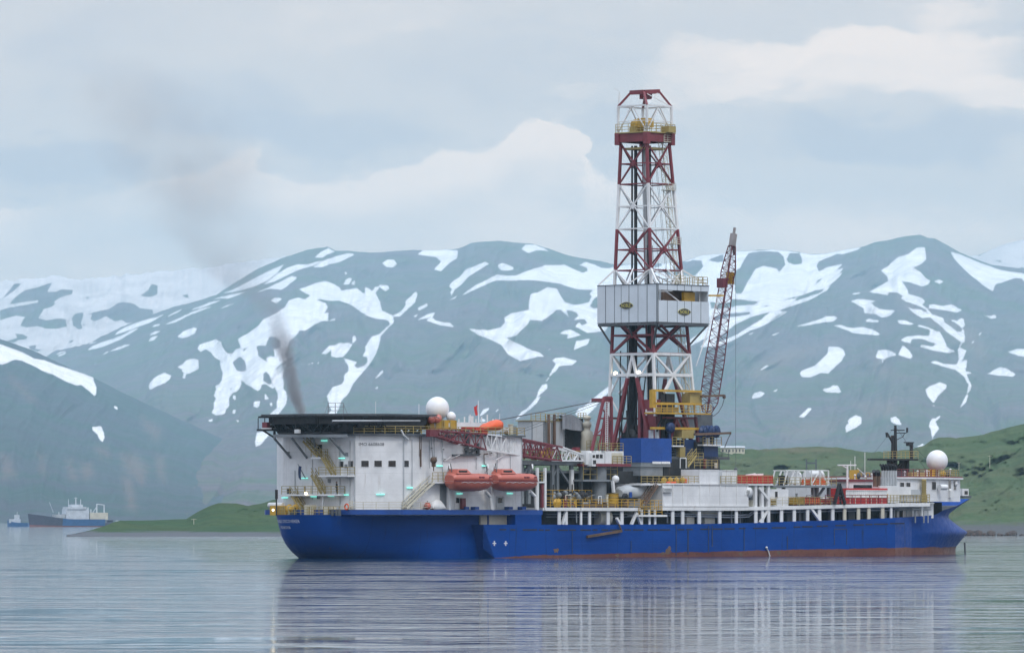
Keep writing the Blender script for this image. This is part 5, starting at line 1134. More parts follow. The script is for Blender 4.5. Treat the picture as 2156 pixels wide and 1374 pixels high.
# dark lattice A-frame
q = MB(); ap = pp(1767, 1018, -12.9)
for px in (1757, 1779): q.bar(pp(px, 1061, -12.9), ap, .38)
q.bar(pp(1761, 1043, -12.9), pp(1773, 1043, -12.9), .2); q.bar(pp(1770, 1060, -11.2), ap, .3); part('a_frame', q, M_black)
# tee post
q = MB(); q.bar(pp(1784, 1026, -9), pp(1784, 978, -9), .22); q.bar(pp(1764, 978.5, -9), pp(1802, 978.5, -9), .2); q.bar(pp(1784, 985, -9), pp(1772, 979, -9), .14); part('hose_gantry', q, M_wplain)
# ------------------------------------------------------------------ bridge house
q = MB(); zt = Zs(1950, 1008, -9); zb = Zs(1950, 1058, -9)
sa, sb, sc_ = S_(1885, -10.5), S_(1985, -9.8), S_(2017, -6)
q.prism([(sa, -10.8), (sb - 2.5, -10.5), (sc_ + .3, -6.2), (sc_ + .9, -3), (sc_ + .9, 3), (sc_ + .3, 6.2), (sb - 2.5, 10.5), (sa, 10.8)], 8.0, zt)
bridge = part('bridge_house', q, M_white)
q = MB(); q.prism([(sa - .4, -11.1), (sb - 2.4, -10.9), (sc_ + .7, -6.5), (sc_ + 1.3, -3), (sc_ + 1.3, 3), (sc_ + .7, 6.5), (sb - 2.4, 10.9), (sa - .4, 11.1)], zt, zt + .25); q.mat(1); q.prism([(sa - .3, -11.0), (sb - 2.4, -10.8), (sc_ + .6, -6.4), (sc_ + 1.2, -3), (sc_ + 1.2, 3), (sc_ + .6, 6.4), (sb - 2.4, 10.8), (sa - .3, 11.0)], zt + .25, zt + .42); part('bridge_roof', q, [M_wplain, M_red], bridge)
q = MB(); q.prism([(S_(1788, -8), -8), (S_(1840, -8), -8), (S_(1840, -8), 6), (S_(1788, -8), 6)], 8, Zs(1815, 1011, -8)); q.mat(1); pbox(q, 1786, 1842, 1009, 1013, -8.2, 4); q.mat(2); pbox(q, 1797, 1836, 1020, 1027, -8.02, .05); part('aft_bridge_house', q, [M_white, M_red, M_glass])
for px in (1899, 1912): window(pp(px, 1022, -10.85), u_sb, .95, .95, bridge)
for px, w_ in ((1966, .95),): window(pp(px, 1022, -10.55), u_sb, w_, 1.15, bridge)
ub = (sc_ + .3 - sb + 2.5, -6.2 + 10.5, 0)
def on_line(px, py, p0, d):
    u = (px - CX) / F; x0, y0 = OX + p0[0] * CA - p0[1] * SA, OY + p0[0] * SA + p0[1] * CA; dx, dy = d[0] * CA - d[1] * SA, d[0] * SA + d[1] * CA
    k = (u * y0 - x0) / (dx - u * dy); return Vector((p0[0] + d[0] * k, p0[1] + d[1] * k, H + (HY - py) / F * (y0 + dy * k)))
for px in (1999, 2010): window(on_line(px, 1021, (sb - 2.5, -10.5), ub), ub, 1.3, 1.5, bridge)
q = MB(); q.tube(pp(1978, 1025, -10.9), pp(1992, 1025, -10.9), .42, n=12); part('life_raft_canister', q, M_wplain, bridge)
q = MB(); a = on_line(1999, 1033, (sb - 2.5, -10.5), ub); q.ball(a, .4, 10, 6); q.box(a.x - .4, a.x + .5, a.y - .5, a.y, a.z - 1, a.z + .1); a = on_line(2011, 1018, (sb - 2.5, -10.5), ub); q.ball(a, .42, 10, 6); part('search_light', q, M_wplain, bridge)
q = MB(); a = pp(2020, 1043, -3.6); b_ = pp(2033, 1028, -3.6); q.box(a.x, b_.x, -4.2, -1.5, a.z, b_.z); q.mat(1); q.box(a.x + .5, b_.x - .25, -4.23, -4.2, a.z + .2, b_.z - .35); q.mat(2); q.box(a.x - .3, b_.x + .3, -4.5, 4.5, a.z - .35, a.z); part('bridge_wing', q, [M_wplain, M_glass, M_dgrey], bridge)
q = MB(); q.box(54, 61.5, -5.0, 5.0, 4.6, 7.9); part('forecastle_shade_box', q, M_int)  # added dark box, coloured as the shaded gap under the bridge overhang
q = MB(); pbox(q, 1880, 1918, 1024, 1042, -11.6, 1.5); q.mat(1); pbox(q, 1916, 1938, 1030, 1042, -11.2, 1); part('air_handler', q, [M_wplain, M_pgrey], bridge)
q = MB(); q.box(S_(1880, -11), S_(1962, -10.5), -11, -6, Zs(1920, 1059, -11), Zs(1920, 1058, -11)); q.prism([(S_(1880, -9), -9.8), (S_(1960, -9), -9.5), (S_(1960, -9), 0), (S_(1880, -9), 0)], 5.5, 8.2); part('fore_house', q, M_white)
q = MB(); pz = zt + .42; q.rail([(sa - .2, -10.7, pz), (sa + 10, -10.6, pz)], 1.0, 1.4, .045); a = pp(1935, 1000, -10); part('roof_railing', q, M_red, bridge)
q = MB(); q.rail([(sa + 11, -10.4, pz), (sb - 2.6, -10.4, pz), (sc_ + .2, -6, pz), (sc_ + .6, 2, pz)], 1.0, 1.2); q.box(sa + 12, sb - 4, -7, 3, pz, pz + .6); prail(q, 1941, 1957, 1057, -11.2, 1.2, .6); part('roof_railing', q, M_rail, bridge)
q = MB(); pbox(q, 1942, 1950, 1008, 1056, -11.15, .08)
for k in range(14): pbox(q, 1940.5, 1951, 1010 + k * 3.4, 1011 + k * 3.4, -11.25, .1)
part('bridge_ladder', q, M_rail, bridge)
q = MB()
for px, py in ((1846, 1000), (1836, 998), (1905, 993), (1932, 992), (1800, 1000), (2001, 988), (1822, 1003)): a = pp(px, py, -7); q.bar(a, a - Vector((0, 0, .8)), .1); q.ball(a, .18, 8, 5)
part('roof_lamp', q, M_wplain, bridge)
# ------------------------------------------------------------------ exhaust stacks
q = MB(); q.mat(0)
for k in range(6):
    px = 1858 + k * 5.6; a, b_ = pp(px, 1024, -11.6), pp(px, 989, -11.6); q.mat(0); q.tube(a, b_, .19, n=10); q.tube(a + Vector((0, 0, .3)), a + Vector((0, 0, 1.3)), .24, n=10)
    q.mat(1); e = pp(px - 4.5, 978, -12); q.tube(b_, (b_ + e) / 2 + Vector((.1, 0, .2)), .2, n=8); q.tube((b_ + e) / 2 + Vector((.1, 0, .2)), e, .18, n=8)
for k in range(2):
    px = 1842 + k * 8; a, b_ = pp(px, 1024, -11.6), pp(px, 1000, -11.6); q.mat(2); q.tube(a, b_, .3, n=10); q.mat(1); q.tube(b_, pp(px - 2, 991, -11.9), .32, n=8)
part('exhaust_stack', q, [M_pgrey, M_black, M_rust])
q = MB(); pbox(q, 1852, 1893, 1022, 1058, -12, 1.4); part('stack_casing', q, M_wplain)
# ------------------------------------------------------------------ signal mast
q = MB(); ym = -2.0
pbox(q, 1861, 1933, 965, 968.5, ym - 1.5, 3.2)
for px in (1876, 1887, 1902, 1912): pbox(q, px - 2.5, px + 2.5, 967, 1000, ym, .6)
q.bar(pp(1876, 1000, ym), pp(1902, 968, ym), .3); q.bar(pp(1902, 1000, ym), pp(1876, 968, ym), .3)
q.tube(pp(1885.5, 966, ym), pp(1885, 895, ym), .3, .2, 8); q.bar(pp(1878, 966, ym), pp(1880, 918, ym), .3); q.bar(pp(1868, 912, ym), pp(1882, 935, ym), .22); q.bar(pp(1867, 910, ym), pp(1868, 920, ym), .3)
q.bar(pp(1876, 905, ym), pp(1904, 905, ym), .14); q.bar(pp(1886, 911, ym), pp(1908, 911, ym), .12); q.bar(pp(1910, 900, ym), pp(1910, 910, ym), .22); q.path([pp(1905, 911, ym), pp(1901, 919, ym), pp(1888, 925, ym)], .06)
q.tube(pp(1918.5, 966, ym), pp(1919, 938, ym), .28, n=8); pbox(q, 1908, 1925, 930, 932, ym, .5); pbox(q, 1914, 1923, 932, 938, ym, .6)
q.mat(1); pbox(q, 1881, 1886, 916, 932, ym + .4, .5); mast = part('signal_mast', q, [M_black, M_rust])
q = MB(); prail(q, 1861, 1933, 965, ym - 1.4, 1.1, 1.0); part('mast_railing', q, M_rail, mast)
q = MB()
for px, py0, py1, yy in ((1821, 952, 1005, -6), (1800, 960, 1008, -5), (1791, 970, 1005, -4)): q.bar(pp(px, py1, yy), pp(px, py0, yy), .07)
q.bar(pp(1805, 985, -5), pp(1822, 1000, -5), .1); part('whip_aerial', q, M_wplain)
q = MB()
for px, py0, py1, yy in ((882, 850, 905, -8), (1052, 870, 900, -5), (1044, 880, 900, -4), (791, 845, 873, 3)): q.bar(pp(px, py1, yy), pp(px, py0, yy), .05)
part('whip_aerial', q, M_wplain)
# davits for the lifeboats
q = MB()
for px in (947.5, 1038.5, 1133, 1149): pbox(q, px - 1.8, px + 1.8, 984 if px > 1100 else 1022, 1073, -13.0, .3)
for px in (944, 1025, 1040, 1119): q.bar(pp(px, 990, -12.2), pp(px + 2, 978, -13.4), .22); q.bar(pp(px + 2, 978, -13.4), pp(px + 3, 986, -13.9), .14)
for px in (1022, 1116): q.path([pp(px, 1034, -13), pp(px + 11, 1045, -13), pp(px + 13, 1072, -13)], .25, 6)
pbox(q, 911, 956, 1014, 1017, -13, 1.2); pbox(q, 1133, 1149, 1013, 1016, -13, 1); part('boat_davit', q, M_wplain)
q = MB(); prail(q, 911, 956, 1014, -12.9, 1.3, 1.2); prail(q, 1133, 1149, 1013, -12.9, 1.3, .8); part('boat_platform_railing', q, M_rail)
q = MB(); pbox(q, 1141, 1146, 1018, 1068, -12.8, .3); pbox(q, 973, 981, 1048, 1070, -12.6, .4); part('hose_station', q, M_red)
# recess with a white wall between hull and house deck
q = MB(); pbox(q, 1085, 1140, 1082, 1106, -12.98, 2); part('hull_box', q, M_hull)
q = MB(); pbox(q, 1012, 1026, 1080, 1104, -11.2, .3); pbox(q, 1030, 1082, 1080, 1107, -11.4, .3); q.mat(1); pbox(q, 1027, 1029, 1080, 1104, -11.3, .2); part('recess_wall', q, [M_cream, M_blu2])
q = MB(); pbox(q, 980, 988, 1066, 1072, -12.9, 1); pbox(q, 1001, 1009, 1066, 1072, -12.9, 1); pbox(q, 1072, 1080, 1066, 1072, -12.9, 1); pbox(q, 1100, 1108, 1066, 1072, -12.9, 1); part('deck_mooring', q, M_blu2)

# loose gear along the decks
gr = random.Random(31); MG = [M_grey, M_dgrey, M_rust, M_cream, M_wplain, M_yel, M_red]
def gear(px0, px1, base, y, n, hmax):
    for k in range(n):
        px = px0 + (px1 - px0) * gr.random(); py = base(px) if callable(base) else base; a = pp(px, py, y - gr.random() * .5); q = MB(); h = .4 + gr.random() * hmax; w_ = .2 + gr.random() * .5; typ = k % 4
        if typ == 0: q.box(a.x - w_, a.x + w_, a.y, a.y + w_ * 1.4, a.z, a.z + h)
        elif typ == 1: q.tube(a, a + Vector((0, 0, h)), w_ * .55, n=10); q.tube(a + Vector((0, 0, h)), a + Vector((0, 0, h + .12)), w_ * .7, n=10)
        elif typ == 2: q.path([a, a + Vector((0, 0, h)), a + Vector((w_ * 2, 0, h)), a + Vector((w_ * 2, 0, 0))], .07)
        else: q.lathe((a.x, a.y + .3, a.z + w_), [(.05, -.25), (w_, -.25), (w_, -.18), (w_ * .5, -.18), (w_ * .5, .18), (w_, .18), (w_, .25), (.05, .25)], 12, 'y'); q.box(a.x - w_ * .7, a.x + w_ * .7, a.y + .1, a.y + .5, a.z, a.z + w_ * .4)
        part('deck_gear', q, MG[gr.randrange(len(MG))])
gear(1626, 1880, ZB, -11.6, 22, 1.3); gear(1402, 1470, 1017, -8.6, 7, 1.0); gear(1150, 1340, 1067.5, -11.9, 14, 1.5); gear(1640, 1756, 1021, -8, 6, 1.4); gear(1100, 1235, 968, -7.6, 12, 1.6); gear(1060, 1090, 914, -10, 4, 1.0); gear(1890, 2000, 1003, -6, 8, .8); gear(1420, 1510, 985, -7.8, 7, 1.4); gear(1800, 1850, 1008, -5, 5, 1.0)
# rigging
q = MB(); q.tube(pp(1885, 897, -2), pp(1800, 1004, -5), .03, n=4); q.tube(pp(1885, 897, -2), pp(1960, 1003, -4), .03, n=4); q.tube(pp(1919, 935, -2), pp(1990, 1003, -4), .025, n=4); part('mast_stay', q, M_dgrey)
# ================================================================== things carried by the ship
def thing(name, label, cat, p, group=None, rz=AL):
    o = empty(name, wp(*p), rz); tag(o, label, cat, group); o['_o'] = 0; del o['_o']; return o
def tpart(name, mb, mats, par, org, label=None):
    """mesh given in ship coordinates, moved to the frame of its thing whose base is at org"""
    mb.v = [(a - org[0], b_ - org[1], c_ - org[2]) for a, b_, c_ in mb.v]
    for piece in (pieces(mb) if name in SPLIT else [mb]): o = piece.build(name, mats, par)
    if label: o['label'] = label
    return o

# ---- stowed pedestal crane on the starboard side ----
o0 = pp(1261, 1068, -9.0); O = (o0.x, -9.0, 6.7)
cr = thing('pedestal_crane', 'white pedestal crane with red A-frame, its lattice boom stowed level over the deckhouse', 'crane', O)
q = MB(); q.tube((O[0], O[1], 6.7), (O[0], O[1], Zs(1261, 978, -9)), 1.08, n=24); tpart('pedestal', q, M_grey, cr, O)
q = MB(); a, b_ = pp(1256, 981, -10.5), pp(1329, 976, -10.5); q.box(a.x, b_.x, -10.5, -6.5, a.z, b_.z); a, b_ = pp(1241, 981, -9.5), pp(1260, 976, -9.5); q.box(a.x - 1.5, b_.x, -9.5, -7, a.z, b_.z); tpart('slewing_platform', q, M_red, cr, O)
q = MB(); pbox(q, 1274, 1313, 949, 976, -10.3, 3.2); q.mat(1); pbox(q, 1288, 1311, 953, 975, -10.34, .05); tpart('machinery_house', q, [M_wplain, M_cream], cr, O)
q = MB(); pbox(q, 1246, 1273, 953, 981, -10.4, 1.9); q.mat(1); pbox(q, 1248, 1253, 957, 963, -10.44, .05); pbox(q, 1255, 1261, 956, 964, -10.44, .05); pbox(q, 1263, 1269, 956, 964, -10.44, .05); pbox(q, 1249, 1255, 968, 976, -10.44, .05); q.mat(0); pbox(q, 1256, 1266, 948, 953, -10, 1.2); tpart('cab', q, [M_wplain, M_glass], cr, O)
q = MB(); pbox(q, 1234, 1247, 948, 978, -9.8, 1); tpart('boom_foot', q, M_wplain, cr, O)
q = MB(); prail(q, 1290, 1329, 976, -10.4, 1.1, 1.1); prail(q, 1262, 1312, 949, -10.2, 1.1, 1.2); tpart('railing', q, M_rail, cr, O)
q = MB(); y1, y2 = -9.8, -7.4
for yy in (y1, y2):
    t1, t2 = pp(1272, 836, yy), pp(1287, 836, yy)
    q.bar(pp(1246, 948, yy), t1, .34); q.bar(pp(1260, 948, yy), pp(1279, 846, yy), .22); q.bar(t2, pp(1288, 948, yy), .34); q.bar(t1, t2, .3); q.bar(pp(1266, 880, yy), pp(1287, 884, yy), .2); q.bar(pp(1256, 915, yy), pp(1287, 918, yy), .2)
    q.bar(pp(1268, 860, yy), pp(1287, 884, yy), .15); q.bar(pp(1257, 912, yy), pp(1287, 884, yy), .15); q.bar(pp(1274, 948, yy), pp(1277, 846, yy), .2); q.bar(pp(1277, 846, yy), pp(1268, 948, yy), .2)
for px, py in ((1272, 836), (1287, 836), (1254, 915), (1287, 900), (1264, 880)): q.bar(pp(px, py, y1), pp(px, py, y2), .22)
q.box(*sorted((pp(1272, 838, y1).x, pp(1287, 838, y1).x)), y1, y2, pp(1279, 846, y1).z, pp(1279, 838, y1).z)
q.mat(1)
for k in range(26): a = pp(1275.5, 846 + k * 4, y1 - .1); q.bar(a, a + Vector((.5, 0, 0)), .06)
q.bar(pp(1275, 845, y1 - .1), pp(1275, 948, y1 - .1), .07); q.bar(pp(1279.5, 845, y1 - .1), pp(1279.5, 948, y1 - .1), .07)
tpart('a_frame', q, [M_red, M_wplain], cr, O)
q = MB(); A = [(1240, 966, -8.6), (1172, 955, -9.6), (1082, 940, -10.9), (1012, 930, -12.0), (914, 911, -13.6)]; W_ = [.5, 1.8, 2.0, 2.0, .7]; HH = [.5, 1.9, 2.3, 2.1, .7]
for k, (mi, n) in enumerate(((1, 7), (0, 8), (1, 7), (0, 9))): q.mat(mi); q.lattice(pp(*A[k]), pp(*A[k + 1]), W_[k], W_[k + 1], .2, .11, n, ha=HH[k], hb=HH[k + 1])
q.mat(0); a = pp(*A[4]); q.box(a.x - 1.2, a.x + .4, a.y - .4, a.y + .4, a.z - .5, a.z + .45); tpart('boom', q, [M_red, M_wplain], cr, O)
q = MB(); top = pp(1279, 840, -8.6)
for dy in (-.7, -.2, .3, .7): q.tube(top + Vector((0, dy, 0)), pp(1075, 933, -11.0) + Vector((0, dy, 1.2)), .035, n=4) if abs(dy) > .5 else q.tube(top + Vector((0, dy, 0)), pp(1040, 889, -7) + Vector((0, dy, .2)), .04, n=4)
q.tube(pp(907, 915, -13.6), pp(912, 975, -13.6), .05, n=4); q.tube(pp(914, 915, -13.6), pp(914, 975, -13.6), .05, n=4); tpart('pendant_line', q, M_dgrey, cr, O)
q = MB(); a = pp(913, 968, -13.6); q.lathe((a.x, a.y, a.z), [(.05, -.25), (.42, -.25), (.42, .25), (.05, .25)], 12, 'y'); q.box(a.x - .2, a.x + .2, a.y - .2, a.y + .2, a.z - .9, a.z - .3); q.tube(a + Vector((0, 0, -.9)), a + Vector((0, 0, -1.5)), .08); tpart('hook_block', q, M_rust, cr, O)
# boom rest on the deckhouse wall (part of the ship)
q = MB(); yy = -12.4
for px in (984, 1006): q.bar(pp(px, 905 if px < 990 else 932, yy), pp(px, 958, yy), .38)
q.bar(pp(953, 958, yy), pp(1008, 957, yy), .3); q.bar(pp(986, 957, yy), pp(1006, 940, yy), .25); q.bar(pp(978, 946, yy), pp(1006, 946, yy), .25); q.mat(1); q.bar(pp(950, 960, yy - .1), pp(936, 970, -12.1), .12); q.bar(pp(1062, 958, -12.1), pp(1044, 967, -12.6), .1); q.bar(pp(936, 970, -12.1), pp(968, 957, yy - .3), .08)
part('boom_rest', q, [M_dgrey, M_wplain])

M_rustg2 = paint('chalky_grey', (0.40, 0.385, 0.40), 0.6, amount=0.6, dirt=0.3)
M_rustg = paint('weathered_grey', (0.26, 0.24, 0.235), 0.6, amount=0.6, dirt=0.3)
M_dred = paint('dark_oxide_red', (0.13, 0.026, 0.04), 0.55, amount=0.2, dirt=0.3)
# ---- port crane with its boom raised, beyond the derrick ----
b0 = pp(1489, 868, 8.0); tip = pp(1545, 492, 8.0); O = (b0.x - 1.0, 8.0, 6.7)
cr = thing('pedestal_crane', 'tall crane behind the derrick with its lattice boom raised almost upright', 'crane', O)
q = MB(); q.tube((O[0], 8, 6.7), (O[0], 8, b0.z - 3.2), 1.1, n=20); tpart('pedestal', q, M_grey, cr, O)
q = MB(); q.box(O[0] - 6.5, O[0] - 1.0, 6.4, 9.8, b0.z - 3.2, b0.z - .8); q.box(O[0] - 1.2, O[0] + 1.4, 7.3, 8.7, b0.z - 3.2, b0.z - .2); tpart('machinery_house', q, M_dgrey, cr, O)
q = MB()
def bp(f): return b0 + (tip - b0) * f
F_ = [(0, .9), (.06, 1.9), (.3, 2.0), (.36, 1.9), (.74, 1.35), (.78, 1.5), (.87, 1.1), (.93, .75)]
for (f0, w0), (f1, w1), mi, n in zip(F_, F_[1:], (1, 1, 1, 1, 1, 1, 1), (2, 9, 2, 12, 2, 4, 3)):
    q.mat(mi); q.lattice(bp(f0), bp(f1), w0, w1, .12, .055, n, side=(0, 1, 0))
q.mat(0); q.bar(bp(.93), bp(1.0), .75); q.mat(1); q.box(bp(.70).x - 1.4, bp(.70).x - .3, 7.4, 8.6, bp(.70).z - .1, bp(.70).z + 1.3); q.mat(3); q.box(bp(.74).x + .4, bp(.74).x + 1.1, 7.5, 8.5, bp(.74).z - .6, bp(.74).z + 1.2)
q.mat(0); q.bar(bp(.94) + Vector((.3, 0, 0)), bp(.88) + Vector((.9, 0, 0)), .3); q.bar(bp(1.0), bp(1.0) + Vector((.2, 0, .9)), .3); tpart('boom', q, [M_rustg, M_dred, M_rustg2, M_yel], cr, O)
q = MB(); e = pp(1462, 772, 8.0)
for k in range(4): q.tube(bp(.72) + Vector((-.9 + .1 * k, -.5 + .3 * k, 0)), pp(1466 + k * 3, 770, 8) + Vector((0, .3 * k, 0)), .035, n=4)
q.bar(bp(.71) + Vector((-.8, 0, 0)), bp(.92), .1); q.bar(bp(.71) + Vector((-.8, .5, 0)), bp(.93), .07); tpart('luffing_line', q, M_wplain, cr, O)
q = MB(); t0 = pp(1549, 505, 8.0); q.tube(t0, (t0.x, t0.y, pp(1549, 986, 8.0).z), .035, n=4); q.tube(t0 + Vector((0, 0, -3)), t0 + Vector((0, 0, -5)), .08, n=5); q.ball((t0.x, t0.y, pp(1549, 988, 8.0).z), .3, 8, 6); tpart('hook_line', q, M_dgrey, cr, O)

# ---- lifeboats ----
def loft(mb, rings, cap=True):
    n = len(rings[0]); vs = [p for r in rings for p in r]
    mb.add(vs, [(i * n + k, (i + 1) * n + k, (i + 1) * n + (k + 1) % n, i * n + (k + 1) % n) for i in range(len(rings) - 1) for k in range(n)], True)
    if cap: mb.add(rings[0], [tuple(range(n))]); mb.add(rings[-1], [tuple(range(n - 1, -1, -1))])
def lifeboat(px0, px1, py0, py1, label):
    yc = -14.2; s0, s1 = S_(px0, yc), S_(px1, yc); zb = Zs((px0 + px1) / 2, py1, yc); zt = Zs((px0 + px1) / 2, py0, yc); L = s1 - s0; hgt = zt - zb
    O = ((s0 + s1) / 2, yc, zb); t = thing('lifeboat', label, 'lifeboat', O, 'enclosed lifeboats in their davits')
    st = [0, .03, .08, .16, .3, .5, .7, .84, .93, .98, 1.0]; bw = [.62, .80, .9, .97, 1.0, 1.0, .97, .86, .62, .36, .12]; kz = [.34, .16, .07, .03, 0, 0, .02, .08, .18, .28, .38]
    gz = .46
    q = MB(); rings = []
    for u, w_, k in zip(st, bw, kz):
        x = s0 + L * u; hw = 1.45 * w_
        rings.append([(x, yc - hw * math.cos(a) ** .7 if math.cos(a) > 0 else yc + hw * abs(math.cos(a)) ** .7, zb + hgt * (k + (gz - k) * (1 - math.sin(a)) ** 0.8)) for a in [math.pi * i / 12 for i in range(13)]])
    loft(q, rings); tpart('lower_hull', q, M_life, t, O)
    q = MB(); rings = []; top = [.72, .78, .80, .80, .80, .80, .80, .79, .74, .66, .55]
    for u, w_, tp in zip(st, bw, top):
        x = s0 + L * u; hw = 1.40 * w_
        rings.append([(x, yc - hw * math.copysign(abs(math.cos(a)) ** .75, math.cos(a)), zb + hgt * (gz + .01 + (tp - gz) * math.sin(a) ** .6)) for a in [math.pi * i / 12 for i in range(13)]])
    loft(q, rings); tpart('canopy', q, M_life, t, O)
    q = MB(); x0, x1 = s0 + L * .10, s0 + L * .34
    z1, z2 = zb + hgt * .79, zb + hgt * 1.0
    q.add([(x0 - .35, yc - 1.05, z1), (x1 + .55, yc - 1.05, z1), (x1 + .55, yc + 1.05, z1), (x0 - .35, yc + 1.05, z1), (x0 + .1, yc - .75, z2), (x1 - .1, yc - .75, z2), (x1 - .1, yc + .75, z2), (x0 + .1, yc + .75, z2)], [(4, 5, 6, 7), (0, 1, 5, 4), (1, 2, 6, 5), (2, 3, 7, 6), (3, 0, 4, 7)]); tpart('helm_cupola', q, M_life, t, O)
    q = MB(); rb = [(s0 + L * u, yc - 1.47 * w_ - .02, zb + hgt * gz) for u, w_ in zip(st, bw)]
    for a, b_ in zip(rb, rb[1:]): q.bar(a, b_, .09, .12)
    tpart('fender_rail', q, M_red, t, O)
    q = MB()
    for u in (.55, .62, .8): q.box(s0 + L * u, s0 + L * (u + .05), yc - 1.42, yc - 1.30, zb + hgt * .60, zb + hgt * .67)
    tpart('side_hatch', q, M_red, t, O)
    q = MB(); q.box(x0 + .1, x1 - .3, yc - 1.02, yc - .9, zb + hgt * .86, zb + hgt * .94); tpart('helm_window', q, M_glass, t, O)
    q = MB(); lp = [(s0 + L * (.1 + .08 * k), yc - 1.5 * (1 if k < 9 else .8), zb + hgt * (.42 if k % 2 else .38)) for k in range(11)]; q.path(lp, .03, 4); tpart('grab_line', q, M_wplain, t, O)
    q = MB()
    for u in (.08, .93): q.bar((s0 + L * u, yc, zb + hgt * .7), (s0 + L * u, yc + .4, zb + hgt * 1.25), .09)
    tpart('fall_wire', q, M_dgrey, t, O)
lifeboat(946, 1033, 987, 1034, 'faded orange enclosed lifeboat hanging aft, nearer the side stair on the deckhouse wall')
lifeboat(1040, 1128, 987, 1034, 'faded orange enclosed lifeboat hanging forward, nearer the open pipe rack')

# ---- satellite domes ----
def dome(px, py, r_px, y, label, lo=-70, h=.9):
    c = pp(px, py, y); r = r_px / F * (OY + c.x * SA + y * CA); O = (c.x, y, c.z - r - h); t = thing('satellite_dome', label, 'satellite dome', O, 'white satellite domes')
    q = MB(); q.ball(c, r, 36, 22, lo); tpart('radome', q, M_white2, t, O)
    q = MB(); q.tube((c.x, y, c.z - r - h), (c.x, y, c.z - r * .88), r * .42, r * .5, 18); tpart('pedestal', q, M_cream, t, O)
M_white2 = paint('dome_white', (0.76, 0.76, 0.77), 0.4, amount=0.05, dirt=0.05)
dome(921, 859.5, 24.7, -5.0, 'large white satellite dome above the yellow lockers on the aft deckhouse roof', -60, 1.0)
dome(949.5, 876.5, 10.3, -6.5, 'small white satellite dome beside the large one on the aft deckhouse', -60, .6)
dome(1973, 969.5, 22.7, -5.0, 'white satellite dome with a seam round its middle on the bridge roof by the bow', -65, .9)
c = pp(1973, 969.5, -5); r = 22.7 / F * (OY + c.x * SA - 5 * CA)

# ---- yellow lockers, covered rescue boat ----
for px0, px1, lab in ((904, 932, 'yellow deck locker under the large white dome'), (934, 962, 'yellow deck locker under the small white dome')):
    O = (S_(px0, -9), -9, Zs(px0, 904, -9)); t = thing('deck_locker', lab, 'locker', O, 'yellow lockers on the aft deckhouse roof')
    q = MB(); pbox(q, px0, px1, 884, 904, -9.2, 2.2); tpart('body', q, M_yel, t, O)
    q = MB()
    for k in (0, .5, 1): s_ = S_(px0 + 1 + (px1 - px0 - 2) * k, -9.3); q.bar((s_, -9.3, Zs(px0, 904, -9.3)), (s_, -9.3, Zs(px0, 884, -9.3)), .1)
    tpart('rib', q, M_rail, t, O); q = MB(); pbox(q, px0 + 11, px0 + 14, 890, 899, -9.25, .05); tpart('placard', q, M_wplain, t, O)
O = (S_(1030, -9.5), -9.5, Zs(1030, 908, -9.5)); t = thing('rescue_boat', 'rescue boat wrapped in a bright orange cover on a red cradle', 'rescue boat', O)
q = MB(); rings = []
for px, pt, pb, w_ in ((1010, 900, 905, .5), (1016, 896, 906, .9), (1026, 890, 906, 1.1), (1036, 885.5, 906, 1.15), (1044, 883, 906, 1.1), (1050, 884, 905, .9), (1052.5, 890, 901, .5)):
    s_ = S_(px, -9.5); z1, z0 = Zs(px, pt, -9.5), Zs(px, pb, -9.5); rings.append([(s_, -9.5 - w_ * math.cos(a), (z0 + z1) / 2 + (z1 - z0) / 2 * math.copysign(abs(math.sin(a)) ** .8, math.sin(a)) + .06 * math.sin(5 * a + px)) for a in [2 * math.pi * i / 16 for i in range(16)]])
loft(q, rings); tpart('cover', q, M_orange, t, O)
q = MB(); pbox(q, 980, 1022, 898, 902, -9.8, .6); pbox(q, 982, 1000, 899, 908, -9.6, 1); q.bar(pp(1000, 903, -9.9), pp(1030, 903, -9.9), .4); pbox(q, 1015, 1028, 903, 914, -10, .8); tpart('cradle', q, M_brt, t, O)
O = (S_(917, -10), -10, Zs(917, 884, -10)); t = thing('cargo_net', 'heap of orange lifting nets on top of the yellow lockers', 'cargo net', O)
q = MB()
for k in range(9): a = pp(907 + k * 2.2, 878 + rnd.random() * 6, -10 + rnd.random() * .6); q.ball(a, .38 + .2 * rnd.random(), 9, 6)
tpart('bundle', q, M_life, t, O); q = MB(); q.path([pp(906, 879, -10.5), pp(915, 875, -10.5), pp(925, 880, -10.5)], .06); tpart('lashing', q, M_grey, t, O)
# crane boom tip rest gear: red tool box
O = (S_(960, -11), -11, Zs(960, 910, -11)); t = thing('pipe_basket', 'long low red pipe basket lying along the deckhouse roof edge', 'basket', O)
q = MB(); pbox(q, 906, 1000, 901.5, 904, -11.4, .2); pbox(q, 906, 1000, 901.5, 904, -10.4, .2)
for px in range(906, 1001, 9): q.bar(pp(px, 902, -11.3), pp(px, 911, -11.3), .12); q.bar(pp(px, 911, -11.3), pp(px, 911, -10.3), .12)
pbox(q, 906, 1000, 910, 912, -11.4, .2); tpart('frame', q, M_red, t, O)
q = MB(); pbox(q, 930, 945, 904, 910, -11.1, .6); pbox(q, 984, 990, 904, 910, -11.1, .5); tpart('sling_block', q, M_wplain, t, O)

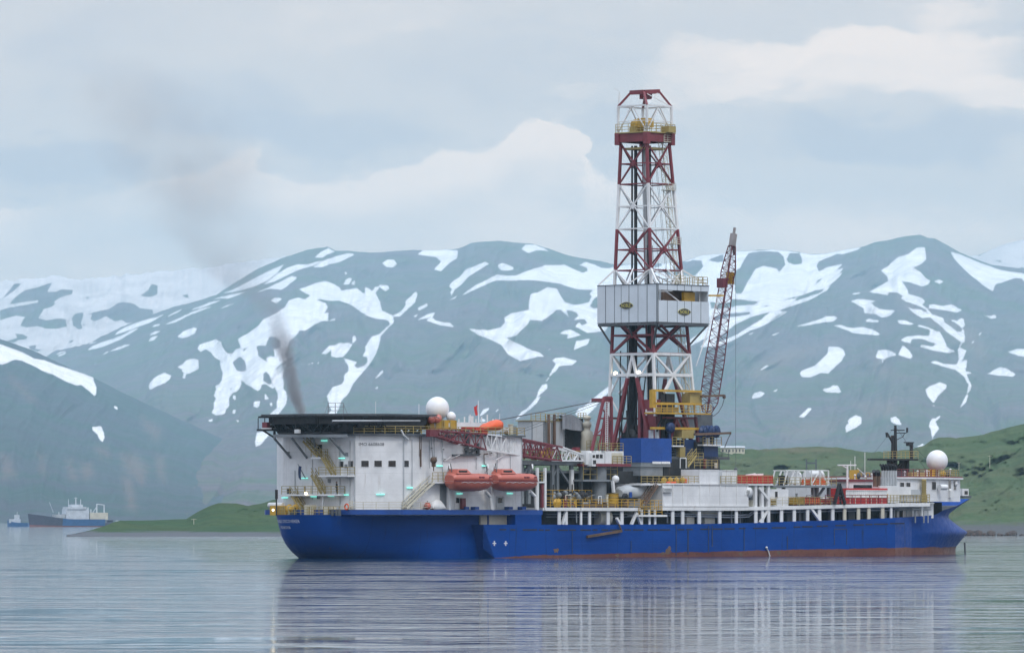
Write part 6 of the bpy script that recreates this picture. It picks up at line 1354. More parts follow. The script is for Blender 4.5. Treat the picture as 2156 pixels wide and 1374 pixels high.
# ---- flags ----
def flag(pole_a, pole_b, cloth, mat_, label, poleM):
    O = tuple(pole_a); t = thing('flag', label, 'flag', O)
    q = MB(); q.tube(pole_a, pole_b, .07, .05, 6); tpart('pole', q, poleM, t, O)
    q = MB(); (x0, y0, z0), drop, w_, dirv = cloth; n, mrows = 8, 8; vs = []
    for i in range(n + 1):
        for j in range(mrows + 1):
            u = i / n; v = j / mrows; vs.append((x0 + dirv[0] * w_ * u * (1 - .35 * v) , y0 + dirv[1] * w_ * u * (1 - .35 * v) + .12 * math.sin(u * 7 + v * 3), z0 - drop * v - .25 * u))
    q.add(vs, [(i * (mrows + 1) + j, (i + 1) * (mrows + 1) + j, (i + 1) * (mrows + 1) + j + 1, i * (mrows + 1) + j + 1) for i in range(n) for j in range(mrows)], True); tpart('cloth', q, mat_, t, O)
pa, pb = pp(1008, 893, -4), pp(1007, 843, -4); c_ = pp(1005.5, 852, -4); flag(pa, pb, ((c_.x, c_.y, c_.z), 1.35, -.65, (1, 0)), M_brt, 'limp red flag on the white mast above the aft deckhouse', M_wplain)
pa, pb = pq(643, 1006, -71.0), pq(627, 976, -72.5); c_ = pq(629, 979, -72.3); flag(pa, pb, ((c_.x, c_.y, c_.z), 1.75, .6, (0, -1)), M_navyflag if 'M_navyflag' in globals() else M_navy, 'limp dark ensign on a slanting staff at the stern', M_grey)

# ---- containers and gear on the forward decks ----
def crate(name, label, cat, px0, px1, py0, py1, y, dep, mats, group=None, ribs=True, extra=None, top=None):
    O = (S_(px0, y), y, Zs((px0 + px1) / 2, py1, y)); t = thing(name, label, cat, O, group)
    q = MB(); pbox(q, px0, px1, py0, py1, y, dep); tpart('body', q, mats[0], t, O)
    if ribs:
        q = MB(); a, b_ = pp(px0, py1, y), pp(px1, py0, y); zlo, zhi = Zs((px0 + px1) / 2, py1, y), Zs((px0 + px1) / 2, py0, y); n = max(4, int((b_.x - a.x) / .45))
        for k in range(n + 1): s_ = a.x + (b_.x - a.x) * k / n; q.bar((s_, y - .03, zlo + .1), (s_, y - .03, zhi - .1), .07)
        for z_ in (zlo + .06, zhi - .06): q.bar((a.x, y - .04, z_), (b_.x, y - .04, z_), .12)
        tpart('side_frame', q, mats[1], t, O)
    if top is not None:
        q = MB(); a, b_ = pp(px0, py0, y), pp(px1, py0, y); q.box(a.x - .08, b_.x + .08, y - .1, y + dep + .1, a.z, a.z + .28); tpart('lid', q, top, t, O)
    return t, O
crate('cargo_container', 'white boxy container standing beside the open red container', 'container', 1520, 1551, 989, 1017.5, -12.2, 2.6, (M_white, M_wplain))
t, O = crate('cargo_container', 'long bright red open-top container on the white upper deck', 'container', 1554, 1627, 1000, 1017, -12.0, 2.5, (M_brt, M_brt))
q = MB(); q.bar(pp(1585, 999, -11), pp(1606, 998, -11), .25); q.bar(pp(1570, 1000, -11), pp(1590, 997, -11), .2); tpart('load', q, M_wplain, t, O)
t, O = crate('cargo_container', 'large red container with white side panels at the foot of the black A-frame', 'container', 1781, 1867, 1031, 1046.5, -12.1, 3.0, (M_wplain, M_wplain), top=M_brt)
q = MB(); a, b_ = pp(1781, 1060, -12.05), pp(1867, 1046.5, -12.05); q.box(a.x - .05, b_.x, -12.05, -9.2, a.z, b_.z); q.box(a.x - .12, a.x, -12.1, -9.1, a.z, Zs(1781, 1031, -12.1)); tpart('base', q, M_brt, t, O)
crate('deck_basket', 'orange-red half-height basket below the framed white tanks', 'basket', 1694, 1726, 1046, 1061, -12.2, 1.8, (M_orange, M_red))
crate('deck_basket', 'low red basket between the orange basket and the black A-frame', 'basket', 1728, 1757, 1049, 1061, -12.0, 1.8, (M_brt, M_red))
t, O = crate('paint_drum_rack', 'small yellow rack next to the orange basket', 'rack', 1677, 1692, 1047, 1061, -12.2, 1.4, (M_yel, M_rail))
crate('deck_box', 'small yellow box outside the white side deckhouse', 'box', 1626, 1633, 1050, 1062, -12.5, .6, (M_yel, M_rail))
# framed tanks on the module platform
for px0, px1, lab, mi in ((1648, 1692, 'white framed skid with a slanted end and dark motor on the yellow-railed platform', 0), (1706, 1742, 'white cross-braced frame round an orange and white tank on the railed platform', 1)):
    O = (S_(px0, -11), -11, Zs(px0, 1021, -11)); t = thing('tank_skid', lab, 'tank skid', O, 'framed skids on the module platform')
    a, b_ = pp(px0, 1021, -11), pp(px1, 990, -11); q = MB(); y0, y1 = -11.2, -8.8
    for yy in (y0, y1):
        if mi: C4 = [(a.x, yy, a.z), (b_.x, yy, a.z), (b_.x, yy, b_.z), (a.x, yy, b_.z)]
        else: C4 = [(a.x, yy, a.z), (b_.x, yy, a.z), (b_.x, yy, b_.z), (a.x + .9, yy, b_.z)]
        for i in range(4): q.bar(C4[i], C4[(i + 1) % 4], .16)
        mx_ = (a.x + b_.x) / 2
        if mi: q.bar(C4[0], (mx_, yy, b_.z), .12); q.bar((mx_, yy, b_.z), C4[1], .12); q.bar((mx_, yy, a.z), (mx_, yy, b_.z), .12)
        else: q.bar((a.x + 1.2, yy, a.z), (mx_, yy, b_.z), .18); q.bar((mx_ + .6, yy, a.z), (mx_ + .6, yy, b_.z), .12)
    for x_ in (a.x + .5, b_.x): q.bar((x_, y0, b_.z), (x_, y1, b_.z), .14)
    tpart('frame', q, M_wplain, t, O)
    q = MB(); zc = (a.z + b_.z) / 2 + .15
    if mi: q.box(a.x + .3, b_.x - .3, -10.9, -9.1, a.z + .1, a.z + .9); q.mat(1); q.tube((a.x + .4, -10, zc + .2), (b_.x - .3, -10, zc + .2), .75, n=16)
    else: q.mat(2); q.box(a.x + .9, a.x + 1.6, -10.6, -9.4, a.z, zc + .2); q.mat(1); q.box((a.x + b_.x) / 2, b_.x - .7, -10.8, -9.2, a.z + .2, b_.z - .2); q.tube((b_.x - .8, -10, zc), (b_.x - .1, -10, zc), .8, n=14)
    tpart('tank', q, [M_orange, M_wplain, M_int], t, O)
# tanks, tarpaulin and machinery aft of the derrick
for px0, px1, py0, lab in ((1119, 1146, 886, 'wide grey slab-sided bulk silo standing over the pipe rack'), (1150, 1163, 888, 'narrow grey bulk silo squeezed between two wider ones'), (1168, 1189, 886, 'grey bulk silo beside the draped tarpaulin')):
    t, O = crate('bulk_silo', lab, 'silo', px0, px1, py0, 945, -4.0, 2.6, (M_pgrey, M_pgrey), 'grey silos aft of the derrick', ribs=False)
    q = MB(); a, b_ = pp(px0, 945, -4.05), pp(px1, py0, -4.05)
    for s_ in (a.x + .12, b_.x - .12): q.bar((s_, -4.06, a.z), (s_, -4.06, b_.z), .13)
    for k in range(8): q.box(b_.x - .15, b_.x + .02, -4.12, -4.05, a.z + (b_.z - a.z) * (k + .3) / 8, a.z + (b_.z - a.z) * (k + .55) / 8)
    tpart('edge_frame', q, M_grey, t, O)
    q = MB(); prail(q, px0 - 1, px1 + 2, py0, -4.0, 1.1, .9); q.box(a.x - .2, b_.x + .3, -4.1, -1.2, b_.z, b_.z + .1); tpart('top_platform', q, M_rail, t, O)
q = MB()
for px in (1157, 1169): pbox(q, px - 1.5, px + 1.5, 872, 946, -4.4, .3)
part('silo_pipe', q, M_rust)
O = (S_(1190, -4), -4, Zs(1200, 945, -4)); t = thing('tarpaulin_shelter', 'grey tarpaulin draped over a dark open shelter beside the silos', 'shelter', O)
q = MB(); n = 16; mrows = 7; vs = []
for i in range(n + 1):
    px = 1184 + (1236 - 1184) * i / n; py_t = np.interp(px, [1184, 1190, 1207, 1222, 1236], [874, 872, 873, 883, 897]); py_b = np.interp(px, [1184, 1190, 1205, 1225, 1236], [905, 902, 905, 907, 900])
    for j in range(mrows + 1):
        y_ = -4.6 - .25 * math.sin(i * 1.3) - .5 * (j / mrows) ** 2 * 0.3; vs.append(tuple(pp(px, py_t + (py_b - py_t) * j / mrows, y_)))
q.add(vs, [(i * (mrows + 1) + j, (i + 1) * (mrows + 1) + j, (i + 1) * (mrows + 1) + j + 1, i * (mrows + 1) + j + 1) for i in range(n) for j in range(mrows)], True)
tp = [vs[i * (mrows + 1)] for i in range(n + 1)]; tb = [(a, b_ + 3, c_) for a, b_, c_ in tp]; q.add(tp + tb, [(i, i + 1, i + n + 2, i + n + 1) for i in range(n)], True); tpart('tarpaulin', q, M_tarp, t, O)
q = MB(); pbox(q, 1192, 1228, 880, 945, -3.6, 2.5); tpart('shelter_shade_block', q, M_int, t, O)  # solid dark block paints the shaded hollow under the tarpaulin
O = (S_(1236, -5), -5, Zs(1236, 948, -5)); t = thing('exhaust_silencer', 'stacked cream exhaust silencer between the tarpaulin and the red crane frame', 'silencer', O)
q = MB(); a = pp(1236, 948, -5); k_ = 1 / 14.6
q.lathe(a, [(.95, 0), (.95, 1.2), (.85, 1.9), (.85, 2.6), (.5, 2.9), (.5, 3.3), (.62, 3.35), (.62, 4.0), (.4, 4.05), (.4, 4.4), (.55, 4.45), (.5, 4.9), (.1, 5.0)], 20); tpart('body', q, M_cream, t, O)
q = MB(); q.rail([(a.x - 1.2, -6, a.z), (a.x + 1.2, -6, a.z)], 1.4, .8); q.rail([pp(1217, 882, -4.2), pp(1234, 882, -4.2)], .9, .6); tpart('railing', q, M_rail, t, O)
# yellow skid, drum and wrapped machine on the side deck
t, O = crate('pump_skid', 'yellow pump skid behind the yellow side railing', 'pump skid', 1184, 1212, 1050, 1067, -11.0, 1.6, (M_yel, M_rail))
O = (S_(1290, -9.8), -9.8, Zs(1290, 1068, -9.8)); t = thing('storage_drum', 'big dull yellow drum between the crane pedestal and the wrapped machine', 'drum', O)
q = MB(); a = pp(1290, 1068, -9.8); q.tube(a, a + Vector((0, 0, 2.0)), .85, n=20); tpart('body', q, M_yel, t, O); q = MB()
for z_ in (.1, .75, 1.4, 1.95): q.lathe((a.x, a.y, a.z + z_), [(.85, 0), (.9, 0), (.9, .08), (.85, .08)], 20)
tpart('hoop', q, M_rail, t, O)
O = (S_(1322, -10.5), -10.5, Zs(1322, 1052, -10.5)); t = thing('deck_machine', 'machine wrapped in grey white sheeting with a blue stripe', 'machine', O)
q = MB(); rings = []
for px, pt, pb, w_ in ((1302, 1030, 1045, .8), (1307, 1024, 1048, 1.2), (1316, 1021, 1048, 1.5), (1326, 1023, 1049, 1.5), (1336, 1022, 1049, 1.4), (1343, 1026, 1047, 1.2), (1348, 1034, 1044, .7)):
    s_ = S_(px, -10.5); z1, z0 = Zs(px, pt, -10.5), Zs(px, pb, -10.5); rings.append([(s_, -10.5 - w_ * math.copysign(abs(math.cos(a)) ** .7, math.cos(a)), (z0 + z1) / 2 + (z1 - z0) / 2 * math.copysign(abs(math.sin(a)) ** .7, math.sin(a)) + .09 * math.sin(4 * a + px)) for a in [2 * math.pi * i / 16 for i in range(16)]])
loft(q, rings); tpart('sheeting', q, M_pgrey, t, O)
q = MB(); pbox(q, 1326, 1331, 1035, 1047, -12.02, .1); tpart('stripe', q, M_blu2, t, O)
q = MB(); a = pp(1316, 1045, -12.1); q.lathe(a, [(.1, -.15), (.5, -.15), (.5, .15), (.1, .15)], 14, 'y'); pbox(q, 1318, 1343, 1048, 1054, -11.4, 1.5); tpart('wheel', q, M_black, t, O)
q = MB(); q.bar(pp(1292, 1036, -11), pp(1290, 1012, -11), .35); q.ball(pp(1296, 1008, -11), .55, 10, 6); tpart('valve_stem', q, M_wplain, t, O)
# small buoy and covered bundle on the house deck
O = (S_(900, -12.6), -12.6, 6.66); t = thing('marker_buoy', 'round orange buoy resting on the blue deck edge under the side stair', 'buoy', O)
q = MB(); a = pp(900, 1065, -12.6); q.ball((a.x, a.y, 7.15), .5, 16, 10); tpart('float', q, M_life, t, O); q = MB(); q.tube((a.x, a.y, 7.6), (a.x, a.y, 7.85), .08); tpart('shackle', q, M_grey, t, O)
O = (S_(921, -12.3), -12.3, 6.66); t = thing('covered_bundle', 'cream coloured bundle under a cover beside the orange buoy', 'bundle', O)
q = MB(); rings = []
for px, h_, w_ in ((908, .5, .4), (911, 1.1, .6), (918, 1.35, .7), (926, 1.25, .7), (932, .8, .6), (935, .3, .4)): s_ = S_(px, -12.2); rings.append([(s_, -12.2 - w_ * math.cos(a), 6.7 + h_ * max(0, math.sin(a)) + .05 * math.sin(3 * a + px)) for a in [2 * math.pi * i / 12 for i in range(12)]])
loft(q, rings); tpart('cover', q, M_wplain, t, O); q = MB(); a, b_ = pp(910, 1070, -12.4), pp(934, 1070, -12.4); q.box(a.x, b_.x, -12.6, -11.8, 6.67, 6.8); tpart('pallet', q, M_rust, t, O)
# life ring on the deck rail
O = tuple(pq(730, 1066, -72.5)); t = thing('life_ring', 'orange life ring hung on the rail at the corner of the blue house deck', 'life ring', O)
q = MB(); prof = [(.36 + .1 * math.cos(a), .1 * math.sin(a)) for a in [2 * math.pi * k / 10 for k in range(11)]]; q.lathe(O, prof, 20, 'x'); tpart('ring', q, M_orange, t, O)

# ---- a person on the stern platform ----
def person(p, rz, label, cloth, skin, hat):
    root = empty('person', p, rz); tag(root, label, 'person')
    J = {'pel': (0, 0, .95), 'wst': (0, 0, 1.12), 'chest': (0, -.02, 1.34), 'neck': (0, 0, 1.50), 'hd': (0, -.03, 1.62), 'top': (0, -.02, 1.74)}
    v = []; rad = []; ed = []
    def av(c_, r): v.append(c_); rad.append(r); return len(v) - 1
    p0 = av(J['pel'], (.15, .11)); p1 = av(J['wst'], (.15, .11)); p2 = av(J['chest'], (.18, .12)); p3 = av(J['neck'], (.06, .06)); p4 = av(J['hd'], (.085, .10)); p5 = av(J['top'], (.07, .085)); ed += [(p0, p1), (p1, p2), (p2, p3), (p3, p4), (p4, p5)]
    for sgn in (-1, 1):
        h = av((sgn * .10, 0, .88), (.10, .10)); k = av((sgn * .11, -.03 * sgn, .50), (.065, .07)); an = av((sgn * .11, .05, .10), (.045, .05)); to = av((sgn * .12, -.12, .04), (.045, .035)); ed += [(p0, h), (h, k), (k, an), (an, to)]
        s_ = av((sgn * .20, -.01, 1.41), (.065, .065)); e = av((sgn * .27, .0, 1.13), (.05, .05)); wr = av((sgn * .24, -.16, .92), (.035, .035)); ed += [(p2, s_), (s_, e), (e, wr)]
        for f in range(4): fb = av((sgn * (.25 - .02 * f), -.19 - .005 * f, .87), (.011, .011)); ft = av((sgn * (.245 - .02 * f), -.23, .81 + .005 * abs(f - 1)), (.009, .009)); ed += [(wr, fb), (fb, ft)]
        th = av((sgn * .20, -.22, .88), (.010, .010)); ed.append((wr, th))
    me = bpy.data.meshes.new('body'); me.from_pydata(v, ed, []); ob_ = bpy.data.objects.new('body', me); C.objects.link(ob_)
    sk = ob_.modifiers.new('skin', 'SKIN'); su = ob_.modifiers.new('sub', 'SUBSURF'); su.levels = 2; su.render_levels = 2
    for i, r in enumerate(rad): me.skin_vertices[0].data[i].radius = r
    me.skin_vertices[0].data[0].use_root = True
    dg = bpy.context.evaluated_depsgraph_get(); m2 = bpy.data.meshes.new_from_object(ob_.evaluated_get(dg)); bpy.data.objects.remove(ob_)
    for mm in (cloth, skin): m2.materials.append(mm)
    for f in m2.polygons:
        f.use_smooth = True; c_ = f.center; f.material_index = 1 if c_.z > 1.52 or (abs(c_.x) > .15 and c_.z < .93 and c_.y < -.12) else 0
    b2 = bpy.data.objects.new('body', m2); C.objects.link(b2); b2.parent = root
    q = MB(); q.ball((0, -.02, 1.67), .115, 16, 8, 0); q.lathe((0, -.03, 1.67), [(.115, -.005), (.15, -.005), (.15, .012), (.115, .012)], 16); q.build('hard_hat', hat, root)
    q = MB(); q.box(-.02, .02, -.145, -.11, 1.60, 1.635); q.mat(1)
    for sgn in (-1, 1): q.ball((sgn * .032, -.118, 1.645), .012, 6, 4)
    q.box(-.03, .03, -.125, -.11, 1.568, 1.576); q.build('face', [skin, M_letd], root)
M_cloth = paint('dark_coverall', (0.018, 0.020, 0.028), 0.8, streak=False, dirt=0.3); M_skin = paint('skin', (0.42, 0.24, 0.17), 0.55, streak=False, dirt=0.05)
pz = pq(708, 1040, -71.6); person(wp(-71.5, pz.y, pz.z), AL + R(200), 'person in dark work clothes standing on the stern platform by the rail', M_cloth, M_skin, M_cloth)

# ================================================================== smoke from the exhaust below the helideck
path = [(640, 897, 8), (637, 880, 11), (630, 855, 18), (621, 825, 22), (612, 790, 24), (602, 750, 25), (594, 710, 30), (583, 680, 34), (566, 650, 44), (540, 615, 66), (505, 580, 92), (480, 540, 118), (455, 490, 148), (425, 420, 182), (385, 340, 205), (330, 250, 205), (270, 160, 150), (230, 100, 6)]
dep = 846.0; kk = dep / F
zz = [H + (HY - p[1]) * kk for p in path]; xx = [(p[0] - CX) * kk for p in path]; rr = [p[2] * kk for p in path]
m = bpy.data.materials.new('exhaust_smoke'); m.use_nodes = True; t = NT(m.node_tree); t.n.clear()
ob = t.new('ShaderNodeTexCoord').outputs['Object']; x, y_, z = t.xyz(ob)
zmin, zmax = min(zz), max(zz); zn = t.mr(z, zmin, zmax, 0, 1, False)
def curve(vals):
    lo, hi = min(vals), max(vals) + 1e-6; n = t.new('ShaderNodeFloatCurve'); cu = n.mapping.curves[0]; pts = sorted(((a - zmin) / (zmax - zmin), (b_ - lo) / (hi - lo)) for a, b_ in zip(zz, vals))
    while len(cu.points) < len(pts): cu.points.new(0.5, 0.5)
    for p_, (a, b_) in zip(cu.points, pts): p_.location = (a, b_); p_.handle_type = 'AUTO_CLAMPED'
    n.mapping.update(); t.l.new(zn, n.inputs['Value']); return t.m('ADD', t.m('MULTIPLY', n.outputs[0], hi - lo), lo)
x0_ = xx[0]
cxn = curve([a - x0_ for a in xx]); rn = curve(rr)
wn = t.m('SUBTRACT', t.noise(ob, 0.16, 4.0, 0.6), 0.5); wn2 = t.m('SUBTRACT', t.noise(t.vm('ADD', ob, (31, 7, 3)), 0.16, 4.0, 0.6), 0.5)
dx = t.m('ADD', t.m('DIVIDE', t.m('SUBTRACT', x, cxn), rn), t.m('MULTIPLY', wn, 1.3)); dy = t.m('ADD', t.m('DIVIDE', y_, rn), t.m('MULTIPLY', wn2, 1.0))
r2 = t.m('SQRT', t.m('ADD', t.m('MULTIPLY', dx, dx), t.m('MULTIPLY', dy, dy)))
wob = t.m('SUBTRACT', t.noise(ob, 0.55, 3.0, 0.6), 0.5); fall = t.mr(t.m('ADD', r2, t.m('MULTIPLY', wob, 0.9)), 1.0, 0.25)
# optical depth through the middle, given along the height
taus = [.3, 1.15, 1.15, 1.0, .95, .85, .62, .42, .29, .20, .17, .16, .15, .15, .18, .17, .08, .0]
den = t.m('DIVIDE', curve([a for a in taus]), rn)
nn = t.mr(t.noise(ob, 0.085, 5.0, 0.6), 0.30, 0.68, 0.25, 1.5)
den = t.m('MULTIPLY', t.m('MULTIPLY', den, fall), t.m('MULTIPLY', nn, 1.5))
pv = t.new('ShaderNodeVolumePrincipled'); pv.inputs['Color'].default_value = (0.45, 0.45, 0.47, 1); t.l.new(den, pv.inputs['Density'])
o_ = t.new('ShaderNodeOutputMaterial'); t.l.new(pv.outputs[0], o_.inputs['Volume'])
q = MB(); rings = []
for a, r, z_ in zip(xx, rr, zz): rings.append([(a - x0_ + 1.5 * r * math.cos(k * math.pi / 8), 1.5 * r * math.sin(k * math.pi / 8), z_) for k in range(16)])
loft(q, rings); m.cycles.volume_step_rate = 0.12
so = q.build('smoke', m, None, (x0_, dep, 0)); tag(so, kind='stuff')
bm = bmesh.new(); bm.from_mesh(so.data); bmesh.ops.remove_doubles(bm, verts=bm.verts, dist=1e-4); bmesh.ops.recalc_face_normals(bm, faces=bm.faces); bm.to_mesh(so.data); bm.free()

# ================================================================== far vessels, hut, poles
def far_frame(px, py_water, deg):
    """origin on the water at a bearing; heading measured from the picture's right"""
    D = H * F / (py_water - HY); return Vector(((px - CX) / F * D, D, 0)), D, R(deg)
M_fhull = paint('hazed_blue_hull', (0.05, 0.15, 0.34), 0.5, amount=0.2); M_fdark = paint('hazed_dark_hull', (0.075, 0.082, 0.12), 0.5, amount=0.3); M_fred = paint('far_boot_red', (0.24, 0.10, 0.10), 0.6)  # blue and dark hulls lightened: distance haze put into the paint
M_farw = paint('hazed_white', (0.52, 0.56, 0.60), 0.6, amount=0.3)  # white dulled and blued, with the haze of distance in its colour
# factory ship, bow to the left, seen three-quarter
o, D, _ = far_frame(140, 1108.3, 0); k = D / F
fs_ = empty('factory_ship', o, R(180 + 22)); tag(fs_, 'distant factory ship with a long dark bow and white superstructure amidships', 'ship')
L = 150 * k / math.cos(R(22)); Bm = 12.0
def fh(u, z): return Bm / 2 * (1 - max(0, (u - .55) / .45) ** 2.2) * (1 if u > .03 else .85) * (1 - .25 * (1 - z))
q = MB(); us = [i / 24 for i in range(25)]
topz = lambda u: 16 * k + (12 * k) * max(0, (u - .45) / .55) ** 1.3
for sgn in (-1, 1):
    rows = [[((u - .5) * L + (.03 * L * z * (u > .9)), sgn * fh(u, z), -.5 + (topz(u) + .5) * z) for u in us] for z in (0, .2, .45, .75, 1)]
    vs = [p for r in rows for p in r]; n = 25
    for i in range(4):
        for j in range(24): q.mat(2 if i == 0 else (1 if us[j] > .58 else 0)); q.add([vs[i * n + j], vs[i * n + j + 1], vs[(i + 1) * n + j + 1], vs[(i + 1) * n + j]], [(0, 1, 2, 3)])
q.mat(1)
for j in range(24): q.add([((us[j] - .5) * L, -fh(us[j], 1), topz(us[j]) - .3), ((us[j + 1] - .5) * L, -fh(us[j + 1], 1), topz(us[j + 1]) - .3), ((us[j + 1] - .5) * L, fh(us[j + 1], 1), topz(us[j + 1]) - .3), ((us[j] - .5) * L, fh(us[j], 1), topz(us[j]) - .3)], [(0, 1, 2, 3)])
q.add([((-.5) * L, -fh(0, 0), -.5), (-.5 * L, -fh(0, 1), topz(0)), (-.5 * L, fh(0, 1), topz(0)), (-.5 * L, fh(0, 0), -.5)], [(0, 1, 2, 3)])
q.build('hull', [M_fhull, M_fdark, M_fred], fs_)
X = lambda px: -(px - 140) * k / math.cos(R(22))
def fbox(name, px0, px1, h0, h1, yw, mats, mbx=None):
    q = mbx or MB(); q.box(X(px0), X(px1), -yw, yw, h0 * k, h1 * k)
    return q if mbx else q.build(name, mats, fs_)
fbox('superstructure', 135, 182, 15, 37, 4.8, M_farw); fbox('bridge_deck', 137, 176, 37, 42, 5.4, M_farw); fbox('wheelhouse', 147, 170, 42, 47, 4, M_farw); fbox('aft_house', 184, 221, 15, 30, 4.6, M_cream); fbox('fore_house', 115, 134, 18, 26, 4, M_pgrey)
q = MB()
for px0, px1, h in ((138, 175, 38.6), (137, 178, 33), (138, 180, 27)):
    for i in range(8): x0 = X(px0 + (px1 - px0) * (i + .2) / 8); x1 = X(px0 + (px1 - px0) * (i + .7) / 8); q.box(x0, x1, -5.45 if h > 38 else -4.85, -4.8, h * k, (h + 1.9) * k)
q.build('window', M_glass, fs_)
q = MB()
for px, h0, h1, w_ in ((159, 47, 62, .35), (159, 60, 61, 1.2), (169, 44, 58, .2), (144, 44, 58, .15), (184, 30, 41, .5), (190, 22, 37, .3), (202, 28, 48, .4), (217, 28, 46, .35), (150, 10, 31, .5), (164, 10, 30, .5), (129, 15, 31, .25)): q.box(X(px) - w_, X(px) + w_, -.3 if h0 > 20 else -5.4, .3 if h0 > 20 else -4.9, h0 * k, h1 * k)
q.bar((X(202), 0, 48 * k), (X(218), 0, 46 * k), .6); q.bar((X(113), 0, 30 * k), (X(105), 0, 52 * k), .25); q.bar((X(190), 0, 24 * k), (X(203), 0, 44 * k), .4); tpart('mast', q, M_farw, fs_, (0, 0, 0))
# tug
o, D, _ = far_frame(38, 1108, 0); k2 = D / F; k = k2
tg = empty('tugboat', o, R(172)); tag(tg, 'small distant tugboat with a white wheelhouse off the bow of the factory ship', 'tugboat')
q = MB(); us = [i / 12 for i in range(13)]; L = 46 * k; topz = lambda u: 8 * k + 6 * k * u ** 3
for sgn in (-1, 1):
    rows = [[((u - .5) * L, sgn * 3.6 * (1 - max(0, (u - .5) / .5) ** 2.2) * (.8 + .2 * z), -.4 + (topz(u) + .4) * z) for u in us] for z in (0, .5, 1)]; vs = [p for r in rows for p in r]
    q.add(vs, [(i * 13 + j, i * 13 + j + 1, (i + 1) * 13 + j + 1, (i + 1) * 13 + j) for i in range(2) for j in range(12)], True)
q.add([((u - .5) * L, -3.6 * (1 - max(0, (u - .5) / .5) ** 2.2), topz(u) - .2) for u in us] + [((u - .5) * L, 3.6 * (1 - max(0, (u - .5) / .5) ** 2.2), topz(u) - .2) for u in us], [(j, j + 1, 14 + j, 13 + j) for j in range(12)]); q.add([(-.5 * L, -2.9, -.4), (-.5 * L, -3.6, topz(0)), (-.5 * L, 3.6, topz(0)), (-.5 * L, 2.9, -.4)], [(0, 1, 2, 3)]); q.build('hull', M_fhull, tg)
q = MB(); q.box(-4 * k, 18 * k, -2.4, 2.4, 8 * k, 16 * k); q.build('deckhouse', M_farw, tg); q = MB(); q.box(-2 * k, 7 * k, -1.8, 1.8, 16 * k, 25 * k); q.mat(1); q.box(-1.5 * k, 6.5 * k, -1.83, -1.8, 20 * k, 23 * k); q.mat(0); q.bar((2 * k, 0, 25 * k), (2 * k, 0, 31 * k), .3); q.build('wheelhouse', [M_farw, M_glass], tg)
# small vessel half hidden by the headland
o, D, _ = far_frame(240, 1108, 0); k = D / F
sb_ = empty('fishing_boat', o, R(8)); tag(sb_, 'low dark boat partly hidden behind the tip of the headland', 'boat')
q = MB(); q.prism([(-22 * k, -2.4), (8 * k, -2.6), (16 * k, 0), (8 * k, 2.6), (-22 * k, 2.4)], -.4, 8 * k); q.build('hull', M_fdark, sb_); q = MB(); q.box(-16 * k, -2 * k, -1.8, 1.8, 8 * k, 14 * k); q.mat(1); q.box(-14 * k, -4 * k, -1.85, -1.8, 10 * k, 12.4 * k); q.build('cabin', [M_fdark, M_glass], sb_); q = MB(); q.box(4 * k, 12 * k, -1.2, 1.2, 8 * k, 13 * k); q.build('bow_rail', M_farw, sb_)

# ground height of the hill for things that stand on it: cast a ray down the bearing
bpy.context.view_layer.update(); dg = bpy.context.evaluated_depsgraph_get()
def on_ground(px, py, far=2600.):
    d = Vector(((px - CX) / F, 1, (HY - py) / F)).normalized(); ok, loc, nrm, i, ob_, mt = scene.ray_cast(dg, Vector((0, 0, H)) + d * 1200, d)
    while ok and ob_.name.split('.')[0] in ('haze', 'smoke'): ok, loc, nrm, i, ob_, mt = scene.ray_cast(dg, loc + d * .5, d)
    return loc if ok and loc.y < 5000 else Vector(((px - CX) / F * far, far, H + (HY - py) / F * far))
g = on_ground(1543, 955); k = g.y / F
bd = empty('hillside_building', g, R(0)); tag(bd, 'long low white building with dark openings on the green hilltop beyond the ship', 'building')
q = MB(); q.box(-25 * k, 25 * k, 0, 8, -1.5, 13 * k); q.build('wall', M_cream, bd)
q = MB(); q.add([(-26 * k, -.4, 13 * k), (26 * k, -.4, 13 * k), (26 * k, 4, 17 * k), (-26 * k, 4, 17 * k), (-26 * k, 8.4, 13 * k), (26 * k, 8.4, 13 * k)], [(0, 1, 2, 3), (3, 2, 5, 4), (0, 3, 4), (1, 5, 2)]); q.build('roof', M_pgrey, bd)
for i in range(7):
    q = MB(); x0 = (-22 + i * 7) * k; q.box(x0, x0 + 2.6 * k, -.05, 0, 4 * k, 10 * k); q.build('window', M_dgrey, bd)
g = on_ground(1708, 990); k = g.y / F
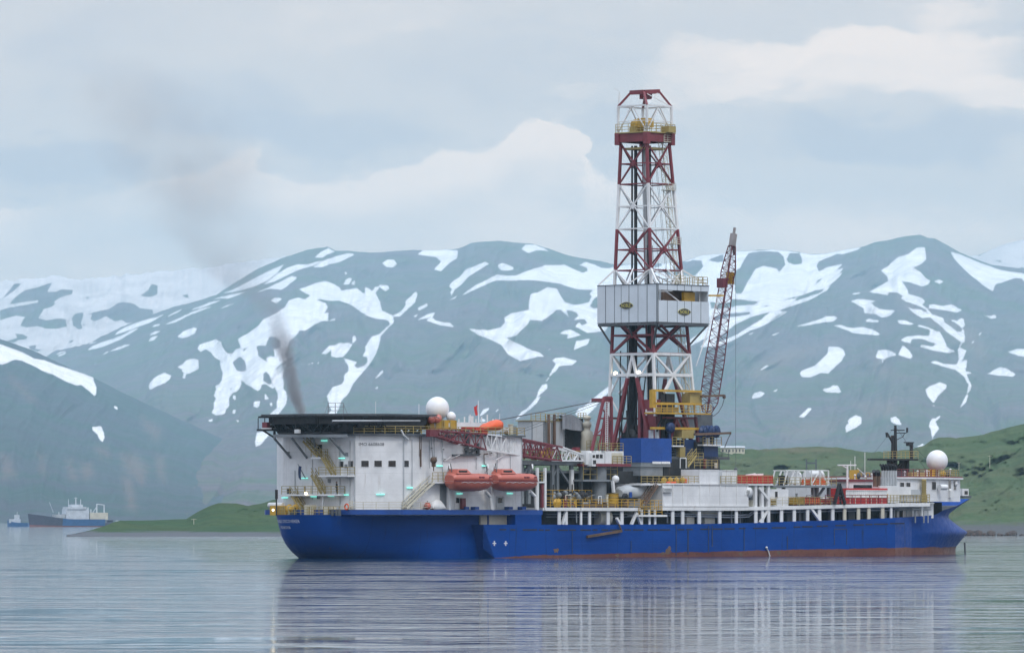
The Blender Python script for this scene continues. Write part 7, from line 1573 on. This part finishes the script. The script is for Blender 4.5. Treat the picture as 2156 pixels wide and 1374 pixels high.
gt = empty('goalpost_frame', g, 0); tag(gt, 'dark steel frame of two posts and a crossbar on the grassy hill', 'frame')
q = MB(); q.box(-11.5 * k, -8.5 * k, -.4, .4, -1, 24 * k); q.build('post', M_dgrey, gt); q = MB(); q.box(8.5 * k, 11.5 * k, -.4, .4, -1, 24 * k); q.build('post', M_dgrey, gt); q = MB(); q.box(-8.4 * k, 8.4 * k, -.4, .4, 14 * k, 17.5 * k); q.build('crossbar', M_dgrey, gt)
q = MB(); rk = random.Random(8)
for k in range(260):
    X_ = 105 + rk.random() * 190; Y_ = 1985 + rk.random() * 40 + 10 * math.sin(X_ * .2); r = .3 + rk.random() ** 3 * 1.5; q.ball((X_, Y_, .1 + r * .2), r, 6, 4)
    q.v[-30:] = [(a + (rk.random() - .5) * r * .5, b_ + (rk.random() - .5) * r * .5, c_ * .9) for a, b_, c_ in q.v[-30:]]
tag(q.build('rubble', slope_mat('shore_stone', (.045, .046, .048), (.06, .058, .055), (.03, .03, .032), scl=60., snow=False)), kind='stuff')
g = on_ground(1990, 982); k = g.y / F
hu = empty('field_shelter', g, 0); tag(hu, 'small dark shelter with a rounded roof on the green slope beyond the bow', 'shelter')
q = MB(); q.box(-6 * k, 6 * k, 0, 4, -1, 3.5 * k); q.build('wall', M_dgrey, hu); q = MB(); q.tube((-6.5 * k, 2, 3 * k), (6.5 * k, 2, 3 * k), 2.4, n=14); q.build('roof', M_dgrey, hu)
up = None
for px, pt, pb, lab in ((2084, 958, 985, 'tall thin pale utility pole alone on the open slope of the hill'), (2019, 972, 990, 'short thin pale utility pole near the small dark shelter'), (408, 1091, 1103, 'pale post standing in the grass of the headland')):
    g = on_ground(px, pb); k = g.y / F; p_ = empty('utility_pole', g, 0); tag(p_, lab, 'pole', 'poles on the hillsides')
    q = MB(); q.tube((0, 0, -1), (0, 0, (pb - pt) * k), .16, .1, 6); q.build('shaft', M_cream, p_); q = MB(); q.bar((-.9, 0, (pb - pt - 1.5) * k), (.9, 0, (pb - pt - 1.5) * k), .12); q.build('crossarm', M_cream, p_)
